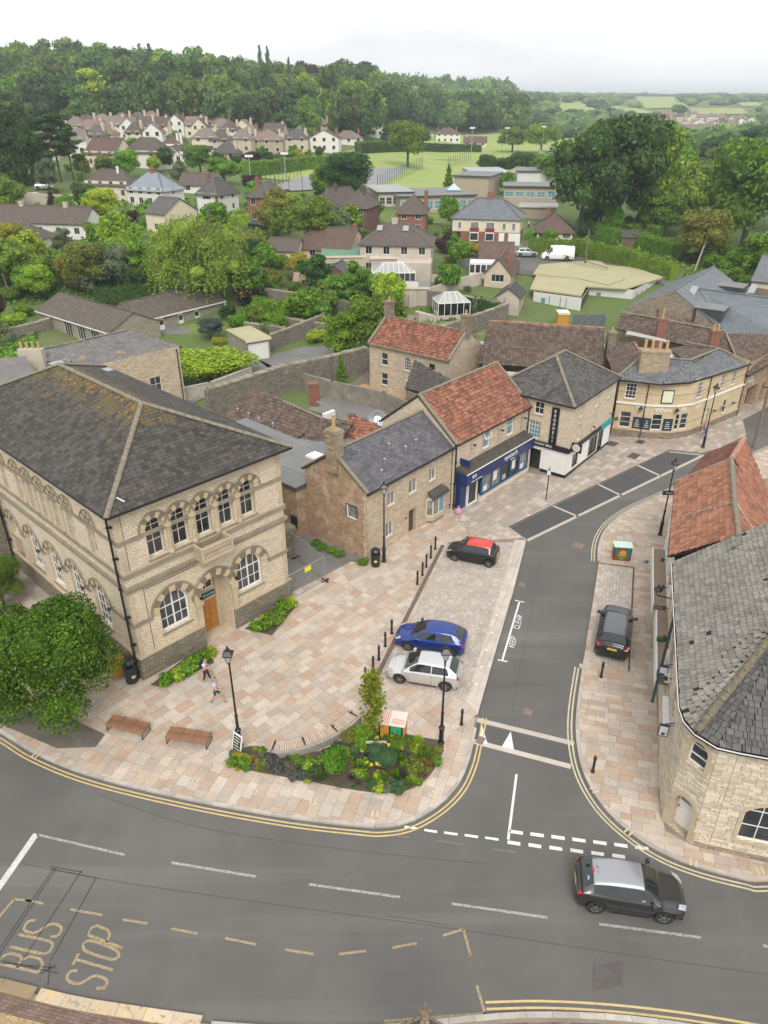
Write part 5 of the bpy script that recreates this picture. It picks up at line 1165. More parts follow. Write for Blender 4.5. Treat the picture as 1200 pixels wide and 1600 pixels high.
for (x,y,z) in ((1083,455,7.8),(1176,452,7.4)): c_=w_(x,y,z);mb=MB();mb.T=Matrix.Translation(c_) @ rot2(-40) @ Matrix.Rotation(rad(38),4,'X');mb.box(-.4,.4,-.7,.7,0,.12);mb.build('rooflight',M_GALV,bh.e)
fr2=Bld('grey_slate_house','grey slate roofed house with white gutter beyond the barn hall','house',P(1165,505,0),-35,14,9,6,RENDC);fr2.e.location=P(1168,470,3) ;fr2.e.location.z=0;fr2.walls(gable='x',rise=2.6);fr2.roof('gx',2.6,SLB)

# ---------------------------------------------------------------- right-hand corner building (stone slates)
rb_fp=[(15.7,33.0),(12.62,23.3),(12.28,22.2),(12.2,21.5),(12.95,20.4),(13.6,20.17),(22,17.95),(27,16.7),(29,24),(22,31)]
rb=PB('corner_shop_building','rounded corner building of pale coursed stone with lichened stone slate roof','building',rb_fp,6.0,STONE,ASHLAR,base=-.2)
RW=dict(fm=WHITEP,sill=ASHLAR)
dop=dict(x0=.2,x1=1.14,z0=.12,z1=1.8,a=.42,d=.42);rb.ops[3].append(dop)
rb.win(3,.62,4.05,.82,.95,.32,nx=1,nz=2,d=.18,sash=True,fw=.07,**RW)
rb.win(5,1.95,.95,2.1,1.7,.55,nx=3,nz=2,d=.18,fw=.08,**RW);rb.win(5,3.6,3.85,1.0,1.1,.3,nx=1,nz=2,d=.16,**RW);rb.win(6,2,1.0,1.8,1.5,.45,nx=3,nz=2,d=.18,**RW)
for x in (2.2,5.2): rb.win(0,x,3.6,.9,1.4,nx=2,nz=2,**RW)
rb.win(0,8.6,3.6,.8,1.2,nx=2,nz=2,**RW)
rb.walls(depth=.2)
door(rb.e,rb.T[3],dict(x0=.2,x1=1.14,z0=.12,z1=1.45,a=0,d=.42),WHITEP,panels=(1,2));wd=dict(x0=.22,x1=1.12,z0=1.47,z1=1.8,a=.4,nx=1,nz=1,d=.42,fw=.05);window(rb.e,rb.T[3],wd,WHITEP,GLASSC,name='fanlight')
mb=MB();mb.T=rb.T[3];mb.prism([(-.1,-.35),(.66,-.55),(1.45,-.35),(1.45,.4),(-.1,.4)],0,.1);mb.build('doorstep',ASHD,rb.e)
BST=M('buff_wall_stone',(.61,.535,.42),(.55,.475,.365),ns=1.2,var=.2,rough=.92,bump=.5,bs=9,bd=.03,grain=.16,stain=[((.36,.29,.21),1.5,.62,.2)])
def stones(b,seg,z0,z1,mat,n_obj,seed=1,ch=(.09,.13),cw=(.22,.55),out=.03,m2=None):
    r=random.Random(seed);L_=b.Ls[seg];T=b.T[seg];z=z0;cells=[]
    while z < z1-.04:
        h=min(r.uniform(*ch),z1-z);iv=[(0.0,L_)]
        for o in b.ops[seg]:
            if o['z0']-.02 < z+h/2 < o['z1']+o['a']+.02:
                m=.16 if z+h/2 < o['z1'] else .05;hw=(o['x1']-o['x0'])/2
                if z+h/2 > o['z1'] and o['a'] > 0: A_=Arc(o['x0'],o['x1'],o['z1'],o['a']);dz=(z+h/2-A_.zc)/max(A_.r+.16,.01);hw=min(hw+.1,math.sqrt(max(0,1-dz*dz))*(A_.r+.16)) if A_.r else hw;m=0
                c=(o['x0']+o['x1'])/2;niv=[]
                for a,e in iv:
                    if c-hw-m > a: niv.append((a,min(e,c-hw-m)))
                    if c+hw+m < e: niv.append((max(a,c+hw+m),e))
                iv=niv
        for a,e in iv:
            x=a
            while x < e-.03:
                w=r.uniform(*cw);w=w if e-x-w > .12 else e-x;cells.append((x,x+w,z,z+h));x+=w
        z+=h
    def geo(mb,c):
        x0,x1,a0,a1=c;o_=-out-r.uniform(-.008,.012);g=.007;mb.T=T
        mb.hexa([(x0+g,-.001,a0+g),(x1-g,-.001,a0+g),(x1-g,-.001,a1-g),(x0+g,-.001,a1-g)][::-1],[(x0+g*2,o_,a0+g*1.6),(x1-g*2,o_+r.uniform(-.006,.006),a0+g*1.6),(x1-g*2,o_,a1-g*1.6),(x0+g*2,o_,a1-g*1.6)][::-1])
    r.shuffle(cells)
    for c in cells[:n_obj]: mb=MB();geo(mb,c);mb.build('stone',mat,b.wall)
    mb=MB()
    for c in cells[n_obj:]: geo(mb,c)
    if mb.f: mb.build('stones',mat,b.wall,kind='stuff')
for s_,n_ in ((1,20),(2,20),(3,50),(4,40),(5,160),(6,0)): stones(rb,s_,.35,5.9,BST,n_,seed=s_)
stones(rb,0,.0,5.9,BST,0,seed=31);
DBS=M('dark_base_stone',(.33,.27,.20),(.26,.22,.17),var=.25,bs=9,bump=.5)
for s_ in (3,4,5,6): stones(rb,s_,-.02,.35,DBS,0,seed=50+s_)
def quoinring(T,o,parent,w=.16,seed=0):
    mb=MB();mb.T=T;r=random.Random(seed);x0,x1,z1,a=o['x0'],o['x1'],o['z1'],o['a'];z=o['z0']
    while z < z1-.02:
        h=min(.26,z1-z);e=w+r.choice((0,.14))
        mb.box(x0-e,x0-.002,-.045,.05,z+.006,z+h-.006);mb.box(x1+.002,x1+e,-.045,.05,z+.006,z+h-.006);z+=h
    ar=Arc(x0,x1,z1,a);po,pi=ar.pts(8,w+.04),ar.pts(8,.004)
    for i in range(8): mb.hexa([(pi[i][0],.05,pi[i][1]),(po[i][0],.05,po[i][1]),(po[i+1][0],.05,po[i+1][1]),(pi[i+1][0],.05,pi[i+1][1])],[(q[0],-.045,q[1]) for q in (pi[i],po[i],po[i+1],pi[i+1])])
    mb.build('window_surround',M('warm_dressed_stone',(.50,.39,.23),(.44,.34,.20),ns=2,grain=.12) if False else WARM,parent)
WARM=M('warm_dressed_stone',(.53,.435,.285),(.47,.38,.25),ns=2,grain=.12)
for s_ in (3,5,6):
    for k,o in enumerate(rb.ops[s_]): quoinring(rb.T[s_],o,rb.e,seed=s_*3+k)
# eaves line, offset outwards from the wall head
H6=6.05;ev=[(15.42,33.05),(12.38,23.35),(12.03,22.2),(11.96,21.5),(12.15,20.85),(12.72,20.18),(13.5,19.92),(15.85,19.3),(21.95,17.7),(27,16.4)]
W3=lambda x,y,z: Vector((x,y,z))-rb.o
k_=.80;nW=Vector((.953,-.303));
def onW(x,y): return W3(x,y,H6+k_*((x-12.38)*nW.x+(y-23.35)*nW.y))
hipS=W3(12.2,20.8,H6);hipT=onW(17.55,25.1);
Ntop=onW(15.42+.953*2.9,33.05-.303*2.9)
d1=Vector((17.55-17.2,25.1-25.5))
W_eN,W_eS=W3(15.42,33.05,H6),W3(12.38,23.35,H6)
rdN=onW(15.42+.953*5.3,33.05-.303*5.3);rdS=hipT
rb.polyroof([[W_eN,W_eS,hipT,rdN]],DKU,tile=dict(mat=SL_STONE,skip=.002,gap=.014,tw=.26,th=.25,t=.04,ragged=.024,n_obj=230,near=(-3,-11),name='slate',stuff='slates',widths=[.18,.24,.28,.32],taper=.1))
cv=[(12.38,23.35),(12.03,22.2),(11.96,21.5),(12.15,20.85)]
rb.polyroof([[W3(*a,H6),W3(*b,H6),hipT] for a,b in zip(cv,cv[1:])],DKU,name='corner_roof',tile=dict(mat=SL_STONE,skip=.006,gap=.014,tw=.3,th=.28,t=.04,ragged=.026,name='slate',stuff='slates',widths=[.2,.26,.32]))
sv=[(12.15,20.85),(12.72,20.18),(13.5,19.92),(14.6,19.63),(15.85,19.3)]
rb.polyroof([[W3(*a,H6),W3(*b,H6),hipT] for a,b in zip(sv,sv[1:])] + [[W3(15.85,19.3,H6),W3(27,16.4,H6),W3(29.5,22.3,hipT.z),hipT]],DKU,name='street_roof',tile=dict(mat=SL_STONED,gap=.012,tw=.28,th=.26,t=.035,ragged=.014,n_obj=60,near=(0,-13),name='slate',stuff='slates',widths=[.2,.27,.33]))
mb=MB();mb.poly([W_eN+Vector((.0,.02,-.05)),rdN+Vector((0,.02,-.05)),rdN+Vector((0,.02,-4.5)),W_eN+Vector((0,.02,-1.5))]);mb.build('gable_wall',STONE,rb.e)
mb=MB();ridge(mb,W3(12.15,20.85,H6+.1),hipT+Vector((0,0,.1)),.16,step=.4);mb.build('hip_ridge',M('mossy_hip',(.18,.15,.09),(.10,.09,.07),ns=6,bump=.8,bs=20,grain=.35,stain=[((.34,.32,.26),9,.6,.1)]),rb.e)
mb=MB()
for a,b in zip(ev,ev[1:]): mb.beam(W3(*a,H6-.1),W3(*b,H6-.1),.14,.12);
mb.build('gutter',GUTTER,rb.e);mb=MB()
for a,b in zip(offset(ev,-.075),offset(ev,-.075)[1:]): mb.beam(W3(*a,H6-.05),W3(*b,H6-.05),.03,.04)
mb.build('white_gutter_edge',WHITEP,rb.e)
# shop fascia, awning boxes and signs on the west face
T0=rb.T[0];mb=MB();mb.T=T0
mb.hexa([(.3,-.55,2.5),(5.9,-.55,2.5),(5.9,0,2.5),(.3,0,2.5)],[(.3,-.55,2.95),(5.9,-.55,2.95),(5.9,-.05,3.15),(.3,-.05,3.15)]);fs_=mb.build('shop_fascia',M('brown_fascia_top',(.21,.14,.10),(.27,.21,.14),ns=.8),rb.e)
mb=MB();mb.T=T0;mb.box(.3,5.9,-.62,-.551,2.3,3.0);mb.build('fascia_board',WHITEP,fs_)
mb=MB();mb.T=T0;mb.box(2.9,3.15,-.6,-.02,2.98,3.2);mb.box(5.7,6.0,-.62,-.02,2.98,3.25);mb.build('green_bracket',plain('bracket_green',(.03,.10,.03)),fs_)
mb=MB();mb.T=T0;mb.beam((3.2,-.05,4.9),(7.4,-.75,2.6),.14,.2);mb.build('folded_awning',plain('dark_awning',(.02,.035,.04),.6),rb.e)
mb=MB();mb.T=T0;mb.box(7.2,9.4,-.32,-.05,2.75,2.95);aw=mb.build('awning_cassette',WHITEP,rb.e);mb=MB();mb.T=rb.T[0];mb.box(4.2,6.6,-.3,-.05,3.25,3.45);mb.build('awning_cassette',WHITEP,rb.e)
def hang(seg,x,z,nm='hanging_sign'):
    T=rb.T[seg];mb=MB();mb.T=T;mb.tube((x,0,z+.75),(x,-.62,z+.75),.02,n=6);mb.beam((x,0,z+.95),(x,-.4,z+.77),.03,.04);mb.box(x-.03,x+.03,-.6,-.18,z+.05,z+.7);s_=mb.build(nm,plain('sign_blue',(.01,.03,.10)),rb.e)
    for sx in (-.034,.034): mb=MB();mb.T=T;mb.box(x+min(sx,sx*.9),x+max(sx,sx*.9)+.001,-.56,-.22,z+.1,z+.65);mb.build('sign_face',WHITEP,s_)
    mb=MB();mb.T=T @ Matrix.Translation((x+.036,-.39,z+.22)) @ Matrix.Rotation(rad(90),4,'Y');mb.lathe([(.09,0),(.09,.006),(.04,.006),(.04,.01)],n=14);mb.build('emblem',plain('emblem_blue',(.01,.08,.22)),s_)
hang(0,9.9,2.9);hang(0,6.1,3.1)
for x in (1.0,3.6,6.8): spot(T0,rb.e,x,3.7)
lantern(rb.e,T0 @ Vector((.6,-.75,4.2)),.8);mb=MB();mb.T=T0;mb.beam((.6,0,4.1),(.6,-.75,4.15),.05);mb.build('lantern_bracket',BLACKM,rb.e)
# blue-grey slate roof joined behind it
bgx=PB('slate_rear_range','smooth blue grey slate roof joined to the top of the stone slate roof','building',[(20.5,31.6),(18.5,25.2),(26,22.5),(29,29)],5.0,STONE);bgx.walls()
# --- red roofed range to the north
rr=PB('red_pantile_range','long shop range with weathered orange red pantile roof and a white painted street wall','building',[(20.4,44.2),(18.1,40.5),(15.78,33.2),(20.9,31.6),(23.3,38.8),(25.5,42.0)],5.2,RENDW)
rr.win(1,2.0,3.0,.9,1.3,fm=WHITEP);rr.win(1,5.0,3.0,.9,1.3,fm=WHITEP);rr.walls();q_=rr.r;ez,rz_=5.45,8.25
ea,eb,ec=q_(1045,868,ez),q_(1050,812,ez),q_(1056,752,ez);ra,rb2,rc2,rd2=q_(1155,838,rz_),q_(1148,785,rz_),q_(1143,717,rz_),q_(1163,684,rz_)
ed,ee=q_(1069,748,ez+.15),q_(1103,710,ez+.15)
pt=dict(tw=.26,th=.34,wave=.04,t=.055,name='pantile',stuff='pantiles')
rr.polyroof([[eb,ea,ra,rb2],[ec,eb,rb2,rc2]],RT2,tile=dict(n_obj=300,near=(0,-10),**pt)) ;RT3=M('dark_red_pantile',(.20,.085,.055),(.15,.065,.045),ns=1.2,var=.25,rough=.8,grain=.18)
rr.polyroof([[ee,ed,rc2,rd2]],RT3,name='far_roof',tile=pt)
mir=lambda e,r: Vector((2*r.x-e.x,2*r.y-e.y,e.z))
rr.polyroof([[mir(ea,ra),mir(eb,rb2),rb2,ra],[mir(eb,rb2),mir(ec,rc2),rc2,rb2],[mir(ed,rc2),mir(ee,rd2),rd2,rc2]],RT2,name='east_roof',tile=dict(tw=.26,th=.34,wave=.04,t=.055,name='pantile',stuff='pantiles',mat=M('mossy_red_pantile',(.31,.13,.075),(.22,.10,.065),ns=1.2,var=.3,rough=.8,grain=.18,stain=[((.45,.20,.08),3,.7,.03),((.42,.39,.35),4,.66,.05)])))
mb=MB();ridge(mb,rd2,rc2,.17,step=.45);mb.build('ridge_cap',M('pink_ridge_tile',(.42,.22,.14),(.36,.2,.13),ns=4,grain=.15),rr.e);mb=MB();ridge(mb,rc2,rb2,.14,step=.4);ridge(mb,rb2,ra,.14,step=.4);mb.build('mossy_ridge_cap',LEADR,rr.e)
mb=MB();mb.beam(eb+Vector((0,0,.06)),rb2+Vector((0,0,.06)),.16,.05);mb.beam(mir(eb,rb2)+Vector((0,0,.06)),rb2+Vector((0,0,.06)),.16,.05);mb.beam(ec+Vector((0,0,.05)),rc2+Vector((0,0,.05)),.16,.1);mb.build('mortar_verge',M('mortar_fillet',(.42,.38,.33),(.3,.27,.23),ns=3),rr.e)
mb=MB();mb.poly([ee,rd2,mir(ee,rd2),mir(ee,rd2)-Vector((0,0,5)),ee-Vector((0,0,5))]);mb.build('gable_end',RENDW,rr.e);mb=MB();mb.beam(ea-Vector((0,0,.1)),ec-Vector((0,0,.1)),.12,.1);mb.build('gutter',GUTTER,rr.e)
mb=MB();mb.T=rr.T[1];mb.box(1.0,7.3,-.7,-.01,2.4,2.75);mb.box(1,7.3,-.76,-.701,2.2,2.8,1);mb.build('shop_fascia',[M('brown_fascia_top2',(.25,.19,.13)),WHITEP],rr.e)
for x in (3.5,6.5): spot(rr.T[1],rr.e,x,3.5)
# small spire and finial at the bottom edge of the picture
fin=thing('porch_spire','tip of a steep dark slate spire with an ornate finial at the bottom edge','spire',P(664,1586,8.5));mb=MB();sp_=[]
for k in range(4):
    a0,a1=k*math.pi/2+.78,(k+1)*math.pi/2+.78;sp_.append([(1.25*math.cos(a0),1.25*math.sin(a0),-2.6),(1.25*math.cos(a1),1.25*math.sin(a1),-2.6),(0,0,0)]);mb.poly(sp_[-1])
so=mb.build('roof_slope',SL_DARK,fin)
for f in sp_: tiles(so,f,.25,.2,SL_DARK,t=.02)
for k in range(4): mb=MB();ridge(mb,sp_[k][0],(0,0,-.05),.06,step=.2);mb.build('ridge_cap',LEADR,so)
mb=MB();mb.prism([(-.8,-.8),(.8,-.8),(.8,.8),(-.8,.8)],-8.5,-2.6);mb.build('wall',STONE,fin);mb=MB();mb.lathe([(.09,-.15),(.11,0),(.05,.08),(.1,.15),(.03,.25),(.015,.55)],(0,0,0),8)
for k in range(4): a=k*math.pi/2;mb.beam((0,0,.14),(.16*math.cos(a),.16*math.sin(a),.2),.04)
mb.build('finial',M('rusty_finial',(.28,.19,.12),(.15,.10,.07),ns=12),fin)

# ---------------------------------------------------------------- houses and yards beyond the square
def hgt(px_,py_,base):
    d=ray(px_,py_);return CAM_H+d[2]*(base.y/d[1])-base.z
def house(name,label,cat,bl,br,bk,side,eavey,kind,rise,wm,rm,cols=0,storeys=2,scols=0,chim=None,group=None,D=None,H=None,fm=None,ov=.4,gm=None,nx=2,ww=1.1,sw_='R',capm=None,wz=None):
    A,B_=G(*bl),G(*br);d=B_-A;ang=math.degrees(math.atan2(d.y,d.x));W=math.hypot(d.x,d.y)
    if D is None:
        c=G(*bk);ref=B_ if side == 'R' else A;D=(c-ref).xy.length
    z=min(A.z,B_.z);H=H or max(2.2,hgt(bl[0],eavey,Vector((A.x,A.y,z))))
    b=Bld(name,label,cat,(A.x,A.y,z),ang,W,D,H,wm,RENDW,group=group,base=-3)
    rows=[.9,.9+H*.5] if storeys == 2 else [.9]
    if wz: rows=wz
    hh=1.25 if storeys == 2 else 1.15
    for i in range(cols):
        for z_ in rows: b.win('F',W*(i+.5)/cols,z_,min(ww,W/cols*.7),hh,nx=nx,nz=1,fm=fm,gm=gm,d=.08)
    for i in range(scols):
        for z_ in rows: b.win(sw_,D*(i+.5)/scols,z_,.8,1.1,nx=1,nz=1,fm=fm,gm=gm,d=.08)
    g={'gx': 'x','gy': 'y'}.get(kind);b.walls(gable=g,rise=rise);b.roof(kind,rise,rm,ov=ov,og=.2,capm=capm or LEADM,capr=.12)
    for (x,y,w,dd,m,n) in (chim or []): b.chimney(W*x,D*y,w,dd,H,H+rise+.7,m,pots=n,potm=POTR,ph=.35)
    return b
LEADM=M('grey_ridge_tile',(.16,.135,.115),(.13,.11,.095),ns=3,grain=.15)
h=house('pebbledash_house','large buff pebbledashed pair of houses with brown roof and two rooflights','house',(563,427),(672,434),(714,414),'R',380,'hx',2.6,RENDG,BRTF,cols=4,scols=1,chim=[(.45,.5,.9,.6,RENDG,2)],fm=WHITEP)
for x in (.25,.62): mb=MB();mb.T=Matrix.Translation((h.W*x,h.D*.34,h.H+1.9)) @ Matrix.Rotation(rad(32),4,'X');mb.box(-.45,.45,-.6,.6,0,.1);mb.build('rooflight',M_GALV,h.e)
mb=MB();mb.box(h.W*.55,h.W+.3,-4.2,-.01,-1,3.0);mb.build('rear_extension',RENDG,h.e)
h=house('semi_detached_house','white and brick semi detached pair with blue grey slate hipped roof','house',(706,376),(810,384),(830,364),'R',338,'hx',2.9,RENDC,SLB,storeys=2,scols=0,chim=[(.5,.5,1.0,.6,REDBRK,4)],D=8)
for i,x in enumerate((.08,.27,.5,.74,.88)):
    b_=MB();w_=h.W*(.13 if i in (1,2) else .06);zz=h.H*.56;b_.box(h.W*x,h.W*x+w_,-.12,-.01,zz,zz+1.3);f=b_.build('window',WHITEP,h.e);g=MB();g.box(h.W*x+.1,h.W*x+w_-.1,-.13,-.121,zz+.1,zz+1.2);g.build('pane',GLASSC,f)
    if i in (1,2): b_=MB();b_.box(h.W*x,h.W*x+w_,-.45,-.01,.6,2.2);f=b_.build('window',WHITEP,h.e);g=MB();g.box(h.W*x+.12,h.W*x+w_-.12,-.46,-.451,.8,2.0);g.build('pane',GLASS,f);b_=MB();b_.box(h.W*x,h.W*x+w_,-.42,-.01,2.2,2.9);b_.build('hung_tile_panel',plain('maroon',(.22,.03,.03),.7),h.e)
mb=MB();mb.box(-.03,h.W+.03,-.03,h.D+.03,-2,h.H*.47);mb.build('brick_ground_storey',REDBRK,h.e)
for x,w_,m_ in ((.7,1.0,WHITEP),(.84,2.2,WHITEP),(.05,1.0,DKDOOR)): mb=MB();mb.box(h.W*x,h.W*x+w_,-.08,-.031,.0,2.1);mb.build('door',m_,h.e)
house('brick_house','red brick detached house with pyramid roof and dark bay window','house',(620,366),(664,370),(693,360),'R',331,'hx',2.6,REDBRK,BRTF,cols=2,scols=0,chim=[(.95,.6,.7,.6,REDBRK,1)],fm=WHITEP)
house('brick_house','brown brick detached house with white porch window and dark hipped roof','house',(535,361),(573,366),(604,355),'R',321,'hx',2.5,M('brown_brick',(.20,.085,.06),(.16,.07,.05),ns=.8,brick=(.22,.075,(.16,.1,.08),.01,.2)),BRTF,cols=2,fm=WHITEP,chim=[(.6,.5,.7,.6,BRTF,1)])
house('white_house','white walled house with broad brown hipped roof beside the brown brick house','house',(494,336),(510,340),(547,329),'R',316,'hy',2.6,RENDW,BRTF,cols=1,chim=[(.5,.4,.8,.6,BRTF,1)])
h=house('brick_house','tall brick house with white framed bays behind the wispy tree','house',(389,347),(425,352),(466,342),'R',305,'hx',2.2,REDBRK,BRTF,cols=2,scols=2,fm=WHITEP,chim=[(.1,.5,.8,.6,REDBRK,2)])
h=house('white_house','white house with black hipped roof and dark brick quoins','house',(310,332),(341,338),(385,331),'R',301,'hx',2.7,RENDW,SL_DARK,cols=1,scols=2,fm=WHITEP,ww=2.0,nx=4,chim=[(.1,.5,.8,.6,REDBRK,2)])
mb=MB();mb.box(h.W-.3,h.W+.05,-.06,.3,0,h.H);mb.build('quoin',REDBRK,h.e)
h=house('white_house','white semi detached pair with pale blue grey pyramid roof','house',(201,320),(258,328),(296,319),'R',294,'hx',3.0,RENDW,M('pale_blue_roof',(.20,.235,.27),(.23,.26,.29),ns=.5,rough=.7),cols=4,scols=1,fm=WHITEP,chim=[(.5,.5,.9,.6,REDBRK,2)])
house('cream_house','cream house with wide brown hipped roof left of the blue roofed pair','house',(136,308),(202,314),(123,301),'L',286,'hx',2.6,RENDC,BRTF,cols=4,ww=1.0,chim=[(.7,.4,.4,.4,WHITEP,0)])
house('cream_house','cream gabled house with brown roof and blue patio doors on the bank','house',(136,261),(183,264),(123,256),'L',238,'gx',3.2,RENDC,BRTR,cols=3,ww=1.0)
house('white_house','white gabled house with dark roof behind the pale green tree','house',(199,261),(253,265),(190,257),'L',236,'hx',3.0,RENDW,BRTF,cols=2,ww=1.2)
house('white_house','white house showing a broad front gable with two windows','house',(255,256),(288,259),(252,252),'L',243,'gy',2.2,RENDW,BRTR,cols=2,ww=1.1,D=8)
house('white_house','white house with mauve tiled roof and white chimneys behind the front gabled one','house',(250,246),(286,249),(252,242),'L',228,'hx',2.4,RENDW,BRTR,cols=2,D=8,chim=[(.9,.3,.6,.5,RENDW,1),(.75,.3,.6,.5,RENDW,1)])
house('bungalow','long brown roofed bungalow with a buff gable end','bungalow',(-60,362),(137,375),(171,360),'R',342,'gx',2.3,RENDW,BRTF,cols=7,storeys=1,scols=1,chim=[(.8,.5,.8,.6,RENDG,1),(.45,.5,.8,.6,RENDG,1)])
house('bungalow','white bungalow wing with dark brown roof nearest the yellow tree','bungalow',(-70,386),(60,394),(103,380),'R',372,'hx',2.0,RENDW,BRTF,cols=5,storeys=1)
house('cream_house','cream gable ended house with dark grey roof between the big trees','house',(231,362),(262,369),(310,355),'R',330,'gx',2.2,RENDC,SL_DARK,cols=1,storeys=1,D=8)
house('bungalow','low dark roofed bungalow with white gable below the cream houses','bungalow',(280,300),(338,305),(340,296),'R',291,'gx',2.0,RENDW,BRTF,cols=2,storeys=1,D=8)
house('bungalow','brown tiled cottage with stone gable beside the green roofed shed','bungalow',(470,404),(545,412),(568,398),'R',390,'gx',2.8,RENDB,BRTR,cols=2,storeys=1,chim=[(.2,.5,.7,.5,REDBRK,1),(.95,.5,.7,.5,REDBRK,1)],D=9)
house('outbuilding','low cream outbuilding with brown roof beside the yellow shrubs','outbuilding',(420,410),(466,412),(462,398),'R',399,'gx',1.5,RENDC,BRTF,D=5)
house('bungalow','brown roofed bungalow with white bay windows behind the long hedge','bungalow',(838,377),(893,381),(913,371),'R',361,'hx',2.6,RENDC,BRTR,cols=3,storeys=1,ww=3.0,nx=6,chim=[(.3,.6,.6,.5,REDBRK,1)],fm=WHITEP,D=9)
h=house('bungalow','buff rendered bungalow with front gable and red brick chimney','bungalow',(756,447),(797,451),(847,425),'R',428,'gy',2.2,RENDB,BRTR,storeys=1,cols=1,ww=2.0,nx=3,scols=3,fm=WHITEP,chim=[(.85,.25,.6,.6,REDBRK,1)])
h=house('bungalow','brown roofed bungalow wing with a small white conservatory','bungalow',(748,425),(800,428),(800,415),'R',410,'gx',2.2,RENDC,BRTR,storeys=1,cols=0,D=7)
mb=MB();mb.box(-1.5,3.0,-3.2,-.01,-1,2.2);cv_=mb.build('conservatory',WHITEP,h.e);mb=MB();[mb.box(-1.4+i*.9,-.7+i*.9,-3.24,-3.201,.7,1.9) for i in range(5)];mb.build('pane',GLASS,cv_)
h=house('shed','grey block shed with dark slate roof in the rough yard','shed',(775,489),(809,493),(829,481),'R',461,'gy',1.1,RENDG,SL_DARK,storeys=1,D=5)
def flatb(name,label,cat,bl,br,D,H,wm,rm,edge=.3,off=0,group=None):
    A,B_=G(*bl),G(*br);d=B_-A;ang=math.degrees(math.atan2(d.y,d.x));W=math.hypot(d.x,d.y);b=Bld(name,label,cat,(A.x,A.y,min(A.z,B_.z)),ang,W,D,H,wm,wm,base=-2,group=group);b.rm2=rm;b.edge=edge;return b
def flatdone(b):
    b.walls(depth=.1);e=b.edge;mb=MB();mb.box(-e,b.W+e,-e,b.D+e,b.H,b.H+.18);r=mb.build('roof',b.rm2,b.e);mb=MB();mb.box(-e-.02,b.W+e+.02,-e-.04,-e,b.H-.12,b.H+.2);mb.build('fascia',RENDC if b.H < 3.4 else SL_DARK,r);return b
CORR=M('white_clad_wall',(.66,.66,.63),(.60,.60,.57),ns=.6,rough=.7,grain=.05,stain=[((.42,.40,.35),1.6,.66,.2)])
for k,(bl,br,D,lab) in enumerate([((832,487),(912,494),9,'front'),((905,492),(986,487),9,'east')]): pass
A_,B_,C_=P(826,500,.2),P(912,510,.2),P(986,474,.2)
yb=PB('prefab_clinic','single storey white clad building with broad yellow green felt roofs and white walls','building',[tuple(P(831,486)[:2]),tuple(P(905,497)[:2]),tuple(P(917,478)[:2]),tuple(P(985,483)[:2]),tuple(P(1032,458)[:2]),(44,124),(30,131),(26,122)],2.9,CORR)
for s_,x in ((0,1.6),(1,1.0),(2,1.5),(3,2.0),(3,4.0),(3,6.2)): yb.win(s_,min(x,yb.Ls[s_]-.7),1.1,.8,1.1,nx=1,nz=1,gm=GLASSB,d=.06)
yb.walls();mb=MB();o_=yb.o
polyY=[tuple((P(x,y,3.0)-o_)[:2]) for x,y in ((828,452),(908,463),(916,448),(978,452),(1036,434),(990,418),(900,412),(848,408))]
mb.prism(ccw(polyY),2.9,3.1);mb.build('roof',FLATY,yb.e);mb=MB();mb.prism(ccw([tuple((P(x,y,3.25)-o_)[:2]) for x,y in ((833,428),(905,435),(950,445),(976,436),(938,408),(850,404))]),3.1,3.3);mb.build('upper_roof',FLATY,yb.e)
mb=MB();mb.T=yb.T[1];mb.box(.2,yb.Ls[1]-.2,-.05,-.01,.1,2.7);mb.build('brown_wall_panel',plain('brown_panel',(.08,.055,.04),.8),yb.e)
for x in (2.3,4.0,4.9): mb=MB();mb.T=yb.T[0];mb.box(x,x+.7,-.4,-.01,.5,1.1);mb.build('air_conditioner',RENDG,yb.e);mb=MB();mb.T=yb.T[0];mb.tube((x+.3,-.06,1.1),(x+.3,-.06,2.6),.03,n=5);mb.build('pipe',GUTTER,yb.e)
g_=flatb('portable_toilet','ochre plastic portable toilet with a white roof behind the ribbed brown roof','toilet',(870,517),(887,517),1.6,2.4,M('ochre_plastic',(.50,.29,.03),(.46,.27,.03),ns=1,rough=.5),WHITEP,.05);g_.e.location=P(870,518);flatdone(g_)
# metal gates beside it
fg=thing('steel_gate','pair of grey sheet steel gates beside the ochre portable toilet','gate',P(892,520));
for i in range(2): mb=MB();mb.T=rot2(2);mb.box(i*2.3,i*2.3+2.2,-.04,.04,.1,2.5);mb.build('gate_leaf',M('grey_steel',(.13,.15,.16),(.11,.13,.14),ns=1,rough=.6),fg);mb=MB();mb.T=rot2(2);mb.beam((i*2.3,-.06,.2),(i*2.3+2.2,-.06,2.4),.06);mb.build('brace',M_GALV,fg)
# stone bungalow with two wings
BUNG=M('bungalow_stone',(.33,.30,.23),(.28,.255,.2),ns=1,brick=(.5,.2,(.22,.2,.16),.02,.22),bump=.5,bs=8,grain=.15);BTILE=M('lichened_brown_tile',(.155,.125,.10),(.115,.095,.078),ns=1.0,brick=(.33,.3,(.06,.05,.04),.035,.2),rough=.9,bump=.6,bs=6,bd=.05,grain=.2,stain=[((.30,.28,.22),3.5,.60,.12)])
a_,b2_=P(58,483,2.6),P(172,518,2.6);d_=b2_-a_
s1=Bld('stone_bungalow','stone bungalow wing with lichened brown roof nearest the hall','bungalow',(a_.x,a_.y,0),math.degrees(math.atan2(d_.y,d_.x)),d_.length,7.2,2.6,BUNG,RENDW)
for x in (.42,.60,.78): s1.win('F',s1.W*x,.2,1.9,2.0,nx=3,nz=1,d=.1);
s1.walls(gable='x',rise=1.7);s1.roof('gx',1.7,BTILE,ov=.3,og=.1)
mb=MB();mb.box(-.2,s1.W+.2,-.34,-.28,2.25,2.42);mb.build('white_fascia',WHITEP,s1.e)
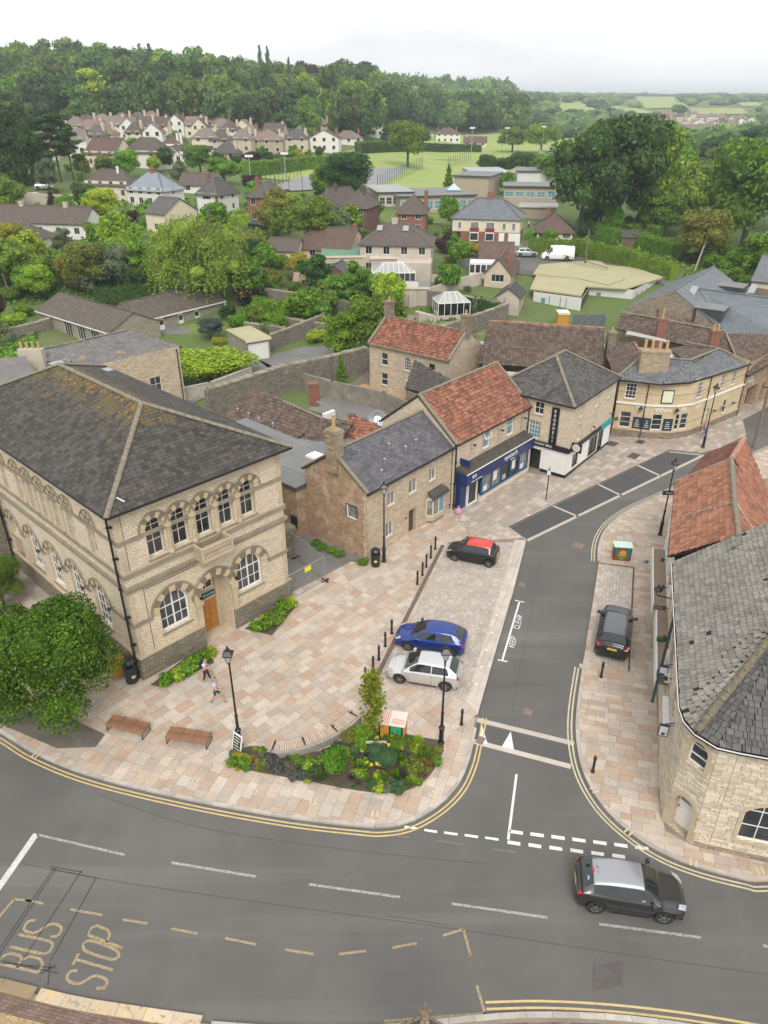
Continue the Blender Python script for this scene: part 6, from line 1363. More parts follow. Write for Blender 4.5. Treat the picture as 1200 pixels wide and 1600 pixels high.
a_,b2_=P(215,500,2.6),P(349,468,2.6);d_=b2_-a_
s2=Bld('stone_bungalow','stone bungalow wing with white doors and lichened brown roof under the willow','bungalow',(a_.x,a_.y,0),math.degrees(math.atan2(d_.y,d_.x)),d_.length,7.0,2.6,BUNG,RENDW)
for x in (.25,.47,.66): s2.door('F',s2.W*x,.9,2.1,WHITEP,z=.05,panels=(1,2),glaze=(.55,.85))
s2.win('F',s2.W*.12,.9,1.0,1.1,nx=2,nz=1);s2.walls(gable='x',rise=1.7);s2.roof('gx',1.7,BTILE,ov=.3,og=.1);mb=MB();mb.box(-.2,s2.W+.2,-.34,-.28,2.25,2.42);mb.box(s2.W+.0,s2.W+.12,-.3,-.1,-.2,2.5);mb.build('white_fascia',WHITEP,s2.e)
# block behind the hall with orange lichened roof
an=PB('lichen_roofed_block','stone block behind the hall with orange lichen on its grey slate roof','building',[tuple(P(x,y,6.2)[:2]) for x,y in ((55,588),(137,573),(279,541),(205,520),(60,548))],6.2,STONE)
an.win(1,an.Ls[1]-3.0,2.2,1.2,1.5,nx=2,nz=2,fm=WHITEP);an.win(1,an.Ls[1]-9.0,2.2,1.2,1.5,nx=2,nz=2,fm=WHITEP);an.walls();r_=an.r
an.polyroof([[r_(137,573,6.2),r_(283,540,6.2),r_(200,516,7.3),r_(60,547,7.3)],[r_(40,560,6.9),r_(137,573,6.2),r_(60,547,7.3)]],SL_LICH,caps=[(r_(200,516,7.3),r_(60,547,7.3))],tile=dict(tw=.4,th=.32,t=.018,name='slate',stuff='slates'))
an.polyroof([[r_(-120,640,6.2),r_(60,590,6.2),r_(40,556,7.6),r_(-120,570,7.6)]],SL_LICH,name='west_roof')
mb=MB();mb.beam(r_(137,574,6.1),r_(284,541,6.1),.12,.1);mb.build('gutter',GUTTER,an.e);an.pipe(1,an.Ls[1]-.3,0,6,.05)
c_=r_(51,560,7.0);mb=MB();mb.box(c_.x-1.1,c_.x+1.1,c_.y-.35,c_.y+.35,5.5,7.9);ch=mb.build('chimney',RENDG,an.e)
for i in range(4): p_=MB();p_.lathe([(.15,0),(.12,.1),(.12,.55),(.15,.6)],(c_.x-.8+i*.53,c_.y,7.9),8);p_.build('chimney_pot',POT,ch)
for (x,y,z,nm) in ((165,583,11.0,0),(108,572,11.5,1),(90,572,11.5,0)):
    c_=P(x,y,z)
    mb=MB()
    if nm: mb.tube((0,0,-.6),(-.15,.1,.5),.12,n=8)
    else: mb.box(-.35,.35,-.3,.3,-.8,.1);mb.box(-.45,.45,-.4,.4,.12,.24)
    o_=mb.build('roof_flue' if nm else 'roof_ventilator',M_GALV,hall.roofo);o_.matrix_local=Matrix.Translation(hall.e.matrix_basis.inverted() @ c_)
# garage
ga,gb=P(388,566),P(421,560);d_=gb-ga;gg=Bld('garage','flat roofed stone garage with a white up and over door','garage',ga,math.degrees(math.atan2(d_.y,d_.x)),d_.length+.2,5.8,2.5,BUNG,WHITEP)
dd_=gg.ops['F'].append(dict(x0=.15,x1=gg.W-.15,z0=0,z1=2.15,a=0,d=.15));gg.rm2=FLATY;gg.edge=.15;flatdone(gg);mb=MB();mb.box(.15,gg.W-.15,.12,.2,0,2.15);[mb.box(.15,gg.W-.15,.1,.119,.1+i*.35,.38+i*.35) for i in range(6)];mb.build('garage_door',WHITEP,gg.e)
# garden walls: run along ground points
def gwall(label,pts,h,w,mat,cap=None,name='garden_wall',step=0,z=None,stones_=0):
    ps=[G(*p) if z is None else P(p[0],p[1],z) for p in pts];e=thing(name,label,'wall',ps[0]);mb=MB();cp=MB()
    hs=h if hasattr(h,'__len__') else [h]*len(ps)
    for i in range(len(ps)-1):
        a,b=ps[i]-ps[0],ps[i+1]-ps[0];d=(b-a).xy.normalized()*w/2;n=Vector((-d.y,d.x,0));ex=Vector((d.x,d.y,0))*.98
        mb.hexa([a-n-ex-Vector((0,0,1)),b-n+ex-Vector((0,0,1)),b+n+ex-Vector((0,0,1)),a+n-ex-Vector((0,0,1))],[a-n-ex+Vector((0,0,hs[i])),b-n+ex+Vector((0,0,hs[i+1])),b+n+ex+Vector((0,0,hs[i+1])),a+n-ex+Vector((0,0,hs[i]))])
        if cap:
            L_=(b-a).length;k=int(L_/.5)+1;r=random.Random(i)
            for j in range(k):
                p,q=a+(b-a)*(j/k),a+(b-a)*((j+.95)/k);up=Vector((0,0,hs[i]+(hs[i+1]-hs[i])*j/k));t=r.uniform(.1,.2);wv=n*r.uniform(1.0,1.25)
                cp.hexa([p-wv+up,q-wv+up,q+wv+up,p+wv+up],[p-wv*.8+up+Vector((0,0,t)),q-wv*.8+up+Vector((0,0,t*.9)),q+wv*.8+up+Vector((0,0,t)),p+wv*.8+up+Vector((0,0,t))])
    mb.build('masonry',mat,e)
    if cap: cp.build('coping',cap,e,kind='stuff')
    return e
CAPS=M('coping_stone',(.30,.27,.20),(.22,.20,.15),ns=1.5,var=.3,grain=.25,bump=.6,bs=9,stain=[((.16,.17,.07),1.2,.6,.15)])
gwall('tall rough stone yard wall running from the hall roof up to the yard cottage',[(330,650),(370,636),(440,612),(510,596),(572,580)],2.8,.6,GWALL,CAPS)
gwall('stained concrete wall dividing the courtyard from the cottage yard',[(478,610),(520,622),(600,640),(665,668)],1.9,.3,M('stained_concrete_wall',(.26,.235,.195),(.17,.155,.13),ns=1.2,bump=.3,bs=6,grain=.2,stain=[((.38,.34,.28),1.0,.6,.2)]),None)
gwall('stone wall below the willow garden, from the garage to the lane',[(424,548),(450,538),(505,515),(513,505)],2.0,.4,GWALL,CAPS)
gwall('stone wall behind the garage yard',[(385,528),(448,537)],2.0,.4,GWALL,CAPS)
gwall('long stone garden wall below the red shed lawn',[(395,468),(450,476),(500,483),(545,492),(590,500)],1.8,.35,GWALL,CAPS)
gwall('second stone garden wall below the shrubs',[(425,510),(480,520),(540,528),(590,540)],1.5,.35,GWALL,CAPS)
gwall('high stone wall behind the yard cottage enclosing the summerhouse garden',[(622,535),(660,548),(715,530),(790,500),(788,482)],[2.2,2.4,2.4,2.2,2.0],.45,GWALL,CAPS)
gwall('ivy backed stone wall on the far side of the summerhouse garden',[(670,478),(720,486),(782,498)],2.2,.4,GWALL,CAPS)
gwall('pale rendered wall beside the pebbledashed house',[(640,480),(690,462),(750,444)],1.8,.3,RENDG,None)
gwall('grey stone wall behind the bungalow shrubs',[(20,530),(60,520),(100,508)],1.4,.4,GWALL,CAPS)
gwall('concrete retaining wall below the parked cars on the left bank',[(38,318),(90,322),(140,322)],2.2,.4,RENDG,None)
gwall('brick wall along the lane beside the yellow flowering shrubs',[(660,438),(720,445),(745,440)],1.1,.3,RENDG,None)
gwall('weathered white boarded wall under the clipped green hedge',[(282,628),(330,618),(392,594)],1.5,.3,M('peeling_white_boards',(.50,.48,.43),(.40,.37,.32),ns=1.0,brick=(.22,2.0,(.2,.18,.15),.02,.1),stain=[((.36,.30,.22),.8,.55,.06)]),None)
# low boundary piece beside the hall: stone pier
pr=thing('stone_pier','mossy stone gate pier between the hall and the yard','pier',P(452,868));mb=MB();mb.T=rot2(45);mb.box(-.35,.35,-.3,.3,0,2.2);mb.build('shaft',GWALL,pr);mb=MB();mb.T=rot2(45);mb.box(-.42,.42,-.37,.37,2.2,2.35);mb.build('capstone',CAPS,pr)
yg=thing('yard_gate','black barred metal gate standing open in the yard','gate',P(456,836),rad(140));YG=2.6;mb=MB()
for a,b in (((0,0,.1),(0,0,1.7)),((YG,0,.1),(YG,0,1.7)),((0,0,.1),(YG,0,.1)),((0,0,1.7),(YG,0,1.7)),((0,0,.1),(YG,0,1.7)),((0,0,1.7),(YG,0,.1))): mb.beam(a,b,.07)
mb.build('frame',BLACKM,yg)
for i in range(9): mb=MB();mb.beam((.26+i*.26,0,.1),(.26+i*.26,0,1.7),.022);mb.build('bar',BLACKM,yg)
yg.location=Vector((-7.5,46.8,.1));yg.rotation_euler[2]=rad(137)
# lanes, lawns, fields
drape('lane',[(282,640),(300,610),(400,560),(425,572)],6,6,.03,LANE);drape('lane',[(400,560),(520,530),(560,560),(425,580)],6,6,.03,LANE);drape('lane',[(250,505),(300,515),(270,550),(240,540)],4,4,.03,LANE)
drape('courtyard',[(480,640),(520,610),(700,650),(640,690)],6,4,.03,LANE);drape('yard',[(545,600),(575,580),(590,615),(560,625)],4,4,.03,M('gravel_yard',(.20,.16,.12),(.15,.125,.10),ns=1))
drape('gravel_patch',[(545,608),(570,600),(640,622),(605,632)],4,4,.05,M('orange_gravel',(.46,.29,.13),(.40,.25,.12),ns=3,bs=25,grain=.35))
drape('rough_yard',[(690,540),(800,500),(960,520),(880,560)],6,4,.03,M('dirt_yard',(.21,.18,.14),(.26,.22,.17),ns=.3,grain=.25,stain=[((.14,.18,.05),.3,.5,.1)]))
drape('street',[(700,415),(760,397),(880,405),(990,450)],10,3,.04,ASPH);drape('street',[(860,402),(920,402),(1240,470),(1240,495)],12,3,.04,ASPH);drape('street',[(1180,500),(1290,480),(1400,520),(1300,540)],4,3,.04,ASPH)
drape('footpath',[(790,462),(800,448),(818,380),(812,380)],2,6,.05,LANE)
drape('garden_lawn',[(437,478),(450,462),(510,470),(525,485)],4,3,.03,GRASS);drape('garden_lawn',[(650,545),(672,500),(720,505),(700,535)],4,4,.04,GRASS);drape('garden_lawn',[(-20,545),(30,520),(130,530),(60,560)],4,3,.03,GRASS);drape('garden_lawn',[(225,520),(330,500),(360,515),(270,545)],4,3,.02,GRASS)
drape('garden_terrace',[(600,510),(640,492),(690,500),(650,530)],4,4,.05,M('terrace_paving',(.30,.26,.21),(.25,.22,.18),ns=1))
drape('riverside_lawn',[(1085,440),(1105,402),(1160,402),(1140,440)],4,4,.04,GRASS)
drape('playing_field',[(390,277),(560,232),(905,232),(860,300)],20,12,.12,FIELD);drape('playing_field',[(545,240),(640,204),(980,200),(960,236)],16,8,.14,FIELD)
drape('sports_court',[(410,300),(470,278),(640,262),(590,296)],6,6,.2,M('court_tarmac',(.22,.22,.23),(.25,.25,.255),ns=.1))
drape('front_garden',[(480,350),(560,310),(700,315),(690,350)],6,4,.05,GRASS);drape('school_lawn',[(540,315),(600,290),(700,300),(660,325)],6,4,.06,FIELD)
for q in [((988,152),(1050,152),(1076,168),(1008,171)),((870,163),(905,160),(938,175),(880,177)),((1075,170),(1160,170),(1170,179),(1085,181)),((1152,161),(1200,160),(1200,166),(1160,167)),((948,166),(985,168),(1030,178),(985,178))]:
    drape('hill_field',q,12,6,.8,FIELD)
# sheds, garden rooms
def rbox(name,label,cat,p,ang,w,d,h_,wm,rm,kind='gx',rise=.8,z=None,wins=(),group=None):
    c=G(*p) if z is None else P(p[0],p[1],z);b=Bld(name,label,cat,c,ang,w,d,h_,wm,wm,base=-.5,group=group)
    for (s_,x,zz,ww_,hh_) in wins: b.win(s_,x,zz,ww_,hh_,nx=2,nz=1,d=.06)
    if kind == 'flat': b.rm2=rm;b.edge=.15;flatdone(b)
    else: b.walls(gable=kind[1] if kind[0] == 'g' else None,rise=rise);b.roof(kind,rise,rm,ov=.2,og=.15)
    return b
rbox('garden_shed','red brown ivy covered shed with slate roof by the folded parasol','shed',(505,452),-12,3.6,5.0,2.4,REDBRK,SL_DARK,'gy',1.2)
rbox('workshop','long low workshop with a pale green felt roof','workshop',(505,428),5,11.5,7.5,2.6,RENDG,M('green_felt_roof',(.14,.27,.19),(.12,.23,.16),ns=.5),'flat')
b_=rbox('lean_to','white sheeted lean-to between workshop and conservatory','lean-to',(580,430),3,6,4,2.6,RENDG,WHITEP,'flat')
def conserv(label,p,ang,w,d,h_,z=None):
    c=G(*p);e=thing('conservatory',label,'conservatory',c,rad(ang));mb=MB();mb.box(0,w,0,d,0,.6);mb.build('dwarf_wall',RENDG,e);n=int(w/.8)
    fr=MB();
    for i in range(n+1): fr.box(w*i/n-.04,w*i/n+.04,-.02,.06,.6,h_)
    m=int(d/.9)
    for i in range(m+1): fr.box(w-.06,w+.02,d*i/m-.04,d*i/m+.04,.6,h_);fr.box(-.02,.06,d*i/m-.04,d*i/m+.04,.6,h_)
    fr.box(-.05,w+.05,-.05,.08,h_,h_+.12);fr.box(w-.08,w+.05,0,d,h_,h_+.12);fr.box(-.05,.08,0,d,h_,h_+.12);s=min(w,d)/2*.8;R_=[(s,d/2,h_+1.2),(w-s,d/2,h_+1.2)]
    for i in range(n+1): x=w*i/n;t=min(max(x,s),w-s);fr.beam((x,0,h_+.1),(t,d/2,h_+1.2),.06);fr.beam((x,d,h_+.1),(t,d/2,h_+1.2),.06)
    fr.beam(R_[0],R_[1],.12);fr.build('frame',WHITEP,e)
    for nm,pts in (('front_pane',[(0,.02,.6),(w,.02,.6),(w,.02,h_),(0,.02,h_)]),('side_pane',[(w-.02,0,.6),(w-.02,d,.6),(w-.02,d,h_),(w-.02,0,h_)])): g=MB();g.poly(pts);g.build(nm,GLASS,e)
    g=MB();a=[(0,0,h_+.08),(w,0,h_+.08),(w,d,h_+.08),(0,d,h_+.08)];r=[(q[0],q[1],q[2]-.04) for q in R_]
    g.poly([a[0],a[1],r[1],r[0]]);g.poly([a[1],a[2],r[1]]);g.poly([a[2],a[3],r[0],r[1]]);g.poly([a[3],a[0],r[0]]);g.build('glass_roof',M('pale_polycarbonate',(.48,.48,.45),(.42,.42,.40),ns=.8,rough=.3,grain=.02) if False else PCARB,e);return e
PCARB=M('pale_polycarbonate',(.38,.39,.37),(.32,.33,.32),ns=.8,rough=.3,grain=.02)
conserv('large white framed conservatory with glazed hipped roof behind the pebbledashed house',(583,452),4,6.5,4.5,2.3);conserv('small white summerhouse with glazed pyramid roof on the walled lawn',(684,500),10,4.6,3.4,2.2)
rbox('garden_room','cream flat roofed garden room with open dark doorway above the terrace','garden room',(602,477),-3,4.6,3.4,2.5,RENDG,RENDG,'flat',wins=(('F',1.9,.8,1.3,1.1),));rbox('garden_room','grey flat roofed garden store right of the cream garden room','garden room',(632,476),-3,3.4,4,2.4,RENDG,FLATR,'flat')
gs=rbox('garden_shed','small brown shed with dark roof beyond the long hedge','shed',(969,387),-20,3.0,3.2,2.0,M('shed_boards',(.16,.11,.08),(.12,.08,.06),ns=1),SL_DARK,'gx',.9)
# the school
def school(label,bl,br,D,H,wm=None,rm=None,wins=None,band=None):
    b=flatb('school_block',label,'school',bl,br,D,H,wm or SCH,rm or FLATR,.35,group=None)
    if wins:
        n,z,hh,gm=wins
        for i in range(n): b.win('F',b.W*(i+.5)/n,z,b.W/n*.8,hh,nx=2,nz=2,gm=gm,d=.06)
    return flatdone(b)
SCH=M('school_pebbledash',(.42,.35,.26),(.37,.31,.24),ns=.3,rough=.95,grain=.1)
school('long low school block with a row of blue lined windows',(625,330),(742,332),16,3.6,wins=(9,1.0,1.7,GLASSB));school('tall windowless tan school hall with brick strips',(708,306),(762,309),14,4.8);school('two storey school block with blue window panels, nearest the big dark trees',(786,322),(868,326),10,4.6,wins=(5,2.4,1.2,GLASSB));school('white panelled upper school block behind the two storey one',(806,300),(870,302),12,5.2,wm=CORR);school('low grey school block with a white fascia and window strip',(592,322),(645,326),16,3.4,wm=RENDG,rm=PCARB,wins=(5,1.0,1.5,GLASS));school('grey school wing with a pale flat roof in front of the conifers',(742,300),(800,300),20,4.5,rm=M_GALV);school('small white school tower block topped with vents beside the dark trees',(851,268),(877,268),10,6,wm=CORR);school('low grey lean-to school block below the upper block',(812,340),(868,344),6,2.6,rm=M_GALV)
sp_=G(698,300);pyr=thing('roof_lantern','pale glass pyramid rooflight on the low school block','rooflight',(sp_.x-.5,G(690,330).y+7,G(690,330).z+3.8));mb=MB();[mb.poly([(2.4*math.cos(k*math.pi/2+.78),2.4*math.sin(k*math.pi/2+.78),0),(2.4*math.cos(k*math.pi/2+2.35),2.4*math.sin(k*math.pi/2+2.35),0),(0,0,1.4)]) for k in range(4)];mb.build('glass_face',M('sky_glass',(.45,.58,.66),(.4,.5,.6),ns=2,rough=.2),pyr)
# rows of houses under the woods; each its own house, seen small
rr_=random.Random(11)
FARW=[RENDW,RENDC,RENDB,RENDG,SCH];FARR=[M('pale_grey_brown_tile',(.20,.165,.14),(.16,.135,.115),ns=.5,grain=.1),M('pale_brown_tile',(.22,.16,.13),(.17,.125,.105),ns=.5,grain=.1),BRTF]
def farhouse(x,y,wpx,label,wall=None,roof=None,kind='hx',ang=None,hpx=None,group='houses below the wood',st=2):
    c=G(x,y);zc=c.y*CP+(CAM_H-c.z)*SP;W=wpx*zc/FPX*1.12;D=min(8.0,W*.75);H=4.5 if st == 2 else 2.4;an_=rad(ang if ang is not None else rr_.uniform(-14,8))
    wm,rm=wall or rr_.choice(FARW),roof or rr_.choice(FARR);e=thing('distant_house',label,'house',c,an_,group);b=Bld.__new__(Bld);b.e=e;b.W,b.D,b.H=W,D,H;mb=MB();mb.box(-W/2,W/2,0,D,-5,H)
    g=2.4
    if kind == 'gy': mb.poly([(-W/2,0,H),(W/2,0,H),(0,0,H+g)]);
    if kind == 'gx': mb.poly([(W/2,0,H),(W/2,D,H),(W/2,D/2,H+g)]);mb.poly([(-W/2,D,H),(-W/2,0,H),(-W/2,D/2,H+g)])
    mb.build('wall',wm,e);fs,rd=b.faces(kind,g,.35,.2);mb=MB();mb.T=Matrix.Translation((-W/2,0,0));[mb.hexa([Vector(p)-Vector((0,0,.12)) for p in f],f) for f in fs];ro=mb.build('roof',rm,e)
    n=max(2,int(W/3));
    for i in range(n):
        for z_ in ((.9,3.3) if st == 2 else (.9,)):
            xx=-W/2+W*(i+.5)/n;f=MB();f.box(xx-.6,xx+.6,-.08,-.001,z_,z_+1.3);fo=f.build('window',WHITEP,e);q=MB();q.box(xx-.5,xx+.5,-.09,-.081,z_+.1,z_+1.2);q.build('pane',GLASS,fo)
    for s_ in ((-1,1) if W > 9 else (1,)): ch=MB();ch.box(s_*W*.38-.35,s_*W*.38+.35,D*.42,D*.58,H,H+2.9);ch.build('chimney',RENDB if wm is not RENDW else REDBRK,ro)
FH=[(135,214,30,'buff'),(161,213,32,'brown'),(190,209,30,'tan'),(215,208,26,'grey'),(238,205,24,'cream'),(262,203,30,'buff'),(291,203,30,'pinkish'),(325,205,30,'white'),(372,203,30,'cream'),(404,202,28,'cream'),(438,201,24,'buff'),(527,205,34,'cream'),(568,207,32,'buff'),(152,236,24,'grey'),
      (313,219,22,'cream gabled'),(346,218,26,'white'),(380,219,26,'cream gabled'),(415,216,28,'brown'),(452,218,26,'grey'),(322,240,36,'buff'),(345,243,28,'grey'),(378,240,28,'tan'),(418,242,44,'brown'),(463,238,34,'tan'),(507,238,40,'white gabled'),(545,226,40,'white low'),(95,232,26,'cream'),(75,250,30,'grey'),(352,252,34,'low brown')]
FH2=[(122,222,28,'pale'),(146,224,26,'cream'),(178,219,28,'buff'),(204,218,24,'pale'),(228,219,26,'cream'),(252,214,22,'buff'),(276,212,24,'pale'),(302,211,22,'cream'),(338,209,24,'pale'),(357,227,24,'cream'),(330,229,24,'pale'),(296,231,28,'cream'),(392,228,24,'pale'),(428,227,26,'cream'),(470,224,26,'pale'),(488,232,28,'white'),(440,212,22,'cream'),(585,214,26,'pale'),(548,214,24,'cream'),(120,243,24,'pale'),(212,234,24,'cream'),(240,230,24,'white'),(168,236,26,'cream'),(500,210,24,'buff')]
CW={'pale': RENDW,'buff': RENDC,'brown': SCH,'tan': RENDB,'grey': RENDG,'cream': RENDC,'pinkish': RENDB,'white': RENDW,'low': SCH}
for i,(x,y,w,c_) in enumerate(FH):
    lab='%s house with brown roof below the wood, %s of its row' % (c_,['first','second','third','fourth','fifth','sixth','seventh','eighth','ninth','tenth','eleventh','twelfth','thirteenth','fourteenth','fifteenth','last'][(i if i < 14 else i-14)]) + (' at the wood edge' if i < 14 else ' among the gardens')
    farhouse(x,y,w,lab,wall=CW[c_.split()[0]],kind='gy' if 'gabled' in c_ else 'hx',st=1 if 'low' in c_ else 2,roof=SL_DARK if i % 5 == 3 else None)
for i,(x,y,w,c_) in enumerate(FH2[:10]+FH2[12:]): farhouse(x+(i*7)%5-2,y+(i*5)%9-3,w+(i*3)%6,'%s walled small house in the crowded rows below the wood, %s' % (c_,['near the %s end' % q for q in ('west','east')][x > 330]),wall=CW[c_],kind=rr_.choice(['hx','gx','gy']),group='small houses below the wood')
farhouse(700,224,34,'white house with dark roof standing among trees beyond the playing field',RENDW,BRTF,group=None);farhouse(742,231,32,'low cream bungalow beside the playing field hedge',RENDC,BRTR,kind='gx',st=1,group=None)
village=[(1032,194,20),(1046,200,18),(1062,190,16),(1078,196,18),(1091,203,22),(1103,212,22),(1115,207,20),(1128,200,16),(1142,205,18),(1156,200,14),(1070,205,18),(1056,209,20),(1074,214,18),(1140,196,14),(1158,193,14),(1040,188,14),(1095,192,14),(1112,190,14),(1126,191,14),(1172,198,16),(1030,203,14),(1085,186,12)]
for i,(x,y,w) in enumerate(village): farhouse(x,y,w,'pale house with brown roof in the far village',rr_.choice([RENDW,RENDC,RENDB]),kind=rr_.choice(['gx','hx','gy']),group='houses of the far village')

# ---------------------------------------------------------------- trees, shrubs, hedges
BARK=M('bark',(.10,.075,.05),(.07,.055,.04),ns=3,bump=.6,bs=12,bd=.05,grain=.3)
LM={'green': leafmat('leaf_green',(0.054,0.121,0.01),(0.243,0.397,0.041)),'bright': leafmat('leaf_bright_green',(0.036,0.109,0.006),(0.265,0.484,0.029),var=.2),'dark': leafmat('leaf_dark_green',(0.019,0.054,0.011),(0.089,0.18,0.035)),'lime': leafmat('leaf_lime',(0.155,0.232,0.013),(0.465,0.615,0.051),var=.2),
      'yellow': leafmat('leaf_yellow',(0.268,0.238,0.019),(0.403,0.418,0.049),var=.2),'olive': leafmat('leaf_olive',(0.112,0.13,0.019),(0.317,0.331,0.061)),'willow': leafmat('leaf_willow',(0.109,0.17,0.015),(0.33,0.45,0.057),var=.2),'grey': leafmat('leaf_grey_green',(0.087,0.112,0.053),(0.24,0.288,0.163)),
      'copper': leafmat('leaf_copper',(0.034,0.014,0.014),(0.096,0.036,0.036)),'wood': leafmat('leaf_woodland',(0.034,0.078,0.021),(0.144,0.238,0.061),var=.7),'woodb': leafmat('leaf_woodland_light',(0.067,0.122,0.022),(0.209,0.317,0.067),var=.6),'lavender': leafmat('leaf_lavender',(0.062,0.053,0.074),(0.168,0.168,0.133)),'rust': leafmat('leaf_rust',(0.112,0.056,0.016),(0.264,0.168,0.051)),
      'flower': leafmat('yellow_flower',(.62,.52,.03),(.50,.48,.03),var=.1,trans=.1),'bluegrey': leafmat('leaf_blue_grey',(0.043,0.062,0.053),(0.132,0.168,0.143))}
LM['near']=leafmat('near_tree_leaf',(.012,.055,.004),(.15,.28,.018),var=.1)
NP=np.random.default_rng(5)
def leaf_arrays(c,n,s,aspect=.62,r=NP):
    k=len(c);n=n/np.linalg.norm(n,axis=1)[:,None];t=r.normal(size=(k,3));t-=(t*n).sum(1)[:,None]*n;t /= np.linalg.norm(t,axis=1)[:,None];b=np.cross(n,t);ss=s*r.uniform(.6,1.35,(k,1))
    v=np.stack([c-t*ss*.55,c-b*ss*aspect*.5+t*ss*.05,c+t*ss*.55,c+b*ss*aspect*.5+t*ss*.05],1).reshape(-1,3);return v
_ico=None
def ico():
    global _ico
    if _ico is None:
        import bmesh;bm=bmesh.new();bmesh.ops.create_icosphere(bm,subdivisions=2,radius=1);_ico=(np.array([v.co[:] for v in bm.verts]),np.array([[v.index for v in f.verts] for f in bm.faces]));bm.free()
    return _ico
def np_mesh(name,quads_v,tris=None,mat=None):
    me=bpy.data.meshes.new(name);nq=len(quads_v)//4;vs=[quads_v];loops=[np.arange(nq*4)];tot=[np.full(nq,4)];off=nq*4
    for (tv,tf) in (tris or []): vs.append(tv);loops.append((tf+off).ravel());tot.append(np.full(len(tf),3));off+=len(tv)
    v=np.concatenate(vs);l=np.concatenate(loops).astype(np.int32);t=np.concatenate(tot);me.vertices.add(len(v));me.vertices.foreach_set('co',v.ravel().astype(np.float32));me.loops.add(len(l));me.loops.foreach_set('vertex_index',l);me.polygons.add(len(t))
    st=np.concatenate([[0],np.cumsum(t)[:-1]]).astype(np.int32);me.polygons.foreach_set('loop_start',st);me.polygons.foreach_set('loop_total',t.astype(np.int32));me.update(calc_edges=True);me.materials.append(mat or LM['green']);return me
def lobes(kind,seed):
    r=np.random.default_rng(seed);out=[]
    if kind == 'round':
        for i in range(20): a=r.uniform(0,6.28);z=r.uniform(-.6,.85);q=math.sqrt(max(0,1-z*z))*r.uniform(.45,.78);R_=r.uniform(.28,.46);out.append((q*math.cos(a),q*math.sin(a),z*.72,R_,R_,R_*.82))
        out.append((0,0,0,.62,.62,.62))
    if kind == 'tall':
        for i in range(18): a=r.uniform(0,6.28);z=r.uniform(-.9,.9);q=math.sqrt(max(0,1-z*z))*r.uniform(.35,.65);R_=r.uniform(.26,.42);out.append((q*math.cos(a),q*math.sin(a),z*.78,R_,R_,R_*.6))
        out.append((0,0,0,.5,.5,.75))
    if kind == 'cone':
        for i in range(16): z=i/16;w=(1-z)*.75+.12;a=i*2.4;out.append((w*.35*math.cos(a),w*.35*math.sin(a),z*2-1,w*.75,w*.75,.22))
    if kind == 'shrub':
        for i in range(9): a=r.uniform(0,6.28);q=r.uniform(.2,.6);R_=r.uniform(.35,.5);out.append((q*math.cos(a),q*math.sin(a),r.uniform(-.3,.35),R_,R_,R_))
        out.append((0,0,-.1,.65,.65,.65))
    if kind == 'pine':
        for i in range(12): a=i*2.4;z=.1+.85*i/12;out.append((.55*math.cos(a)*(1.1-z*.6),.55*math.sin(a)*(1.1-z*.6),z*2-1+.2,.42,.42,.13))
    return out
def crown_mesh(name,kind,seed,N,s,up=.35,jit=.55,core=.68):
    """leaf clumps over the crown's lobes, in a unit sphere (x, y, z from -1 to 1)"""
    r=np.random.default_rng(seed);lb=lobes(kind,seed);w=np.array([l[3]*l[4] for l in lb]);w=w/w.sum();idx=r.choice(len(lb),N,p=w);L_=np.array(lb)[idx]
    d=r.normal(size=(N,3));d /= np.linalg.norm(d,axis=1)[:,None];d[:,2]=np.where((d[:,2] < -.2) & (r.random(N) < .6),-d[:,2],d[:,2]);rr=r.uniform(.78,1.08,(N,1));c=L_[:,:3]+d*L_[:,3:]*rr
    keep=np.ones(N,bool)
    for l in lb: q=(c-np.array(l[:3]))/np.array(l[3:]);keep &= (q*q).sum(1) > .52
    c=c[keep];n=d[keep]+r.normal(size=c.shape)*jit*1.25+np.array([0,0,up]);ap=.62
    if kind == 'willow_': ap=.3
    v=leaf_arrays(c,n,s,ap,r);iv,it=ico();tr=[(iv*np.array(l[3:])*core+np.array(l[:3]),it) for l in lb] if core else None
    me=np_mesh(name,v,tr);return me
def willow_mesh(name,seed,N,s):
    r=np.random.default_rng(seed);lb=lobes('round',seed);vs=[];ns=[]
    for k in range(N//14):
        l=lb[r.integers(len(lb))];d=r.normal(size=3);d /= np.linalg.norm(d);d[2]=abs(d[2]);p=np.array(l[:3])+d*np.array(l[3:])*1.0;L_=r.uniform(.25,.75)
        for j in range(14): t=j/14;vs.append(p+np.array([d[0]*.12*t,d[1]*.12*t,-L_*t])+r.normal(size=3)*.02);ns.append(np.array([d[0],d[1],.3])+r.normal(size=3)*.5)
    c=np.array(vs);v=leaf_arrays(c,np.array(ns),s,.45,r);iv,it=ico();return np_mesh(name,v,[(iv*np.array(l[3:])*.5+np.array(l[:3]),it) for l in lb])
def trunk_mesh(name,seed,limbs=5):
    """unit trunk from z=-1 (ground) to about z=.6, radius relative to crown"""
    r=random.Random(seed);mb=MB();mb.tube((0,0,-1),(.02,0,.05),.075,.05,8);top=Vector((.02,0,.0))
    for i in range(limbs):
        a=i*6.28/limbs+r.uniform(-.3,.3);p=Vector((.02,0,r.uniform(-.45,.0)));q=p+Vector((.42*math.cos(a),.42*math.sin(a),r.uniform(.35,.6)));mb.tube(p,q,.04,.018,6);mb.tube(q,q+Vector((.2*math.cos(a+.5),.2*math.sin(a+.5),.25)),.018,.008,5)
    mb.tube((.02,0,.05),(.0,.03,.55),.05,.015,6);return mb.mesh(name,BARK)
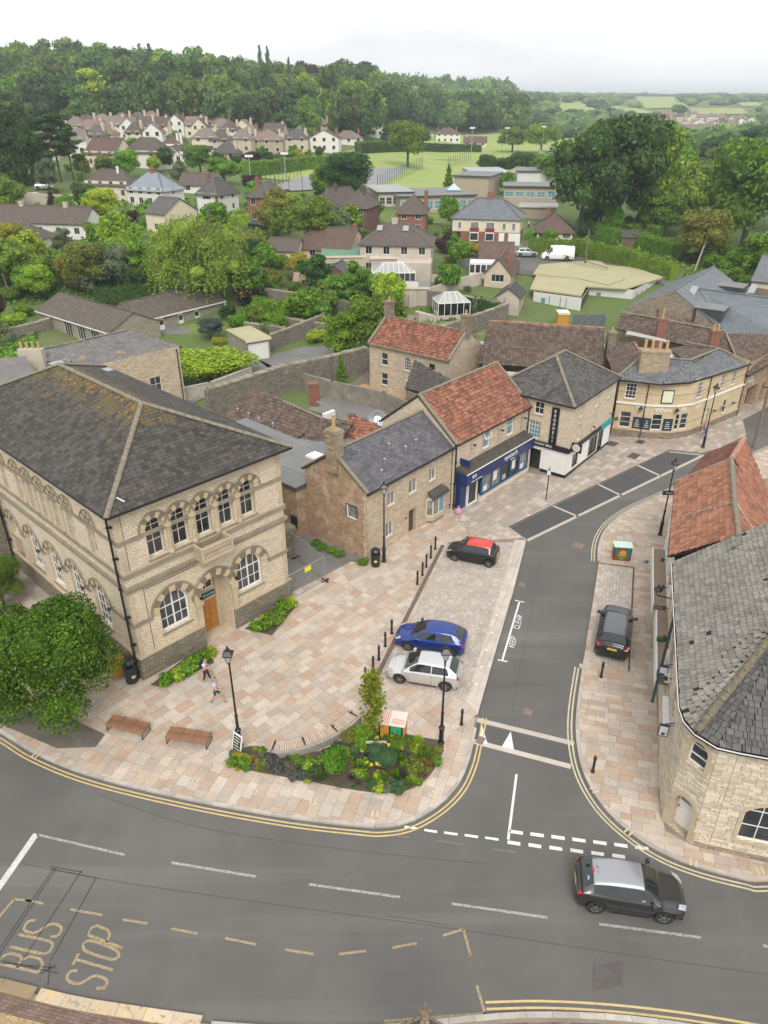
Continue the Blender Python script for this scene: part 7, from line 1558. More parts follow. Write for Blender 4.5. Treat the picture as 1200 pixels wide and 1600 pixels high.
CR={('round','n'): [crown_mesh('crown','round',1,46000,.043,core=.6)],('round','m'): [crown_mesh('crown','round',10+i,6500,.095) for i in range(4)],('round','f'): [crown_mesh('crown','round',20+i,1900,.17) for i in range(5)],
      ('tall','m'): [crown_mesh('crown','tall',30+i,6000,.09) for i in range(2)],('tall','f'): [crown_mesh('crown','tall',34+i,1700,.16) for i in range(4)],('cone','m'): [crown_mesh('crown','cone',40+i,4000,.10) for i in range(2)],('cone','f'): [crown_mesh('crown','cone',44,1500,.17)],
      ('shrub','m'): [crown_mesh('shrub','shrub',50+i,2600,.13) for i in range(4)],('shrub','n'): [crown_mesh('shrub','shrub',60+i,5000,.10) for i in range(3)],('pine','m'): [crown_mesh('crown','pine',70,4500,.11,core=.7)],('willow','m'): [willow_mesh('crown',80,17000,.06),willow_mesh('crown',81,17000,.06)]}
def tuft_mesh(seed,n,s):
    r=np.random.default_rng(seed);a=r.uniform(0,6.28,n);e=r.uniform(.1,1.3,n);d=np.stack([np.cos(a)*np.sin(e),np.sin(a)*np.sin(e),np.cos(e)],1);t=r.uniform(.15,1.0,(n,1));c=d*t;c[:,2]=c[:,2]*2-1;side=np.cross(d,r.normal(size=(n,3)));side /= np.linalg.norm(side,axis=1)[:,None];l=s*2.2;d2=d*np.array([1,1,2]);w=s*.28
    v=np.stack([c-d2*l*.5,c-side*w,c+d2*l*.5,c+side*w],1).reshape(-1,3);return np_mesh('tuft',v)
CR[('clump','m')]=[crown_mesh('clump','shrub',95+i,520,.34,core=.5) for i in range(4)];CR[('clump','n')]=CR[('clump','m')];CR[('tuft','m')]=[tuft_mesh(90+i,900,.14) for i in range(3)];CR[('tuft','n')]=CR[('tuft','m')]
TRK=[trunk_mesh('trunk',i) for i in range(3)]
tr_=random.Random(4)
def setmat(o,m): o.material_slots[0].link='OBJECT';o.material_slots[0].material=m
def plant_at(c,h,w,kind,col,label,lod='m',name='tree',cat='tree',group=None,skirt=.22,parts=True,rz=None):
    """a tree (or shrub) standing at c, h tall and w across"""
    me=tr_.choice(CR.get((kind,lod)) or CR[(kind,'m')]);rz=tr_.uniform(0,6.28) if rz is None else rz
    if not parts:
        o=bpy.data.objects.new(name,me);z0=h*skirt;o.location=(c.x,c.y,c.z+z0+(h-z0)/2-.1);o.rotation_euler=(0,0,rz);o.scale=(w/2,w/2,(h-z0)/2*1.08);link(o,None,label,cat,group);setmat(o,LM[col]);return o
    e=thing(name,label,cat,c,rz,group);z0=h*skirt;o=bpy.data.objects.new('crown',me);o.location=(0,0,z0+(h-z0)/2);o.scale=(w/2,w/2,(h-z0)/2);link(o,e);setmat(o,LM[col])
    t=bpy.data.objects.new('trunk',tr_.choice(TRK));hh=h*.95/1.6;t.location=(0,0,hh);t.scale=(w*.42,w*.42,hh);link(t,e);return e
def tree(x,yb,yt,w,kind,col,label,lod='m',**k):
    w *= 1.22 if x > 860 and kind != 'shrub' else 1.0;c=G(x,yb);d=ray(x,yt);h=CAM_H+d[2]*(c.y/d[1])-c.z;zc=c.y*CP+(CAM_H-c.z)*SP;return plant_at(c,max(h,.8),w*zc/FPX,kind,col,label,lod,**k)
# near tree by the hall
tn=P(88,1104,1.0);tn.z=0;plant_at(tn,7.4,6.6,'round','near','large bright green leafy tree on the pavement beside the hall','n',skirt=.03)
tn=P(2,930,1.0);tn.z=0;plant_at(tn,3.6,3.0,'round','green','dark green tree against the far left wing of the hall','n',skirt=.15)
FIELDS_=[[(390,277),(560,232),(905,232),(860,300)],[(410,300),(470,278),(640,262),(590,296)]]
for a in [(322,470,326,150,'willow','willow','huge weeping willow overhanging the stone bungalow'),(207,440,322,96,'tall','lime','tall lime green tree left of the willow'),(236,452,372,70,'round','bright','bright green tree filling the gap beside the willow'),(146,462,376,78,'round','olive','olive brown leafed tree behind the stone bungalow'),(188,458,380,60,'round','grey','greyish thin leafed tree between olive and willow trees'),
          (20,402,346,62,'round','yellow','golden yellow tree at the left edge'),(38,455,372,96,'round','green','broad green tree below the golden tree'),(62,470,412,58,'round','lime','rounded yellow green tree beside the garden fence'),(113,452,395,44,'round','yellow','orange yellow shrub tree before the bungalow'),(100,400,352,40,'tall','grey','grey green tree before the white bungalow gable'),
          (162,348,292,58,'round','lime','yellow green tree below the cream house'),(202,282,232,46,'round','bright','bright green tree between cream and white houses'),(314,275,224,54,'round','green','round green tree behind the pink gabled house'),(352,290,244,60,'round','green','spreading green tree by the sports field hedge'),(280,290,248,34,'tall','grey','grey green tree below the front gabled house'),
          (22,330,270,50,'round','green','green tree beside the retaining wall at the left'),(80,305,240,40,'tall','grey','slim pale green tree by the parked cars'),(83,326,296,22,'cone','copper','small dark purple tree below the retaining wall'),(96,285,180,58,'pine','dark','tall scots pine with bare trunks'),(115,282,196,44,'pine','dark','shorter scots pine beside the tall one'),
          (18,292,130,90,'cone','dark','towering dark conifer at the left edge'),(55,288,150,70,'tall','dark','dark broad evergreen beside the towering conifer'),(-20,300,150,90,'tall','dark','dark evergreen partly cut by the left edge'),
          (487,390,300,78,'round','green','mixed green tree beside the white roofed house'),(520,380,318,66,'round','grey','silvery green tree below the brown brick house'),(430,372,288,66,'tall','olive','wispy olive tree before the tall brick house'),(458,350,300,40,'round','lime','lime green small tree beside the wispy tree'),
          (542,314,234,90,'round','dark','large dark round tree at the sports court corner'),(510,312,256,50,'round','green','green tree joined to the dark round tree'),(487,230,144,46,'tall','green','tall poplar like tree among the far houses'),(637,262,182,66,'round','green','single spreading tree on the playing field'),(604,222,182,26,'cone','dark','narrow conifer beside the playing field'),(398,430,372,50,'round','dark','dark green tree right of the willow'),(410,402,360,26,'cone','yellow','small golden conifer behind the willow'),
          (465,432,392,62,'shrub','yellow','golden yellow shrub mass before the low outbuilding'),(420,452,414,54,'shrub','olive','olive yellow rounded shrub by the lawn'),(440,420,392,40,'shrub','green','green shrub behind the golden shrubs'),(512,480,438,60,'shrub','bright','bright green bush over the garden wall'),(545,470,424,54,'round','green','green garden tree before the conservatory'),(528,440,410,44,'round','grey','grey leaved tree before the workshop'),
          (546,562,478,86,'round','bright','bright green tree beside the yard cottage lane'),(590,560,446,92,'round','green','larger green tree behind the yard cottage chimney'),(534,602,552,22,'cone','bright','small pointed conifer in the cottage yard'),
          (330,532,496,44,'round','bluegrey','small blue grey tree by the bungalow path'),(375,520,486,40,'shrub','bright','rounded bright shrub behind the garage'),(405,516,476,46,'shrub','green','dark shrub beside the bright one behind the garage'),(432,520,480,44,'shrub','bright','tall bright shrub at the garden wall corner'),(357,500,470,30,'shrub','dark','dark clipped shrub by the bungalow end'),(285,560,538,28,'shrub','yellow','yellow flowering shrub by the hedge'),(344,545,522,34,'shrub','yellow','yellow green shrub at the garage corner'),
          (905,366,190,92,'round','dark','enormous dark green tree behind the bungalow, left of its group'),(962,362,172,112,'round','dark','enormous dark green tree, tallest in the middle of its group'),(1005,358,186,92,'round','green','enormous green tree at the right of the dark group'),(938,350,230,60,'tall','green','brighter green tree against the enormous dark trees'),(1068,352,246,70,'tall','willow','pale green willow like tree right of the dark group'),(1035,368,300,60,'round','green','mid green tree below the pale willow like tree'),(1092,415,318,66,'round','olive','olive green tree beside the leaning telegraph pole'),
          (1040,330,228,84,'round','green','full green tree filling the space right of the giant group'),(1112,345,250,80,'round','green','full green tree between the pale willow like tree and right edge'),(1130,300,226,70,'round','woodb','lighter green tree behind the right edge trees'),(1158,392,208,124,'round','green','massive green tree at the right edge'),(1205,360,214,90,'round','dark','dark green tree cut by the right edge'),(1190,440,362,70,'round','bright','bright green tree behind the grey slate house'),(1140,430,380,44,'shrub','green','green bush by the riverside lawn'),(1008,345,300,50,'round','green','rounded green tree at the hedge end'),(1060,260,205,50,'round','green','green tree in front of the far village'),(1120,250,208,60,'round','dark','dark tree right of the far village'),(1020,240,200,60,'round','green','tree left of the far village behind the giant trees'),(1185,250,196,60,'round','dark','dark hedgerow tree near the right edge horizon'),
          (700,304,256,24,'cone','green','slim spruce before the tan school hall'),(762,278,238,36,'round','dark','dark round tree behind the school, leftmost of its row'),(790,276,242,36,'round','dark','dark round tree behind the school, second of its row'),(815,276,234,44,'round','dark','dark round tree behind the school, third and largest of its row'),(843,280,242,40,'round','green','green tree behind the school, last of its row'),(790,304,266,30,'round','green','small tree between the school blocks'),(800,238,198,50,'round','green','round tree between the two playing fields'),(845,240,190,60,'round','green','broad tree at the corner of the upper playing field'),(870,300,230,60,'round','green','green tree at the left foot of the giant dark trees'),
          (655,228,200,40,'round','wood','tree beside the white house beyond the field'),(560,395,360,24,'shrub','rust','rust red shrub before the brown brick house'),(395,300,272,36,'round','copper','copper leaved tree beside the sports field hedge'),(395,258,236,34,'round','copper','dark copper tree among the far houses'),(452,256,236,36,'round','green','round green tree before the grey house row'),(612,410,380,30,'shrub','green','green shrub beside the pebbledashed house'),(690,452,425,26,'shrub','dark','dark round shrub by the pebbledashed wall'),(720,400,372,50,'shrub','yellow','yellow flowering shrub before the semi detached pair'),(752,402,378,36,'shrub','yellow','second yellow flowering shrub before the semi detached pair'),(700,385,360,30,'shrub','copper','dark purple shrub before the semi detached pair'),(857,380,356,30,'shrub','bright','green shrub beside the front hedge of the semis')]:
    kk=dict(name='shrub',cat='shrub',skirt=.02,parts=False) if a[4] == 'shrub' else dict(skirt=.3) if a[4] == 'pine' else dict(skirt=.05) if a[3] > 80 else dict(skirt=.06) if a[0] > 860 else dict(skirt=.12)
    tree(*a,**kk)
def hedge(label,pts,h,w,col,name='hedge',n=None,z=None):
    ps=[G(*p) if z is None else P(p[0],p[1],z) for p in pts];r=np.random.default_rng(len(label));cs,ns=[],[];o=ps[0];core=MB()
    for a,b in zip(ps,ps[1:]):
        L_=(b-a).length;k=int(L_*(h*2+w)*(n or 26));t=r.random(k);u=r.random(k)*(2*h+w);d=(b-a).normalized();nr=np.array([-d.y,d.x,0]);side=np.where(u < h,-1,np.where(u > h+w,1,0));off=np.where(side == 0,u-h-w/2,side*w/2);zz=np.where(side == 0,h,np.where(side < 0,u,u-h-w));base=np.array(a-o)[None]+np.array(b-a)[None]*t[:,None];bump=.12*np.sin(t*L_*1.7)+.08*np.sin(t*L_*4.1)
        cs.append(base+nr[None]*off[:,None]+np.array([0,0,1])[None]*(zz+bump+r.normal(size=k)*.07)[:,None]);ns.append(nr[None]*side[:,None]+np.array([0,0,1])[None]*(side == 0)[:,None]+r.normal(size=(k,3))*.5)
        q=Vector((-d.y,d.x,0))*w*.44;p0,p1=a-o,b-o;core.hexa([p0-q-Vector((0,0,.5)),p1-q-Vector((0,0,.5)),p1+q-Vector((0,0,.5)),p0+q-Vector((0,0,.5))],[p0-q+Vector((0,0,h*.93)),p1-q+Vector((0,0,h*.93)),p1+q+Vector((0,0,h*.93)),p0+q+Vector((0,0,h*.93))])
    c=np.concatenate(cs);me=np_mesh(name,leaf_arrays(c,np.concatenate(ns),.26 if (n or 26) > 20 else .5,.7,r),None,LM[col]);e=thing(name,label,'hedge',o);ob_=bpy.data.objects.new('foliage',me);link(ob_,e);core.build('branches',LM[col],e);return e
hr_=random.Random(15)
for i in range(46):
    x,y=hr_.uniform(115,600),hr_.uniform(200,256)
    if any(inside((x,y),f) for f in FIELDS_): continue
    tree(x,y,y-hr_.uniform(12,24),hr_.uniform(16,30),hr_.choice(['round','round','tall']),hr_.choice(['green','bright','woodb','lime','olive','dark']),'garden tree among the small houses below the wood, %s part' % ('west' if x < 280 else 'middle' if x < 440 else 'east'),'f',name='garden_tree',group='garden trees among the small houses',parts=False,skirt=.05)
xr_=random.Random(5)
for i,(x,y) in enumerate([(1022,372),(1045,385),(1062,398),(1078,412),(1100,396),(1112,420),(1130,404),(1150,440),(1168,452),(1120,446),(1040,350),(985,366),(950,366),(915,372),(1075,372),(1150,415),(1185,425),(1200,455),(1090,350),(1125,350),(1060,340),(1180,395),(1000,372),(880,372)]):
    tree(x,y,y-xr_.uniform(16,34),xr_.uniform(26,44),'shrub',xr_.choice(['green','bright','olive','dark','green']),'bush on the river bank below the big trees at the %s' % ('west end' if x < 1000 else 'middle' if x < 1100 else 'east end'),name='bush',cat='bush',group='river bank bushes',skirt=0,parts=False)
hedge('long clipped dark hedge along the street behind the white van',[(826,396),(900,399),(985,416),(1052,438)],2.6,2.0,'green');hedge('second clipped hedge behind the long one',[(925,372),(990,384),(1058,402)],2.4,3.5,'green');hedge('clipped hedge along the sports field',[(385,276),(470,266),(560,258)],3.2,3,'green',n=9);hedge('dark hedge behind the large playing field',[(560,240),(640,236),(700,238),(750,238)],3.0,3,'dark',n=9);hedge('hedge at the end of the playing field houses',[(560,236),(600,234)],3,3,'green',n=9)
plant_at(P(338,588),3.3,9.5,'shrub','lime','broad spreading bright green bush above the peeling white boards','n',name='bush',cat='bush',skirt=0,parts=False);plant_at(P(303,596),3.0,6.5,'shrub','lime','left lobe of bright green bush next to the lichen roofed block','n',name='bush',cat='bush',skirt=0,parts=False);hedge('garden hedge between willow and wall',[(398,480),(440,492),(500,498)],1.6,1.2,'bright');hedge('low hedge in front of the bungalow lawn',[(150,478),(200,472),(250,466)],2.4,1.6,'dark');hedge('ivy hedge along the walled lawn',[(708,484),(745,490),(778,500)],2.3,.8,'dark');hedge('low hedge before the semi detached pair',[(825,375),(860,366),(875,372)],1.3,1.5,'bright');hedge('hedge behind the parked cars',[(300,345),(350,352),(390,348)],1.5,1.5,'lime')
# gardens: shrubs and small trees between the houses
BL=[(o.matrix_basis.translation.copy(),max([1]+[abs(v) for c in o.children if c.name.startswith('wall') and c.type == 'MESH' for v in (c.dimensions.x,c.dimensions.y)]),o) for o in list(SC.objects) if o.get('category') in ('house','bungalow','building','school','shed','garden room','conservatory','hall','outbuilding','workshop','garage','lean-to','pub','shop')]
FP=[]
for o in list(SC.objects):
    if o.parent is None and o.get('category') and o.type == 'EMPTY' and o.get('category') not in ('tree','shrub','hedge','wall','gate','pier','parasol'):
        for c in o.children:
            if c.type == 'MESH' and c.name.split('.')[0] in ('wall','dwarf_wall'):
                bb=[o.matrix_basis @ Vector(q) for q in c.bound_box];FP.append((sum((q for q in bb),Vector())/8,c.bound_box,o,c))
def blocked(p,m=1.0):
    for cen,bb,o,c in FP:
        if abs(cen.x-p.x) > 22 or abs(cen.y-p.y) > 22: continue
        q=o.matrix_basis.inverted() @ p;xs=[v[0] for v in bb];ys_=[v[1] for v in bb]
        if min(xs)-m < q.x < max(xs)+m and min(ys_)-m-1.5 < q.y < max(ys_)+m: return True
    return False
LANES=[px((282,640),(300,610),(400,560),(520,530),(560,560),(425,580)),px((480,640),(520,610),(700,650),(640,690)),px((545,600),(575,580),(640,622),(605,632))]
FIELDS=[[(390,277),(560,232),(905,232),(860,300)],[(545,240),(640,204),(980,200),(960,236)],[(410,300),(470,278),(640,262),(590,296)],[(700,415),(760,397),(880,405),(1240,470),(1240,500),(990,452)],[(690,545),(800,500),(830,500),(960,520),(880,560)],[(437,478),(450,462),(510,470),(525,485)],[(600,530),(640,492),(720,500),(700,535)],[(1085,440),(1105,402),(1160,402),(1140,440)],[(745,505),(1045,475),(1030,430),(830,400)],[(225,520),(330,500),(360,515),(270,550)],[(530,335),(600,290),(870,290),(870,350),(740,350)]]
sr=random.Random(77);cnt=0;seen_lab={}
def nearest(p):
    best=min(FP,key=lambda f: (f[0].xy-p.xy).length);return best[2]
tries=0
while cnt < 250 and tries < 6000:
    tries+=1;x,y=sr.uniform(-30,1200),sr.uniform(222,560)
    if x > 820 and y > 372: continue
    if y > 470 and not (x < 60 or 380 < x < 620): continue
    if x > 600 and y < 300: continue
    if any(inside((x,y),f) for f in FIELDS): continue
    p=G(x,y)
    if blocked(p,1.2) or any(inside((p.x,p.y),l) for l in LANES): continue
    col=sr.choice(['green','green','bright','dark','lime','olive','green','grey','bright','yellow' if sr.random() < .5 else 'green','copper' if sr.random() < .3 else 'dark']);big=sr.random() < .3
    h=sr.uniform(3.5,6.5) if big else sr.uniform(1.2,2.8);w=h*sr.uniform(.7,1.0) if big else h*sr.uniform(1.0,1.7)
    cn={'green': 'mid green','bright': 'bright green','dark': 'dark green','lime': 'lime green','olive': 'olive','grey': 'grey green','yellow': 'golden','copper': 'purple leaved'}[col];nb=nearest(p)
    side='left of' if p.x < nb.location.x-2 else 'right of' if p.x > nb.location.x+2 else ('in front of' if p.y < nb.location.y else 'behind')
    lab='%s %s %s the %s' % (cn,'small tree' if big else 'garden shrub',side,' '.join(nb['label'].split()[:7]));lab=' '.join(lab.split()[:16]);seen_lab[lab]=seen_lab.get(lab,0)+1
    if seen_lab[lab] > 1: lab=' '.join(lab.split()[:13])+', '+['','','taller one','farther one','fourth one','fifth one','sixth one','seventh one','eighth one'][min(seen_lab[lab],8)]
    if big: plant_at(p,h,w,'round',col,lab,'f',name='garden_tree',cat='tree',skirt=.12,parts=False)
    else: plant_at(p,h,w,'shrub',col,lab,'m',name='garden_shrub',cat='shrub',skirt=0,parts=False)
    cnt+=1
# the wood on the hill: single trees in front, one mass behind
wr=random.Random(9);pts_=[]
def far_enough(x,y,d): return all((x-q[0])**2+(y-q[1])**2 > d*d for q in pts_)
tries=0
while len(pts_) < 270 and tries < 20000:
    tries+=1;a=wr.uniform(-.56,.16);D=wr.uniform(322,500) if a < -.02 else wr.uniform(430,620);D+=40*max(0,a+.1)
    if a > .02 and D < 455+400*a: continue
    x=a*D
    if not far_enough(x,D,12.0): continue
    pts_.append((x,D))
for i,(x,y) in enumerate(pts_):
    s_=wr.uniform(.85,1.25);h=wr.uniform(13,22);kind=wr.choices(['round','tall','cone'],[6,3,.7])[0];col=wr.choices(['wood','woodb','dark','green','copper','lime'],[6,6,2,1.5,.3,.5])[0]
    plant_at(Vector((x,y,hz(x,y))),h,wr.uniform(13,20)*(1 if kind != 'cone' else .6),kind,col,{'round': 'broad crowned tree in the wood on the hillside','tall': 'tall narrow tree in the wood on the hillside','cone': 'pointed conifer in the wood on the hillside'}[kind],'f',name='woodland_tree',cat='tree',group='trees of the hillside wood',skirt=.0,parts=False)
for a in [(405,118,72,14,'cone','dark','dark poplar spire on the skyline, left of the pair'),(417,118,74,14,'cone','dark','dark poplar spire on the skyline, right of the pair')]:
    D=505.;q=ray(a[0],a[2]);x=q[0]/q[1]*D;z=CAM_H+q[2]/q[1]*D;c=Vector((x,D,hz(x,D)));plant_at(c,z-c.z,9,'cone','wood',a[6],'f',name='poplar',cat='tree',skirt=0,parts=False)
D=560.;q=ray(552,88);c=Vector((q[0]/q[1]*D,D,hz(q[0]/q[1]*D,D)));plant_at(c,CAM_H+q[2]/q[1]*D-c.z,30,'round','dark','big dark skyline tree right of the poplars','f',name='tree',cat='tree',skirt=0,parts=False)
def mass(name,spots,mats_,nleaf=130,seed=3):
    r=np.random.default_rng(seed);iv,it=ico();groups={}
    for (x,y,z,h,w,c) in spots: groups.setdefault(c,[]).append((x,y,z,h,w))
    mb_v,mb_t,mi=[],[],[]
    me_parts=[]
    for c,lst in groups.items():
        A_=np.array(lst);K=len(A_);protos=[]
        for s in range(4):
            d=r.normal(size=(nleaf,3));d /= np.linalg.norm(d,axis=1)[:,None];d[:,2]=np.abs(d[:,2])*1.2-.35;rad_=1+.22*np.sin(d[:,:1]*5+s)+.15*np.cos(d[:,1:2]*6+s);protos.append(leaf_arrays(d*rad_*r.uniform(.85,1.05,(nleaf,1)),d+r.normal(size=d.shape)*.45+np.array([0,0,.3]),.34,.8,r))
        vs=[];cv=[];
        for k in range(K):
            x,y,z,h,w=A_[k];p=protos[k % 4];sc_=np.array([w/2,w/2,h/2]);o_=np.array([x,y,z+h*.48]);vs.append(p*sc_+o_)
            rad_=.86+.10*np.sin(iv[:,:1]*5+k);cv.append((iv*rad_*sc_+o_,it))
        me_parts.append((np.concatenate(vs),cv,c))
    e=bpy.data.objects.new(name,None);first=None
    for v,cv,c in me_parts:
        tv=np.concatenate([q[0] for q in cv]);n=len(iv);tf=np.concatenate([q[1]+i*n for i,q in enumerate(cv)]);me=np_mesh(name,v,[(tv,tf)],LM[c]);o=bpy.data.objects.new(name,me);link(o,None,kind='stuff')
HF=[[(988,152),(1050,152),(1076,168),(1008,171)],[(870,163),(905,160),(938,175),(880,177)],[(1075,170),(1160,170),(1170,179),(1085,181)],[(1152,161),(1200,160),(1200,166),(1160,167)],[(948,166),(985,168),(1030,178),(985,178)],[(1025,180),(1165,180),(1165,216),(1025,216)],[(545,240),(640,204),(850,203),(850,240)],[(390,277),(560,232),(905,232),(860,300)]]
def topx(x,y,z):
    dn=CAM_H-z;zc=y*CP+dn*SP;return (600+FPX*x/zc,800+FPX*(dn*CP-y*SP)/zc)
spots=[];mr=random.Random(12)
for _ in range(5200):
    t=mr.random()
    if t < .32: a,D=mr.uniform(-.62,-.02),mr.uniform(495,720)
    elif t < .58: a,D=mr.uniform(-.05,.17),mr.uniform(480,1050)
    elif t < .78: a,D=mr.uniform(.14,.62),mr.uniform(330,900)
    else: a,D=mr.uniform(.05,.62),mr.uniform(900,3000)
    x=a*D;z=hz(x,D);q=topx(x,D,z)
    if any(inside(q,f) or inside((q[0],q[1]-6),f) for f in HF): continue
    if D < 480 and a < .25: continue
    if D > 1000 and math.sin(x*.013+D*.004)+math.sin(D*.011) < -.35 and a > .1: continue
    sc_=1 if D < 900 else 1+(D-900)/900
    hh=mr.uniform(12,19) if a < .15 else mr.uniform(5,9) if D > 500 else mr.uniform(8,12)
    spots.append((x,D,z-1,hh*(1 if D < 900 else 1.3),mr.uniform(12,18)*sc_,mr.choice(['wood','wood','woodb','woodb','dark'])))
# a ragged line of trees along the far skyline
for i in range(230):
    a=mr.uniform(.05,.62);D=mr.uniform(2500,3100);x=a*D;spots.append((x,D,hz(x,D)-2,mr.uniform(10,34),mr.uniform(30,60),mr.choice(['wood','dark'])))
spots=spots[:3000]
mass('distant_woods',spots,None,nleaf=70)
# rough vegetation in the gardens and on the river bank
def tufts(name,quads,dens,col,s=.5,seed=1):
    r=np.random.default_rng(seed);cs=[]
    for q in quads:
        A,B,C_,D_=[G(*p) for p in q];k=int(((B-A).length*(D_-A).length)*dens)
        for _ in range(k): u,v=r.random(),r.random();p=(A*(1-u)+B*u)*(1-v)+(D_*(1-u)+C_*u)*v;cs.append((p.x,p.y,hz(p.x,p.y)+r.uniform(0,s*.6)))
    c=np.array(cs);me=np_mesh(name,leaf_arrays(c,r.normal(size=c.shape)+np.array([0,0,.8]),s,.6,r),None,LM[col]);link(bpy.data.objects.new(name,me),None,kind='stuff')
tufts('undergrowth',[[(-20,480),(230,470),(220,420),(-20,420)],[(370,500),(520,530),(520,480),(380,470)],[(640,520),(780,480),(720,455),(650,490)],[(20,600),(60,560),(60,520),(-20,540)]],5,'green',.55,1)
tufts('undergrowth',[[(0,380),(420,380),(560,320),(0,320)],[(1050,470),(1200,470),(1200,400),(1080,400)],[(880,400),(1080,430),(1060,380),(900,360)]],1.4,'green',1.0,2)
tufts('weeds',[[(690,545),(800,505),(790,480),(700,520)],[(330,655),(420,620),(420,610),(330,640)],[(490,870),(545,890),(560,880),(500,850)]],6,'bright',.22,3)

# ---------------------------------------------------------------- planting beds, street furniture
MULCH=M('bark_mulch',(.12,.085,.06),(.075,.055,.042),ns=6,bump=1,bs=30,bd=.03,grain=.5,stain=[((.22,.17,.13),25,.6,.1)])
for nm,poly in (('planting_bed',BED),('planting_bed',BEDL),('planting_bed',BEDR)):
    sheet(nm,poly,PZ+.05,MULCH,thick=.1)
LM['euph']=leafmat('euphorbia_leaf',(.05,.115,.045),(.09,.16,.07))
def clump(x,y,r_,h,col,label,name='plant',group=None,flowers=None,z=PZ+.04,lod='n',kind='shrub'):
    c=P(x,y,z);e=plant_at(c,h,r_*2,kind,col,label,lod,name=name,cat='plant',skirt=0,parts=False,group=group)
    if flowers:
        r=np.random.default_rng(3);k=flowers;d=r.normal(size=(k,3));d /= np.linalg.norm(d,axis=1)[:,None];d[:,2]=np.abs(d[:,2])*.8+.2;me=np_mesh('flower_head',leaf_arrays(np.repeat(d,30,0)*1.02+r.normal(size=(k*30,3))*.045,np.repeat(d,30,0)+r.normal(size=(k*30,3))*.5,.08,.9,r),None,LM['flower']);o=bpy.data.objects.new('flower_head',me);link(o,e);o['kind']='stuff'
    return e
clump(598,1190,.95,1.25,'euph','domed euphorbia with round yellow flower heads in the main bed',flowers=9);clump(527,1207,.75,1.55,'bright','lime green leafy shrub in front of the curved bench',lod='n')
clump(572,1165,.9,.9,'bright','bright leafy shrub below the young maple');clump(616,1168,.7,.9,'green','green shrub beside the painted planter box');clump(548,1160,.5,.9,'olive','feathery olive grass by the end of the curved bench')
br_=random.Random(31);seenb={}
bedpx=[(356,1200),(368,1178),(400,1170),(440,1182),(500,1182),(555,1155),(590,1150),(660,1158),(690,1166),(684,1190),(666,1216),(638,1232),(610,1238),(560,1234),(480,1220),(420,1209)]
n_=0
while n_ < 190:
    x,y=br_.uniform(356,692),br_.uniform(1150,1240)
    if not inside((x,y),bedpx): continue
    if 420 < x < 560 and y < 1188-(x-420)*.2 and y < 1185: continue
    if math.hypot(x-598,y-1190) < 26 or math.hypot(x-527,y-1207) < 20: continue
    zone='right' if x > 640 else 'left' if x < 420 else 'mid'
    col=br_.choice({'right': ['olive','lime','grey','rust','green','olive'],'left': ['olive','yellow','green','grey'],'mid': ['lavender','lavender','euph','green','lime','lavender','grey','green']}[zone]);r_=br_.uniform(.16,.42)
    cn={'olive': 'olive','lime': 'lime green','grey': 'silver grey','rust': 'rusty','green': 'green','yellow': 'yellowish','lavender': 'purple lavender','euph': 'deep green'}[col]
    clump(x,y,r_,r_*br_.uniform(1.1,1.7),col,'small %s clump plant at the %s of the main planting bed' % (cn,{'right': 'right end','left': 'left end','mid': 'middle'}[zone]),group='clump plants of the main bed',lod='m',kind=br_.choice(['tuft','clump','clump']));n_+=1
for q,nm in (([(262,1068),(275,1062),(290,1052),(302,1046),(318,1030),(328,1024),(283,1060),(310,1036)],'left of the oak door'),([(402,982),(412,975),(424,968),(436,962),(446,952),(456,948),(430,975),(418,982)],'right of the oak door')):
    for i,(x,y) in enumerate(q): clump(x,y,br_.uniform(.45,.62),br_.uniform(.6,.95),['bright','lime','green','bright'][i % 4],'leafy green plant in the hall bed %s' % nm,group='plants in the hall bed '+nm,lod='m',kind='clump')
for i,(x,y) in enumerate(((502,858),(517,862),(530,868),(495,850),(566,880),(350,640),(362,632))): clump(x,y,.5,.5,'green','weed clump at the foot of the wall',group='weeds at the wall foot',lod='m')['label']='green weed clump at the foot of the brick gable wall' if i < 5 else 'green weed clump on the old stone wall'
# young maple with stake
mp_=P(584,1160);e=thing('maple_sapling','slender young maple tree rising from the planting bed','tree',(mp_.x,mp_.y,PZ));mb=MB();mb.tube((0,0,0),(.05,0,1.8),.04,.03,7);mb.tube((.05,0,1.8),(0,.05,4.0),.03,.01,6)
for k in range(9): a=k*2.4;z=1.6+k*.26;mb.tube((.03,0,z),(.5*math.cos(a),.5*math.sin(a),z+.45),.014,.005,5)
mb.build('trunk',BARK,e);r=np.random.default_rng(8);cs=[]
for k in range(30): a=r.uniform(0,6.28);z=r.uniform(1.1,4.2);q=r.uniform(.1,.6)*(1-abs(z-2.6)/3);c=np.array([q*math.cos(a),q*math.sin(a),z]);cs.append(c+r.normal(size=(34,3))*np.array([.17,.17,.16]))
c=np.concatenate(cs);me=np_mesh('crown',leaf_arrays(c,r.normal(size=c.shape)*.7+np.array([0,0,.9]),.17,.85,r),None,leafmat('maple_leaf',(.17,.21,.015),(.25,.26,.02),var=.1));o=bpy.data.objects.new('crown',me);link(o,e)
stk=thing('tree_stake','pale timber tree stake with a crossbar beside the maple','stake',P(588,1182,PZ));mb=MB();mb.box(-.03,.03,-.03,.03,0,1.0);mb.box(-.5,.5,-.04,.04,.9,1.0);mb.build('timber',M('stake_wood',(.50,.42,.30),(.42,.34,.24),ns=5),stk)
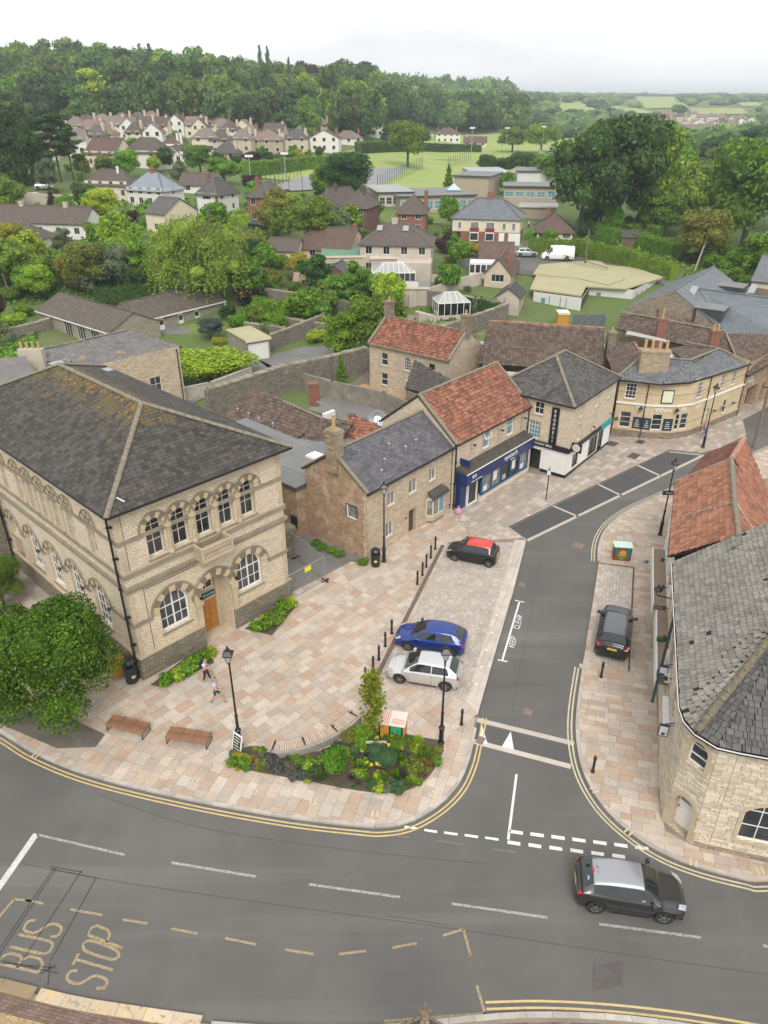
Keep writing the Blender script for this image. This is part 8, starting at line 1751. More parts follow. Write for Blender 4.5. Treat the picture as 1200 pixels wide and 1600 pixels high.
# lamp standards
def lamp_mesh():
    mb=MB();mb.lathe([(.17,0),(.17,.08),(.12,.14),(.115,.95),(.15,1.0),(.15,1.08),(.08,1.14),(.065,1.9),(.085,1.93),(.085,2.0),(.055,2.05),(.042,5.1),(.06,5.14),(.045,5.25)],n=12);return mb.mesh('column',BLACKM)
LMP=lamp_mesh()
def lamp(x,y,label,s=1.0,sign=None):
    c=P(x,y,PZ);e=thing('street_lamp',label,'street lamp',c,0,'lamp standards of the square');place('column',LMP,e,sc=(1,1,s));mb=MB()
    for k in range(4): a=math.pi/4+k*math.pi/2;mb.beam((.05*math.cos(a),.05*math.sin(a),5.2*s),(.24*math.cos(a),.24*math.sin(a),5.68*s),.022)
    mb.build('cage',BLACKM,e);g=MB();f=lambda r_,z: [(r_*math.cos(math.pi/4+i*math.pi/2),r_*math.sin(math.pi/4+i*math.pi/2),z) for i in range(4)]
    g.hexa(f(.09,5.27*s),f(.225,5.66*s));g.build('lantern_glass',LGLASS,e);h=MB();h.hexa(f(.31,5.68*s),f(.33,5.74*s));h.hexa(f(.33,5.745*s),f(.12,5.92*s));h.lathe([(.09,5.92*s),(.1,6.0*s),(.04,6.04*s),(.05,6.1*s),(.01,6.2*s)],n=8);h.build('lantern_cap',BLACKM,e);return e
lamp(375,1165,'black lantern street lamp beside the chalk pavement sign');lamp(689,1161,'black lantern street lamp at the corner of the planting bed');lamp(600,878,'black lantern street lamp at the corner of the stone cottage');l4=lamp(1031,836,'black lantern street lamp with direction sign by the red tiled roof');lamp(1098,700,'black lantern street lamp in front of the pub')
mb=MB();mb.box(-.45,.55,-.06,-.03,3.3,3.65);s_=mb.build('direction_sign',plain('dark_teal',(.01,.04,.05)),l4);text(s_,'Toilets',.2,Matrix.Translation((.05,-.065,3.47)),WHITEP,.003)
# pole sign in front of the deli, telegraph poles, floodlights
ps_=thing('parking_sign','thin black post with a small pale parking sign before the deli','sign',P(853,781,PZ),rad(-30));mb=MB();mb.tube((0,0,0),(0,0,2.9),.045,n=8);mb.build('post',BLACKM,ps_);mb=MB();mb.box(-.14,.14,-.06,-.046,2.2,2.85);p2=mb.build('plate',WHITEP,ps_);mb=MB();mb.box(-.1,.1,-.065,-.061,2.55,2.8);mb.build('symbol',plain('sign_cyan',(.05,.35,.5)),p2)
def pole(x,y,yt,label,r0=.13,lean=(0,0),col=None,name='telegraph_pole',arm=True,z=None):
    c=G(x,y);d=ray(x,yt);h=CAM_H+d[2]*(c.y/d[1])-c.z;e=thing(name,label,'pole',c);mb=MB();mb.tube((0,0,-.5),(lean[0],lean[1],h),r0,r0*.7,8);mb.build('shaft',col or M('pole_wood',(.20,.15,.11),(.15,.115,.085),ns=3,grain=.2),e)
    if arm: mb=MB();mb.box(lean[0]-.5,lean[0]+.5,lean[1]-.05,lean[1]+.05,h-.35,h-.25);mb.build('crossarm',BLACKM,e)
    return e
pw=M('pole_wood',(.20,.15,.11),(.15,.115,.085),ns=3,grain=.2)
pole(1177,700,600,'brown timber telegraph pole at the right edge by the red roof',.16,(0,0),pw);pole(1085,422,352,'leaning grey telegraph pole on the river bank',.18,(1.4,0),M('pale_pole',(.42,.38,.32),(.36,.32,.27),ns=3),arm=False);pole(914,413,358,'brown telegraph pole beside the clinic railings',.14,(0,0),pw)
pole(18,468,427,'grey post at the left edge behind the bungalow',.14,(-.4,0),pw,arm=False);pole(100,520,420,'plain post near the left gardens',.1,(0,0),pw,arm=False) if False else None
for (x,y,yt,lab) in ((393,297,244,'grey floodlight mast left of the sports court'),(447,290,240,'grey floodlight mast behind the sports court'),(735,262,200,'tall grey floodlight mast beside the field, leftmost of three'),(790,240,200,'tall grey floodlight mast beside the field, middle of three'),(846,242,198,'tall grey floodlight mast beside the field, right of three')):
    e=pole(x,y,yt,lab,.12,col=plain('mast_grey',(.35,.37,.38),.5),arm=False,name='floodlight_mast');c_=e.children[0];h_=max(v.co.z for v in c_.data.vertices);mb=MB();mb.box(-.9,.9,-.2,.3,h_-.2,h_+.25);mb.build('lamp_head',WHITEP,e)
# bollards
bm_=MB();bm_.lathe([(.10,0),(.10,.06),(.075,.1),(.065,.12),(.062,.78),(.085,.8),(.085,.86),(.055,.88),(.05,.93),(.07,.96),(.065,1.02),(.02,1.06)],n=10);BOL=bm_.mesh('bollard',BLACKM)
for (x,y,lab) in [(571,1066,'black bollard nearest the young maple, first of the lower row'),(583,1048,'black bollard second in the lower row by the silver car'),(592,1031,'black bollard third in the lower row by the blue car'),(602,1010,'black bollard fourth in the lower row'),(612,990,'black bollard farthest in the lower row'),(652,913,'black bollard nearest in the upper row by the channel'),(660,899,'black bollard second of the upper row with a white label'),(666,886,'black bollard third of the upper row'),(673,872,'black bollard fourth of the upper row'),(680,858,'black bollard farthest of the upper row beside the black car'),(721,1132,'lone black bollard between the lamp and the road'),(939,1058,'black bollard just behind the black parked car'),(926,1206,'black bollard alone on the right hand pavement')]:
    place('bollard',BOL,None,P(x,y,PZ+.02),label=lab,cat='bollard',group='bollards')
# bins
def bin_(x,y,label,rz=0,s=1.0,cap=True,col=None):
    c=P(x,y,PZ);e=thing('litter_bin',label,'bin',c,rad(rz),'litter bins');mb=MB();m=col or plain('bin_black',(.02,.022,.025),.35)
    mb.lathe([(.27*s,0),(.30*s,.05),(.31*s,.85*s),(.33*s,.88*s),(.33*s,.95*s)],n=14);mb.build('drum',m,e);h=MB();h.lathe([(.33*s,1.18*s),(.33*s,1.24*s),(.24*s,1.34*s),(.05*s,1.38*s)],n=14)
    for k in range(4): a=k*math.pi/2+.4;h.beam((.29*s*math.cos(a),.29*s*math.sin(a),.94*s),(.29*s*math.cos(a),.29*s*math.sin(a),1.19*s),.09*s)
    h.build('hood',m,e);i_=MB();i_.lathe([(.2*s,.95*s),(.2*s,1.17*s)],n=10);i_.build('liner',GUTTER,e);b_=MB();b_.box(-.1,.1,-.325*s,-.3*s,.45,.6);b_.build('emblem',plain('gilt',(.6,.5,.25),.4),e)
bin_(587,884,'round black litter bin at the corner of the stone cottage');bin_(207,1064,'large black litter bin against the corner of the hall',40,1.15)
gb_=thing('grit_bin','yellow plastic grit bin half hidden under the tree','bin',P(186,1050,PZ),rad(40));mb=MB();ym=plain('grit_yellow',(.62,.32,.015),.5);mb.hexa([(-.4,-.3,0),(.4,-.3,0),(.4,.3,0),(-.4,.3,0)],[(-.5,-.38,.65),(.5,-.38,.65),(.5,.38,.65),(-.5,.38,.65)]);mb.build('tub',ym,gb_);mb=MB();mb.hexa([(-.54,-.42,.65),(.54,-.42,.65),(.54,.42,.65),(-.54,.42,.65)],[(-.4,-.3,.92),(.4,-.3,.92),(.4,.3,.92),(-.4,.3,.92)]);mb.build('lid',ym,gb_)
bag=thing('rubbish_bag','pink tied refuse sack by the shop doorway','bag',P(716,803,PZ));mb=MB();mb.lathe([(.16,0),(.27,.08),(.30,.25),(.24,.42),(.10,.52),(.05,.56),(.1,.66)],n=10);mb.build('sack',M('pink_plastic',(.60,.30,.48),(.50,.22,.40),ns=9,rough=.35,bump=.8,bs=12,bd=.05),bag)
# timber benches
BW=M('bench_timber',(.30,.15,.075),(.22,.11,.06),ns=3,rough=.6,var=.2,grain=.15)
def bench(pa,pb,label):
    a,b=P(*pa,PZ),P(*pb,PZ);d=b-a;L_=d.length;e=thing('timber_bench',label,'bench',a,math.atan2(d.y,d.x),'timber benches');
    for k in range(5): mb=MB();mb.box(0,L_,.02+k*.15,.155+k*.15,.42,.48);mb.build('slat',BW,e)
    for x in (.06,L_-.06):
        f=MB()
        for (p,q) in (((x,.02,.0),(x,.1,.42)),((x,.74,0),(x,.66,.42)),((x,.1,.40),(x,.66,.40)),((x,.02,.02),(x,.74,.02))): f.beam(p,q,.045,.03,up=(1,0,0))
        f.build('leg_frame',plain('bench_steel',(.05,.05,.055),.4,.5),e)
    for x in (L_*.36,L_*.68,L_-.02):
        f=MB();f.tube((x,.08,.48),(x,.12,.68),.016,n=6);f.tube((x,.12,.68),(x,.62,.68),.016,n=6);f.tube((x,.62,.68),(x,.66,.48),.016,n=6);f.build('armrest',plain('arm_steel',(.35,.34,.32),.3,.8),e)
bench((166,1143),(224,1158),'darker brown slatted bench nearer the leafy tree');bench((259,1163),(324,1173),'lighter brown slatted bench beside the chalk pavement sign')
# curved stone bench with timber slats
cb=catmull(px((423,1176),(440,1178),(470,1173),(505,1160),(535,1143),(556,1124)),4);cb=resample(cb,.11);o_=Vector((*cb[0],PZ));e=thing('curved_bench','long curved stone bench with striped pale timber slats','bench',o_);q=[(p[0]-o_.x,p[1]-o_.y) for p in cb];i_,ou=offset(q,.24),offset(q,-.42);mb=MB()
for j in range(0,len(q)-1,2):
    j2=min(j+2,len(q)-1);mb.hexa([(*ou[j],0),(*ou[j2],0),(*i_[j2],0),(*i_[j],0)],[(*ou[j],.43),(*ou[j2],.43),(*i_[j2],.43),(*i_[j],.43)])
mb.build('stone_base',M('bench_stone',(.34,.31,.27),(.27,.25,.21),ns=3,grain=.2,bump=.4,bs=10),e);SLM=M('pale_bench_slat',(.56,.44,.34),(.48,.37,.28),ns=4,var=.12,grain=.08);i2,o2=offset(q,.26),offset(q,-.27)
for j in range(1,len(q)-1):
    p,r_=Vector(o2[j]),Vector(i2[j]);mb=MB();mb.beam((*p,.46),(*r_,.46),.068,.05);mb.build('slat',SLM,e)
for j in (2,len(q)//3,2*len(q)//3,len(q)-3): p,r_=Vector(o2[j]),Vector(i2[j]);mb=MB();mb.beam((*p,.50),(*r_,.50),.05,.05);mb.beam((*(p*.4+r_*.6),.5),(*(p*.4+r_*.6),.68),.05,.04);mb.build('armrest',BLACKM,e)
# painted planter boxes
def artbox(x,y,label,rz,w,d,h,side,top,art):
    e=thing('painted_box',label,'box',P(x,y,PZ+.02),rad(rz));mb=MB();mb.box(-w/2,w/2,0,d,0,h);mb.build('cabinet',side,e);mb=MB();mb.box(-w/2-.05,w/2+.05,-.06,d+.05,h,h+.05);t=mb.build('lid',top,e);return e,t
ORM=plain('box_orange',(.55,.26,.03),.5);bx,tp=artbox(611,1160,'orange cabinet with green star artwork at the edge of the bed',-12,1.25,.9,1.15,ORM,plain('box_white',(.66,.60,.54),.5),0)
mb=MB();mb.box(-.62,-.55,-.03,-.001,.05,1.12);mb.box(.5,.57,-.03,-.001,.05,1.12);mb.box(-.1,-.03,-.03,-.001,.05,1.12);mb.build('frame',BLACKM,bx);mb=MB();mb.box(-.03,.5,-.02,-.001,.05,1.12);pn=mb.build('art_panel',plain('panel_green',(.02,.32,.14),.5),bx)
for k in range(7): a=k*.9;mb=MB();mb.poly([(.23+.04*math.cos(a+1.5),-.026,.6+.04*math.sin(a+1.5)),(.23+.24*math.cos(a),-.026,.6+.4*math.sin(a)),(.23+.04*math.cos(a-1.5),-.026,.6+.04*math.sin(a-1.5))]);mb.build('painted_ray',plain('ray%d' % (k % 2),(.01,.10,.13) if k % 2 else (.45,.28,.22),.6),pn)
mb=MB();[mb.box(-.6+k*.085,-.56+k*.085,-.04,.9,.0,.008) for k in range(6)];o=mb.build('painted_stripe',plain('stripe_coral',(.58,.22,.12),.6),tp);o.location.z=1.202;mb=MB();[mb.box(.0,.6,.1+k*.12,.14+k*.12,0,.008) for k in range(3)];o=mb.build('painted_stripe',plain('stripe_coral2',(.58,.22,.12),.6),tp);o.location.z=1.202
bx,tp=artbox(971,876,'cabinet painted with a flower on rust and teal beside the loading bay',-8,1.15,.7,1.05,plain('box_rust',(.26,.055,.015),.5),plain('box_mint',(.50,.72,.62),.5),0)
for pts,c_ in (([(-.5,.95),(-.5,.5),(-.2,.42),(-.12,.75)],(.0,.17,.19)),([(.5,.95),(.5,.5),(.2,.42),(.12,.75)],(.0,.17,.19)),([(-.45,.5),(-.15,.35),(0,.2),(.15,.35),(.45,.5),(0,.05)],(.06,.42,.12))):
    mb=MB();mb.poly([(x,-.012,z) for x,z in pts]);mb.build('painted_leaf',plain('pl',c_,.6),bx)
mb=MB();mb.T=Matrix.Translation((0,-.004,.58)) @ Matrix.Rotation(math.pi/2,4,'X');mb.lathe([(.24,0),(.24,.012),(.12,.014)],n=14);mb.T=None;mb.build('painted_flower',plain('flower_orange',(.62,.30,.03),.6),bx);mb=MB();mb.box(-.57,-.53,-.015,-.001,0,1.05);mb.box(.53,.57,-.015,-.001,0,1.05);mb.box(-.53,.53,-.015,-.001,1.0,1.05);mb.build('frame',BLACKM,bx)
# pavement sign
cs_=thing('pavement_sign','black and white framed chalkboard pavement sign on a round grey base','sign',P(369,1178,PZ+.02),rad(-38));mb=MB();mb.lathe([(.36,0),(.36,.07),(.2,.09)],n=16);mb.build('base',plain('sign_base',(.10,.10,.105),.5),cs_)
mb=MB();mb.T=Matrix.Rotation(rad(-14),4,'X');mb.box(-.3,.3,-.03,.03,.12,1.1);f=mb.build('frame',WHITEP,cs_);mb=MB();mb.T=Matrix.Rotation(rad(-14),4,'X');mb.box(-.24,.24,-.036,-.031,.2,1.04);mb.build('board',plain('chalkboard',(.015,.02,.025),.6),f)
for k in range(5): mb=MB();mb.T=Matrix.Rotation(rad(-14),4,'X');mb.box(-.19+.02*(k % 2),.19-.04*(k % 3),-.04,-.037,.3+k*.15,.34+k*.15);mb.build('chalk_line',WHITEP,f)
# metal barriers between hall and cottage
def barrier(pa,pb,label,h=1.9,n=10):
    a,b=P(*pa,PZ),P(*pb,PZ);d=b-a;L_=d.length;e=thing('mesh_fence_panel',label,'fence',a,math.atan2(d.y,d.x),'temporary fence panels');f=MB()
    f.tube((0,0,.08),(0,0,h),.022,n=6);f.tube((L_,0,.08),(L_,0,h),.022,n=6);f.tube((0,0,h),(L_,0,h),.022,n=6);f.tube((0,0,.12),(L_,0,.12),.022,n=6);f.build('frame',M_GALV,e);w=MB()
    for i in range(1,int(L_/.18)): w.beam((i*.18,0,.12),(i*.18,0,h),.006)
    for i in range(1,6): w.beam((0,0,.12+i*.3),(L_,0,.12+i*.3),.006)
    w.build('wire_mesh',M_GALV,e);s=MB();s.box(-.05,.05,-.3,.3,0,.1);s.build('foot',GUTTER,e);s=MB();s.box(L_-.05,L_+.05,-.3,.3,0,.1);s.build('foot',GUTTER,e);return e,L_
e,L_=barrier((452,940),(508,908),'wire mesh fence panel with a yellow notice between hall and cottage');mb=MB();mb.box(L_*.45,L_*.62,-.04,-.02,1.5,1.85);mb.build('yellow_notice',plain('notice_yellow',(.75,.65,.02),.5),e);barrier((508,908),(462,872),'wire mesh fence panel running back along the yard tarmac')
hr=thing('handrail','pair of white tubular handrails on the ramp beside the hall','handrail',P(450,935,PZ),rad(120));mb=MB()
for y in (0,.9): mb.tube((0,y,0),(0,y,1.0),.025,n=6);mb.tube((0,y,1.0),(2.2,y,1.0),.025,n=6);mb.tube((2.2,y,1.0),(2.2,y,0),.025,n=6)
mb.build('tube',WHITEP,hr)
for (x,y) in ((900,422),):
    rl=thing('railing','dark vertical railings along the street behind the clinic','railing',G(880,410));a,b=Vector((0,0,0)),G(948,430)-G(880,410);mb=MB();mb.beam(a+Vector((0,0,1.2)),b+Vector((0,0,1.2)),.06);mb.build('rail',GUTTER,rl)
    for i in range(22): mb=MB();p=a+(b-a)*i/21;mb.beam(p,p+Vector((0,0,1.25)),.04);mb.build('upright',GUTTER,rl)
cf=thing('court_fence','tall green mesh fence round the sports court','fence',G(590,296));o0=G(590,296);mb=MB()
for A,B in (((410,302),(590,298)),((590,298),(660,264)),((700,262),(735,252)),((410,302),(470,276))):
    a,b=G(*A),G(*B);k=int((b-a).length/3)
    for i in range(k+1): p=a+(b-a)*i/k;p.z=hz(p.x,p.y);p-=o0;mb.beam(p,p+Vector((0,0,3.6)),.12)
mb.build('posts',plain('fence_green',(.03,.07,.05),.6),cf,kind='stuff')
# odds and ends seen in the yards
dish=thing('satellite_dish','grey satellite dish behind the stone cottage roof','dish',P(590,655,4.6));mb=MB();mb.T=Matrix.Rotation(rad(60),4,'X') @ Matrix.Rotation(rad(20),4,'Z');mb.lathe([(.05,-.25),(.4,-.18),(.75,0),(.72,.02),(.3,-.12)],n=18);mb.T=None;mb.tube((0,0,-1.5),(0,0,0),.04);mb.build('bowl',M_GALV,dish)
um=thing('folded_parasol','folded pale grey parasol standing on the garden lawn','parasol',G(546,465));mb=MB();mb.lathe([(.04,0),(.05,.5),(.35,.6),(.22,1.3),(.05,2.5)],n=8);mb.build('canopy',M('parasol_cloth',(.4,.37,.38),(.3,.28,.3),ns=2),um)
bt=thing('timber_sheet','pair of large plywood sheets leaning at the lawn edge','board',G(456,452),rad(-20));
for i in range(2): mb=MB();mb.T=Matrix.Translation((i*1.3,0,0)) @ Matrix.Rotation(rad(-22),4,'X');mb.box(0,1.22,0,.04,0,2.6);mb.build('sheet',M('plywood',(.42,.32,.22),(.36,.27,.19),ns=1.5),bt)
st=thing('white_statue','white garden statue of a standing figure on the terrace','statue',G(596,490));mb=MB();mb.lathe([(.3,0),(.3,.5),(.2,.55),(.28,.9),(.3,1.3),(.22,1.6),(.1,1.75),(.14,1.9),(.12,2.05),(.02,2.15)],n=10);mb.build('figure',WHITEP,st)
for i,(x,y,c_) in enumerate(((708,445,(.5,.5,.48)),(715,440,(.03,.12,.10)),(726,444,(.45,.32,.28)),(735,440,(.55,.53,.5)),(762,483,(.04,.04,.05)),(770,486,(.3,.3,.32)))):
    e=thing('rubbish_heap','%s heap of discarded household items in the rough %s' % (['pale grey','dark green','pinkish','white','black','grey'][i],'garden before the bungalow' if i < 4 else 'yard by the shed'),'rubbish',G(x,y));mb=MB();r=random.Random(i)
    for k in range(7): a,b,z=r.uniform(-.8,.8),r.uniform(-.6,.6),r.uniform(0,.5);mb.T=Matrix.Translation((a,b,z)) @ Matrix.Rotation(r.uniform(0,3),4,Vector((r.random(),r.random(),r.random())));mb.box(-.35,.35,-.25,.25,-.2,.2)
    mb.T=None;mb.build('heap',plain('junk',c_,.7),e,kind='stuff')
mb=MB();e=thing('terrace_steps','concrete terrace steps with low posts beside the walled lawn','steps',G(655,505))
for i in range(7): mb=MB();mb.T=rot2(25);mb.box(i*.55,i*.55+.5,0,1.4,0,1.4-i*.18);mb.build('step',RENDG,e)
tc=thing('traffic_cone','orange traffic cone beside the grey shed','cone',G(802,487));mb=MB();mb.box(-.2,.2,-.2,.2,0,.05);mb.lathe([(.16,.05),(.04,.7)],n=10);mb.build('cone',plain('cone_orange',(.7,.12,.02),.5),tc)
# ---------------------------------------------------------------- cars
def interp(xs,keys):
    K=sorted(keys);X=[k[0] for k in K];out=[]
    for x in xs:
        i=max(0,min(len(X)-2,np.searchsorted(X,x)-1));t=(x-X[i])/(X[i+1]-X[i]);p0,p1,p2,p3=K[max(i-1,0)][1:],K[i][1:],K[i+1][1:],K[min(i+2,len(K)-1)][1:];t=max(0,min(1,t));row=[]
        for a,b,c,d in zip(p0,p1,p2,p3):
            m1=(c-a)/2;m2=(d-b)/2
            if (c-b)*m1 <= 0: m1=0
            if (c-b)*m2 <= 0: m2=0
            m1=math.copysign(min(abs(m1),abs(3*(c-b))),m1) if m1 else 0;m2=math.copysign(min(abs(m2),abs(3*(c-b))),m2) if m2 else 0
            row.append((2*t**3-3*t*t+1)*b+(t**3-2*t*t+t)*m1+(-2*t**3+3*t*t)*c+(t**3-t*t)*m2)
        out.append(row)
    return np.array(out)
def car(name,label,p_front,p_rear,spec,paint,group=None,cat='car',z=PZ+.02,roofp=None,driver=False):
    """p_front and p_rear: ground pixels under the nose and the tail (centre line)"""
    a,b=P(*p_front,z),P(*p_rear,z);d=a-b;ang=math.atan2(d.y,d.x);e=thing(name,label,cat,(a+b)/2,ang,group);car_body(e,spec,paint,roofp);return e
def car_body(e,s,paint,roofp=None):
    L_,Wd,Hh=s['L'],s['W'],s['H'];hw=Wd/2;x0,x1=-L_/2,L_/2;wb=s['wb'];xf,xr=x1-s['fo'],x1-s['fo']-wb;R_=s.get('R',.32)
    cw,rf,rb_,bk=s['cowl'],s['roof_f'],s['roof_b'],s['back']   # x positions of windscreen base, roof front, roof rear, rear glass base
    # stations: x, half width at belt, belt height, deck height (bonnet / roof / tail), half width at roof edge, sill z
    bz=s['belt'];keys=[(x1,hw*.58,.50,.55,hw*.46,.24),(x1-.07,hw*.76,.60,.68,hw*.60,.21),(x1-.2,hw*.88,.66,s['nose']-.05,hw*.70,.19),(x1-.45,hw*.95,.70,s['nose'],hw*.78,.18),(xf-.1,hw*.99,.80,s['nose']+.08,hw*.82,.18),(cw,hw,bz-.02,s['bon'],hw*.84,.18),(rf,hw,bz,Hh-.045,hw*.62,.18),((rf+rb_)/2,hw,bz+.02,Hh,hw*.65,.18),(rb_,hw*.99,bz+.05,Hh-s.get('rdrop',.07),hw*.62,.18),(bk,hw*.95,bz+.06,bz+.16,hw*.76,.20),(x0+.16,hw*.90,bz-.02,bz+.05,hw*.74,.24),(x0+.04,hw*.80,bz-.08,bz-.02,hw*.68,.26),(x0,hw*.66,bz-.22,bz-.14,hw*.58,.30)]
    if s.get('box'): keys[-3:]=[(x0+.10,hw*.97,bz,Hh-.16,hw*.84,.24),(x0+.03,hw*.96,bz-.05,Hh-.22,hw*.82,.26),(x0,hw*.93,bz-.1,Hh-.3,hw*.78,.28)];keys.pop(-4)
    if s.get('rear_x'): keys[-4]=(bk,hw*.95,bz+.06,bz+.16,hw*.76,.20)
    xs=np.unique(np.round(np.concatenate([np.arange(x0,x1,.05),[x1,cw,rf,rb_,bk]]),3));K=interp(xs,keys);n=len(xs)
    def ring(i):
        w,b,t,rw,sl=K[i];x=xs[i];cab=(t-b) > .25;pts=[(w*.90,sl),(w*.965,sl+.12),(w*.99,sl+(b-sl)*.45),(w*1.0,sl+(b-sl)*.72),(w*.985,b-.03),(w*.955,b+.0)]
        if t-b > .06: up=[(w*.955+(rw-w*.955)*f,b+(t-.05-b)*(f**.92)) for f in (.12,.36,.62,.88)]
        else: up=[(w*.955+(rw-w*.955)*f,b+(t-.02-b)*f) for f in (.2,.45,.7,.92)]
        pts+=up+[(rw*.97,t-.025),(rw*.80,t-.004),(rw*.5,t+.008),(rw*.22,t+.014),(0,t+.016)];return pts
    m=15;V=np.zeros((n,m,3))
    for i in range(n):
        for j,(y,z) in enumerate(ring(i)): V[i,j]=(xs[i],y,z)
    # wheel arches: pull sill vertices up onto the arch
    for xc in (xf,xr):
        for i in range(n):
            dx=xs[i]-xc;ra=R_+.055
            if abs(dx) < ra:
                zt=R_+math.sqrt(ra*ra-dx*dx);k=[j for j in range(5) if V[i,j,2] < zt]
                for j in k: V[i,j,2]=zt+.001*j
                for j in range(5):
                    if j not in k: V[i,j,2]=max(V[i,j,2],zt+.01+.01*j)
    parts_={'body': [],'side_window': [],'windscreen': [],'rear_window': [],'roof': []}
    for i in range(n-1):
        xm=(xs[i]+xs[i+1])/2
        for j in range(m-1):
            key='body'
            if 6 <= j <= 8 and bk+.16 < xm < cw-.22:
                zc=V[i,j+1,2];fr=(xm-rf)/(cw-rf) if xm > rf else 0;ok=xm < cw-.3
                pil=any(abs(xm-q) < .035 for q in s.get('pillars',()))
                if ok and not pil and K[i][2]-K[i][1] > .22 and not (xm < s.get('glass_end',bk+.3)): key='side_window'
            if rf+.04 < xm < cw-.02 and j >= 9+(1): key='windscreen'
            if bk+.02 < xm < rb_-.05 and j >= 10: key='rear_window'
            if key == 'body' and rb_-.05 <= xm <= rf+.04 and j >= 9: key='roof' if roofp else 'body'
            parts_[key].append((i,j))
    mats={'body': paint,'side_window': CARGLASS,'windscreen': CARGLASS,'rear_window': CARGLASS,'roof': roofp}
    body=None
    for key,fs in parts_.items():
        if not fs: continue
        sides=(1,-1)
        mbs=[MB(),MB()] if key == 'side_window' else [MB()]
        for si,sg in enumerate(sides):
            mb=mbs[si] if len(mbs) > 1 else mbs[0];idx={}
            def vid(i,j):
                if (i,j) not in idx:
                    p=V[i,j];idx[(i,j)]=len(mb.v);mb.v.append((p[0],p[1]*sg,p[2]))
                return idx[(i,j)]
            for (i,j) in fs:
                q=(vid(i,j),vid(i+1,j),vid(i+1,j+1),vid(i,j+1));mb.f.append(q if sg > 0 else q[::-1]);mb.m.append(0)
            if key == 'body':   # close nose and tail
                for i in (0,n-1):
                    q=[vid(i,j) for j in range(m)];c=len(mb.v);mb.v.append((V[i,0,0],0,V[i,0,2]));mb.f.append(tuple(q+[c]));mb.m.append(0)
        for mb in mbs:
            if mb.f: o=mb.build(key,mats[key],e,smooth=True)
    ub=MB();ub.box(x0+.12,x1-.12,-hw*.82,hw*.82,.2,.62);ub.box(xr+.5,xf-.5,-hw*.93,hw*.93,.16,.35);ub.build('underbody',GUTTER,e)
    if 'wheel' not in CARM:
        for nm in (0,1):
            pass
        t=MB();t.T=Matrix.Rotation(math.pi/2,4,'X');t.lathe([(.62,-.1),(.97,-.1),(1.0,-.07),(1.0,.07),(.97,.1),(.62,.1),(.6,.0)],n=22);CARM['wheel']=t.mesh('tyre',plain('tyre_rubber',(.02,.02,.02),.85));CARM['rim']=None
        r=MB();r.T=Matrix.Rotation(math.pi/2,4,'X');r.lathe([(.60,.02),(.66,.10),(.62,.10),(.58,.04)],n=22,cap=False);r.lathe([(.12,.02),(.12,.09),(.02,.09)],n=10)
        for k in range(5):
            a=k*2*math.pi/5
            for da in (-.12,.12): r.beam((.1*math.cos(a+da),.1*math.sin(a+da),.06),(.62*math.cos(a+da*.7),.62*math.sin(a+da*.7),.075),.085,.04,up=(0,0,1))
        CARM['rim']=r.mesh('rim',plain('alloy',(.38,.38,.39),.3,.8));h=MB();h.T=Matrix.Rotation(math.pi/2,4,'X');h.lathe([(.6,-.02),(.6,.0)],n=16);CARM['hub']=h.mesh('brake_disc',plain('wheel_dark',(.02,.02,.022),.5))
    for xc in (xf,xr):
        for sg in (1,-1):
            w=bpy.data.objects.new('wheel',CARM['wheel']);w.location=(xc,sg*(hw-.115),R_);w.rotation_euler=(0,0,0 if sg < 0 else math.pi);w.scale=(R_,1.05,R_);link(w,e);place('rim',CARM['rim'],w);place('brake_disc',CARM['hub'],w)
    def lampq(nm,pts,m):
        for sg in (1,-1): b=MB();b.hexa([(p[0],p[1]*sg,p[2]) for p in pts],[(p[0]+(.012 if p[0] > 0 else -.012),p[1]*sg*1.004,p[2]+.006) for p in pts]);b.build(nm,m,e)
    hl=s.get('hl',.66);lampq('headlight',[(x1-.04,hw*.50,hl-.05),(x1-.12,hw*.82,hl-.02),(x1-.42,hw*.90,hl+.13),(x1-.34,hw*.66,hl+.125)],M_HL);lampq('tail_light',[(x0+.03,hw*.62,bz-.14),(x0+.02,hw*.84,bz-.16),(x0+.22,hw*.955,bz+.02),(x0+.12,hw*.74,bz+.05)],M_TL)
    for sg in (1,-1): b=MB();b.box(cw-.34,cw-.2,min(sg*(hw+.02),sg*(hw+.19)),max(sg*(hw+.02),sg*(hw+.19)),bz+.0,bz+.14);b.beam((cw-.27,sg*hw*.95,bz),(cw-.27,sg*(hw+.06),bz+.06),.05);b.build('wing_mirror',roofp if s.get('mirror_roof') else paint,e)
    for (xx,pm) in ((x0-.012,plain('plate_yellow',(.75,.55,.04),.5)),(x1+.004,WHITEP)): b=MB();b.box(min(xx,xx+.012),max(xx,xx+.012),-.26,.26,.42 if xx > 0 else s.get('pz',.62),(.42 if xx > 0 else s.get('pz',.62))+.11);b.build('number_plate',pm,e)
    b=MB();b.box(x1-.03,x1+.006,-hw*.5,hw*.5,.26,.38);b.box(x1-.02,x1+.004,-hw*.42,hw*.42,.50,.58);b.build('grille',GUTTER,e)
    for sg in (1,-1):
        for q in s.get('handles',((cw+rf)/2-1.0,)): b=MB();b.box(q-.09,q+.09,min(sg*hw*.985,sg*(hw+.018)),max(sg*hw*.985,sg*(hw+.018)),bz-.13,bz-.10);b.build('door_handle',paint if not s.get('chrome') else M_GALV,e)
    for q in s.get('seams',()):
        for sg in (1,-1): b=MB();b.box(q-.006,q+.006,min(sg*hw*.96,sg*(hw*1.002)),max(sg*hw*.96,sg*(hw*1.002)),.32,bz-.01);b.build('door_seam',GUTTER,e)
    b=MB();b.beam((rb_+.12,0,Hh),(rb_+.0,0,Hh+.12),.02);b.build('aerial',GUTTER,e)
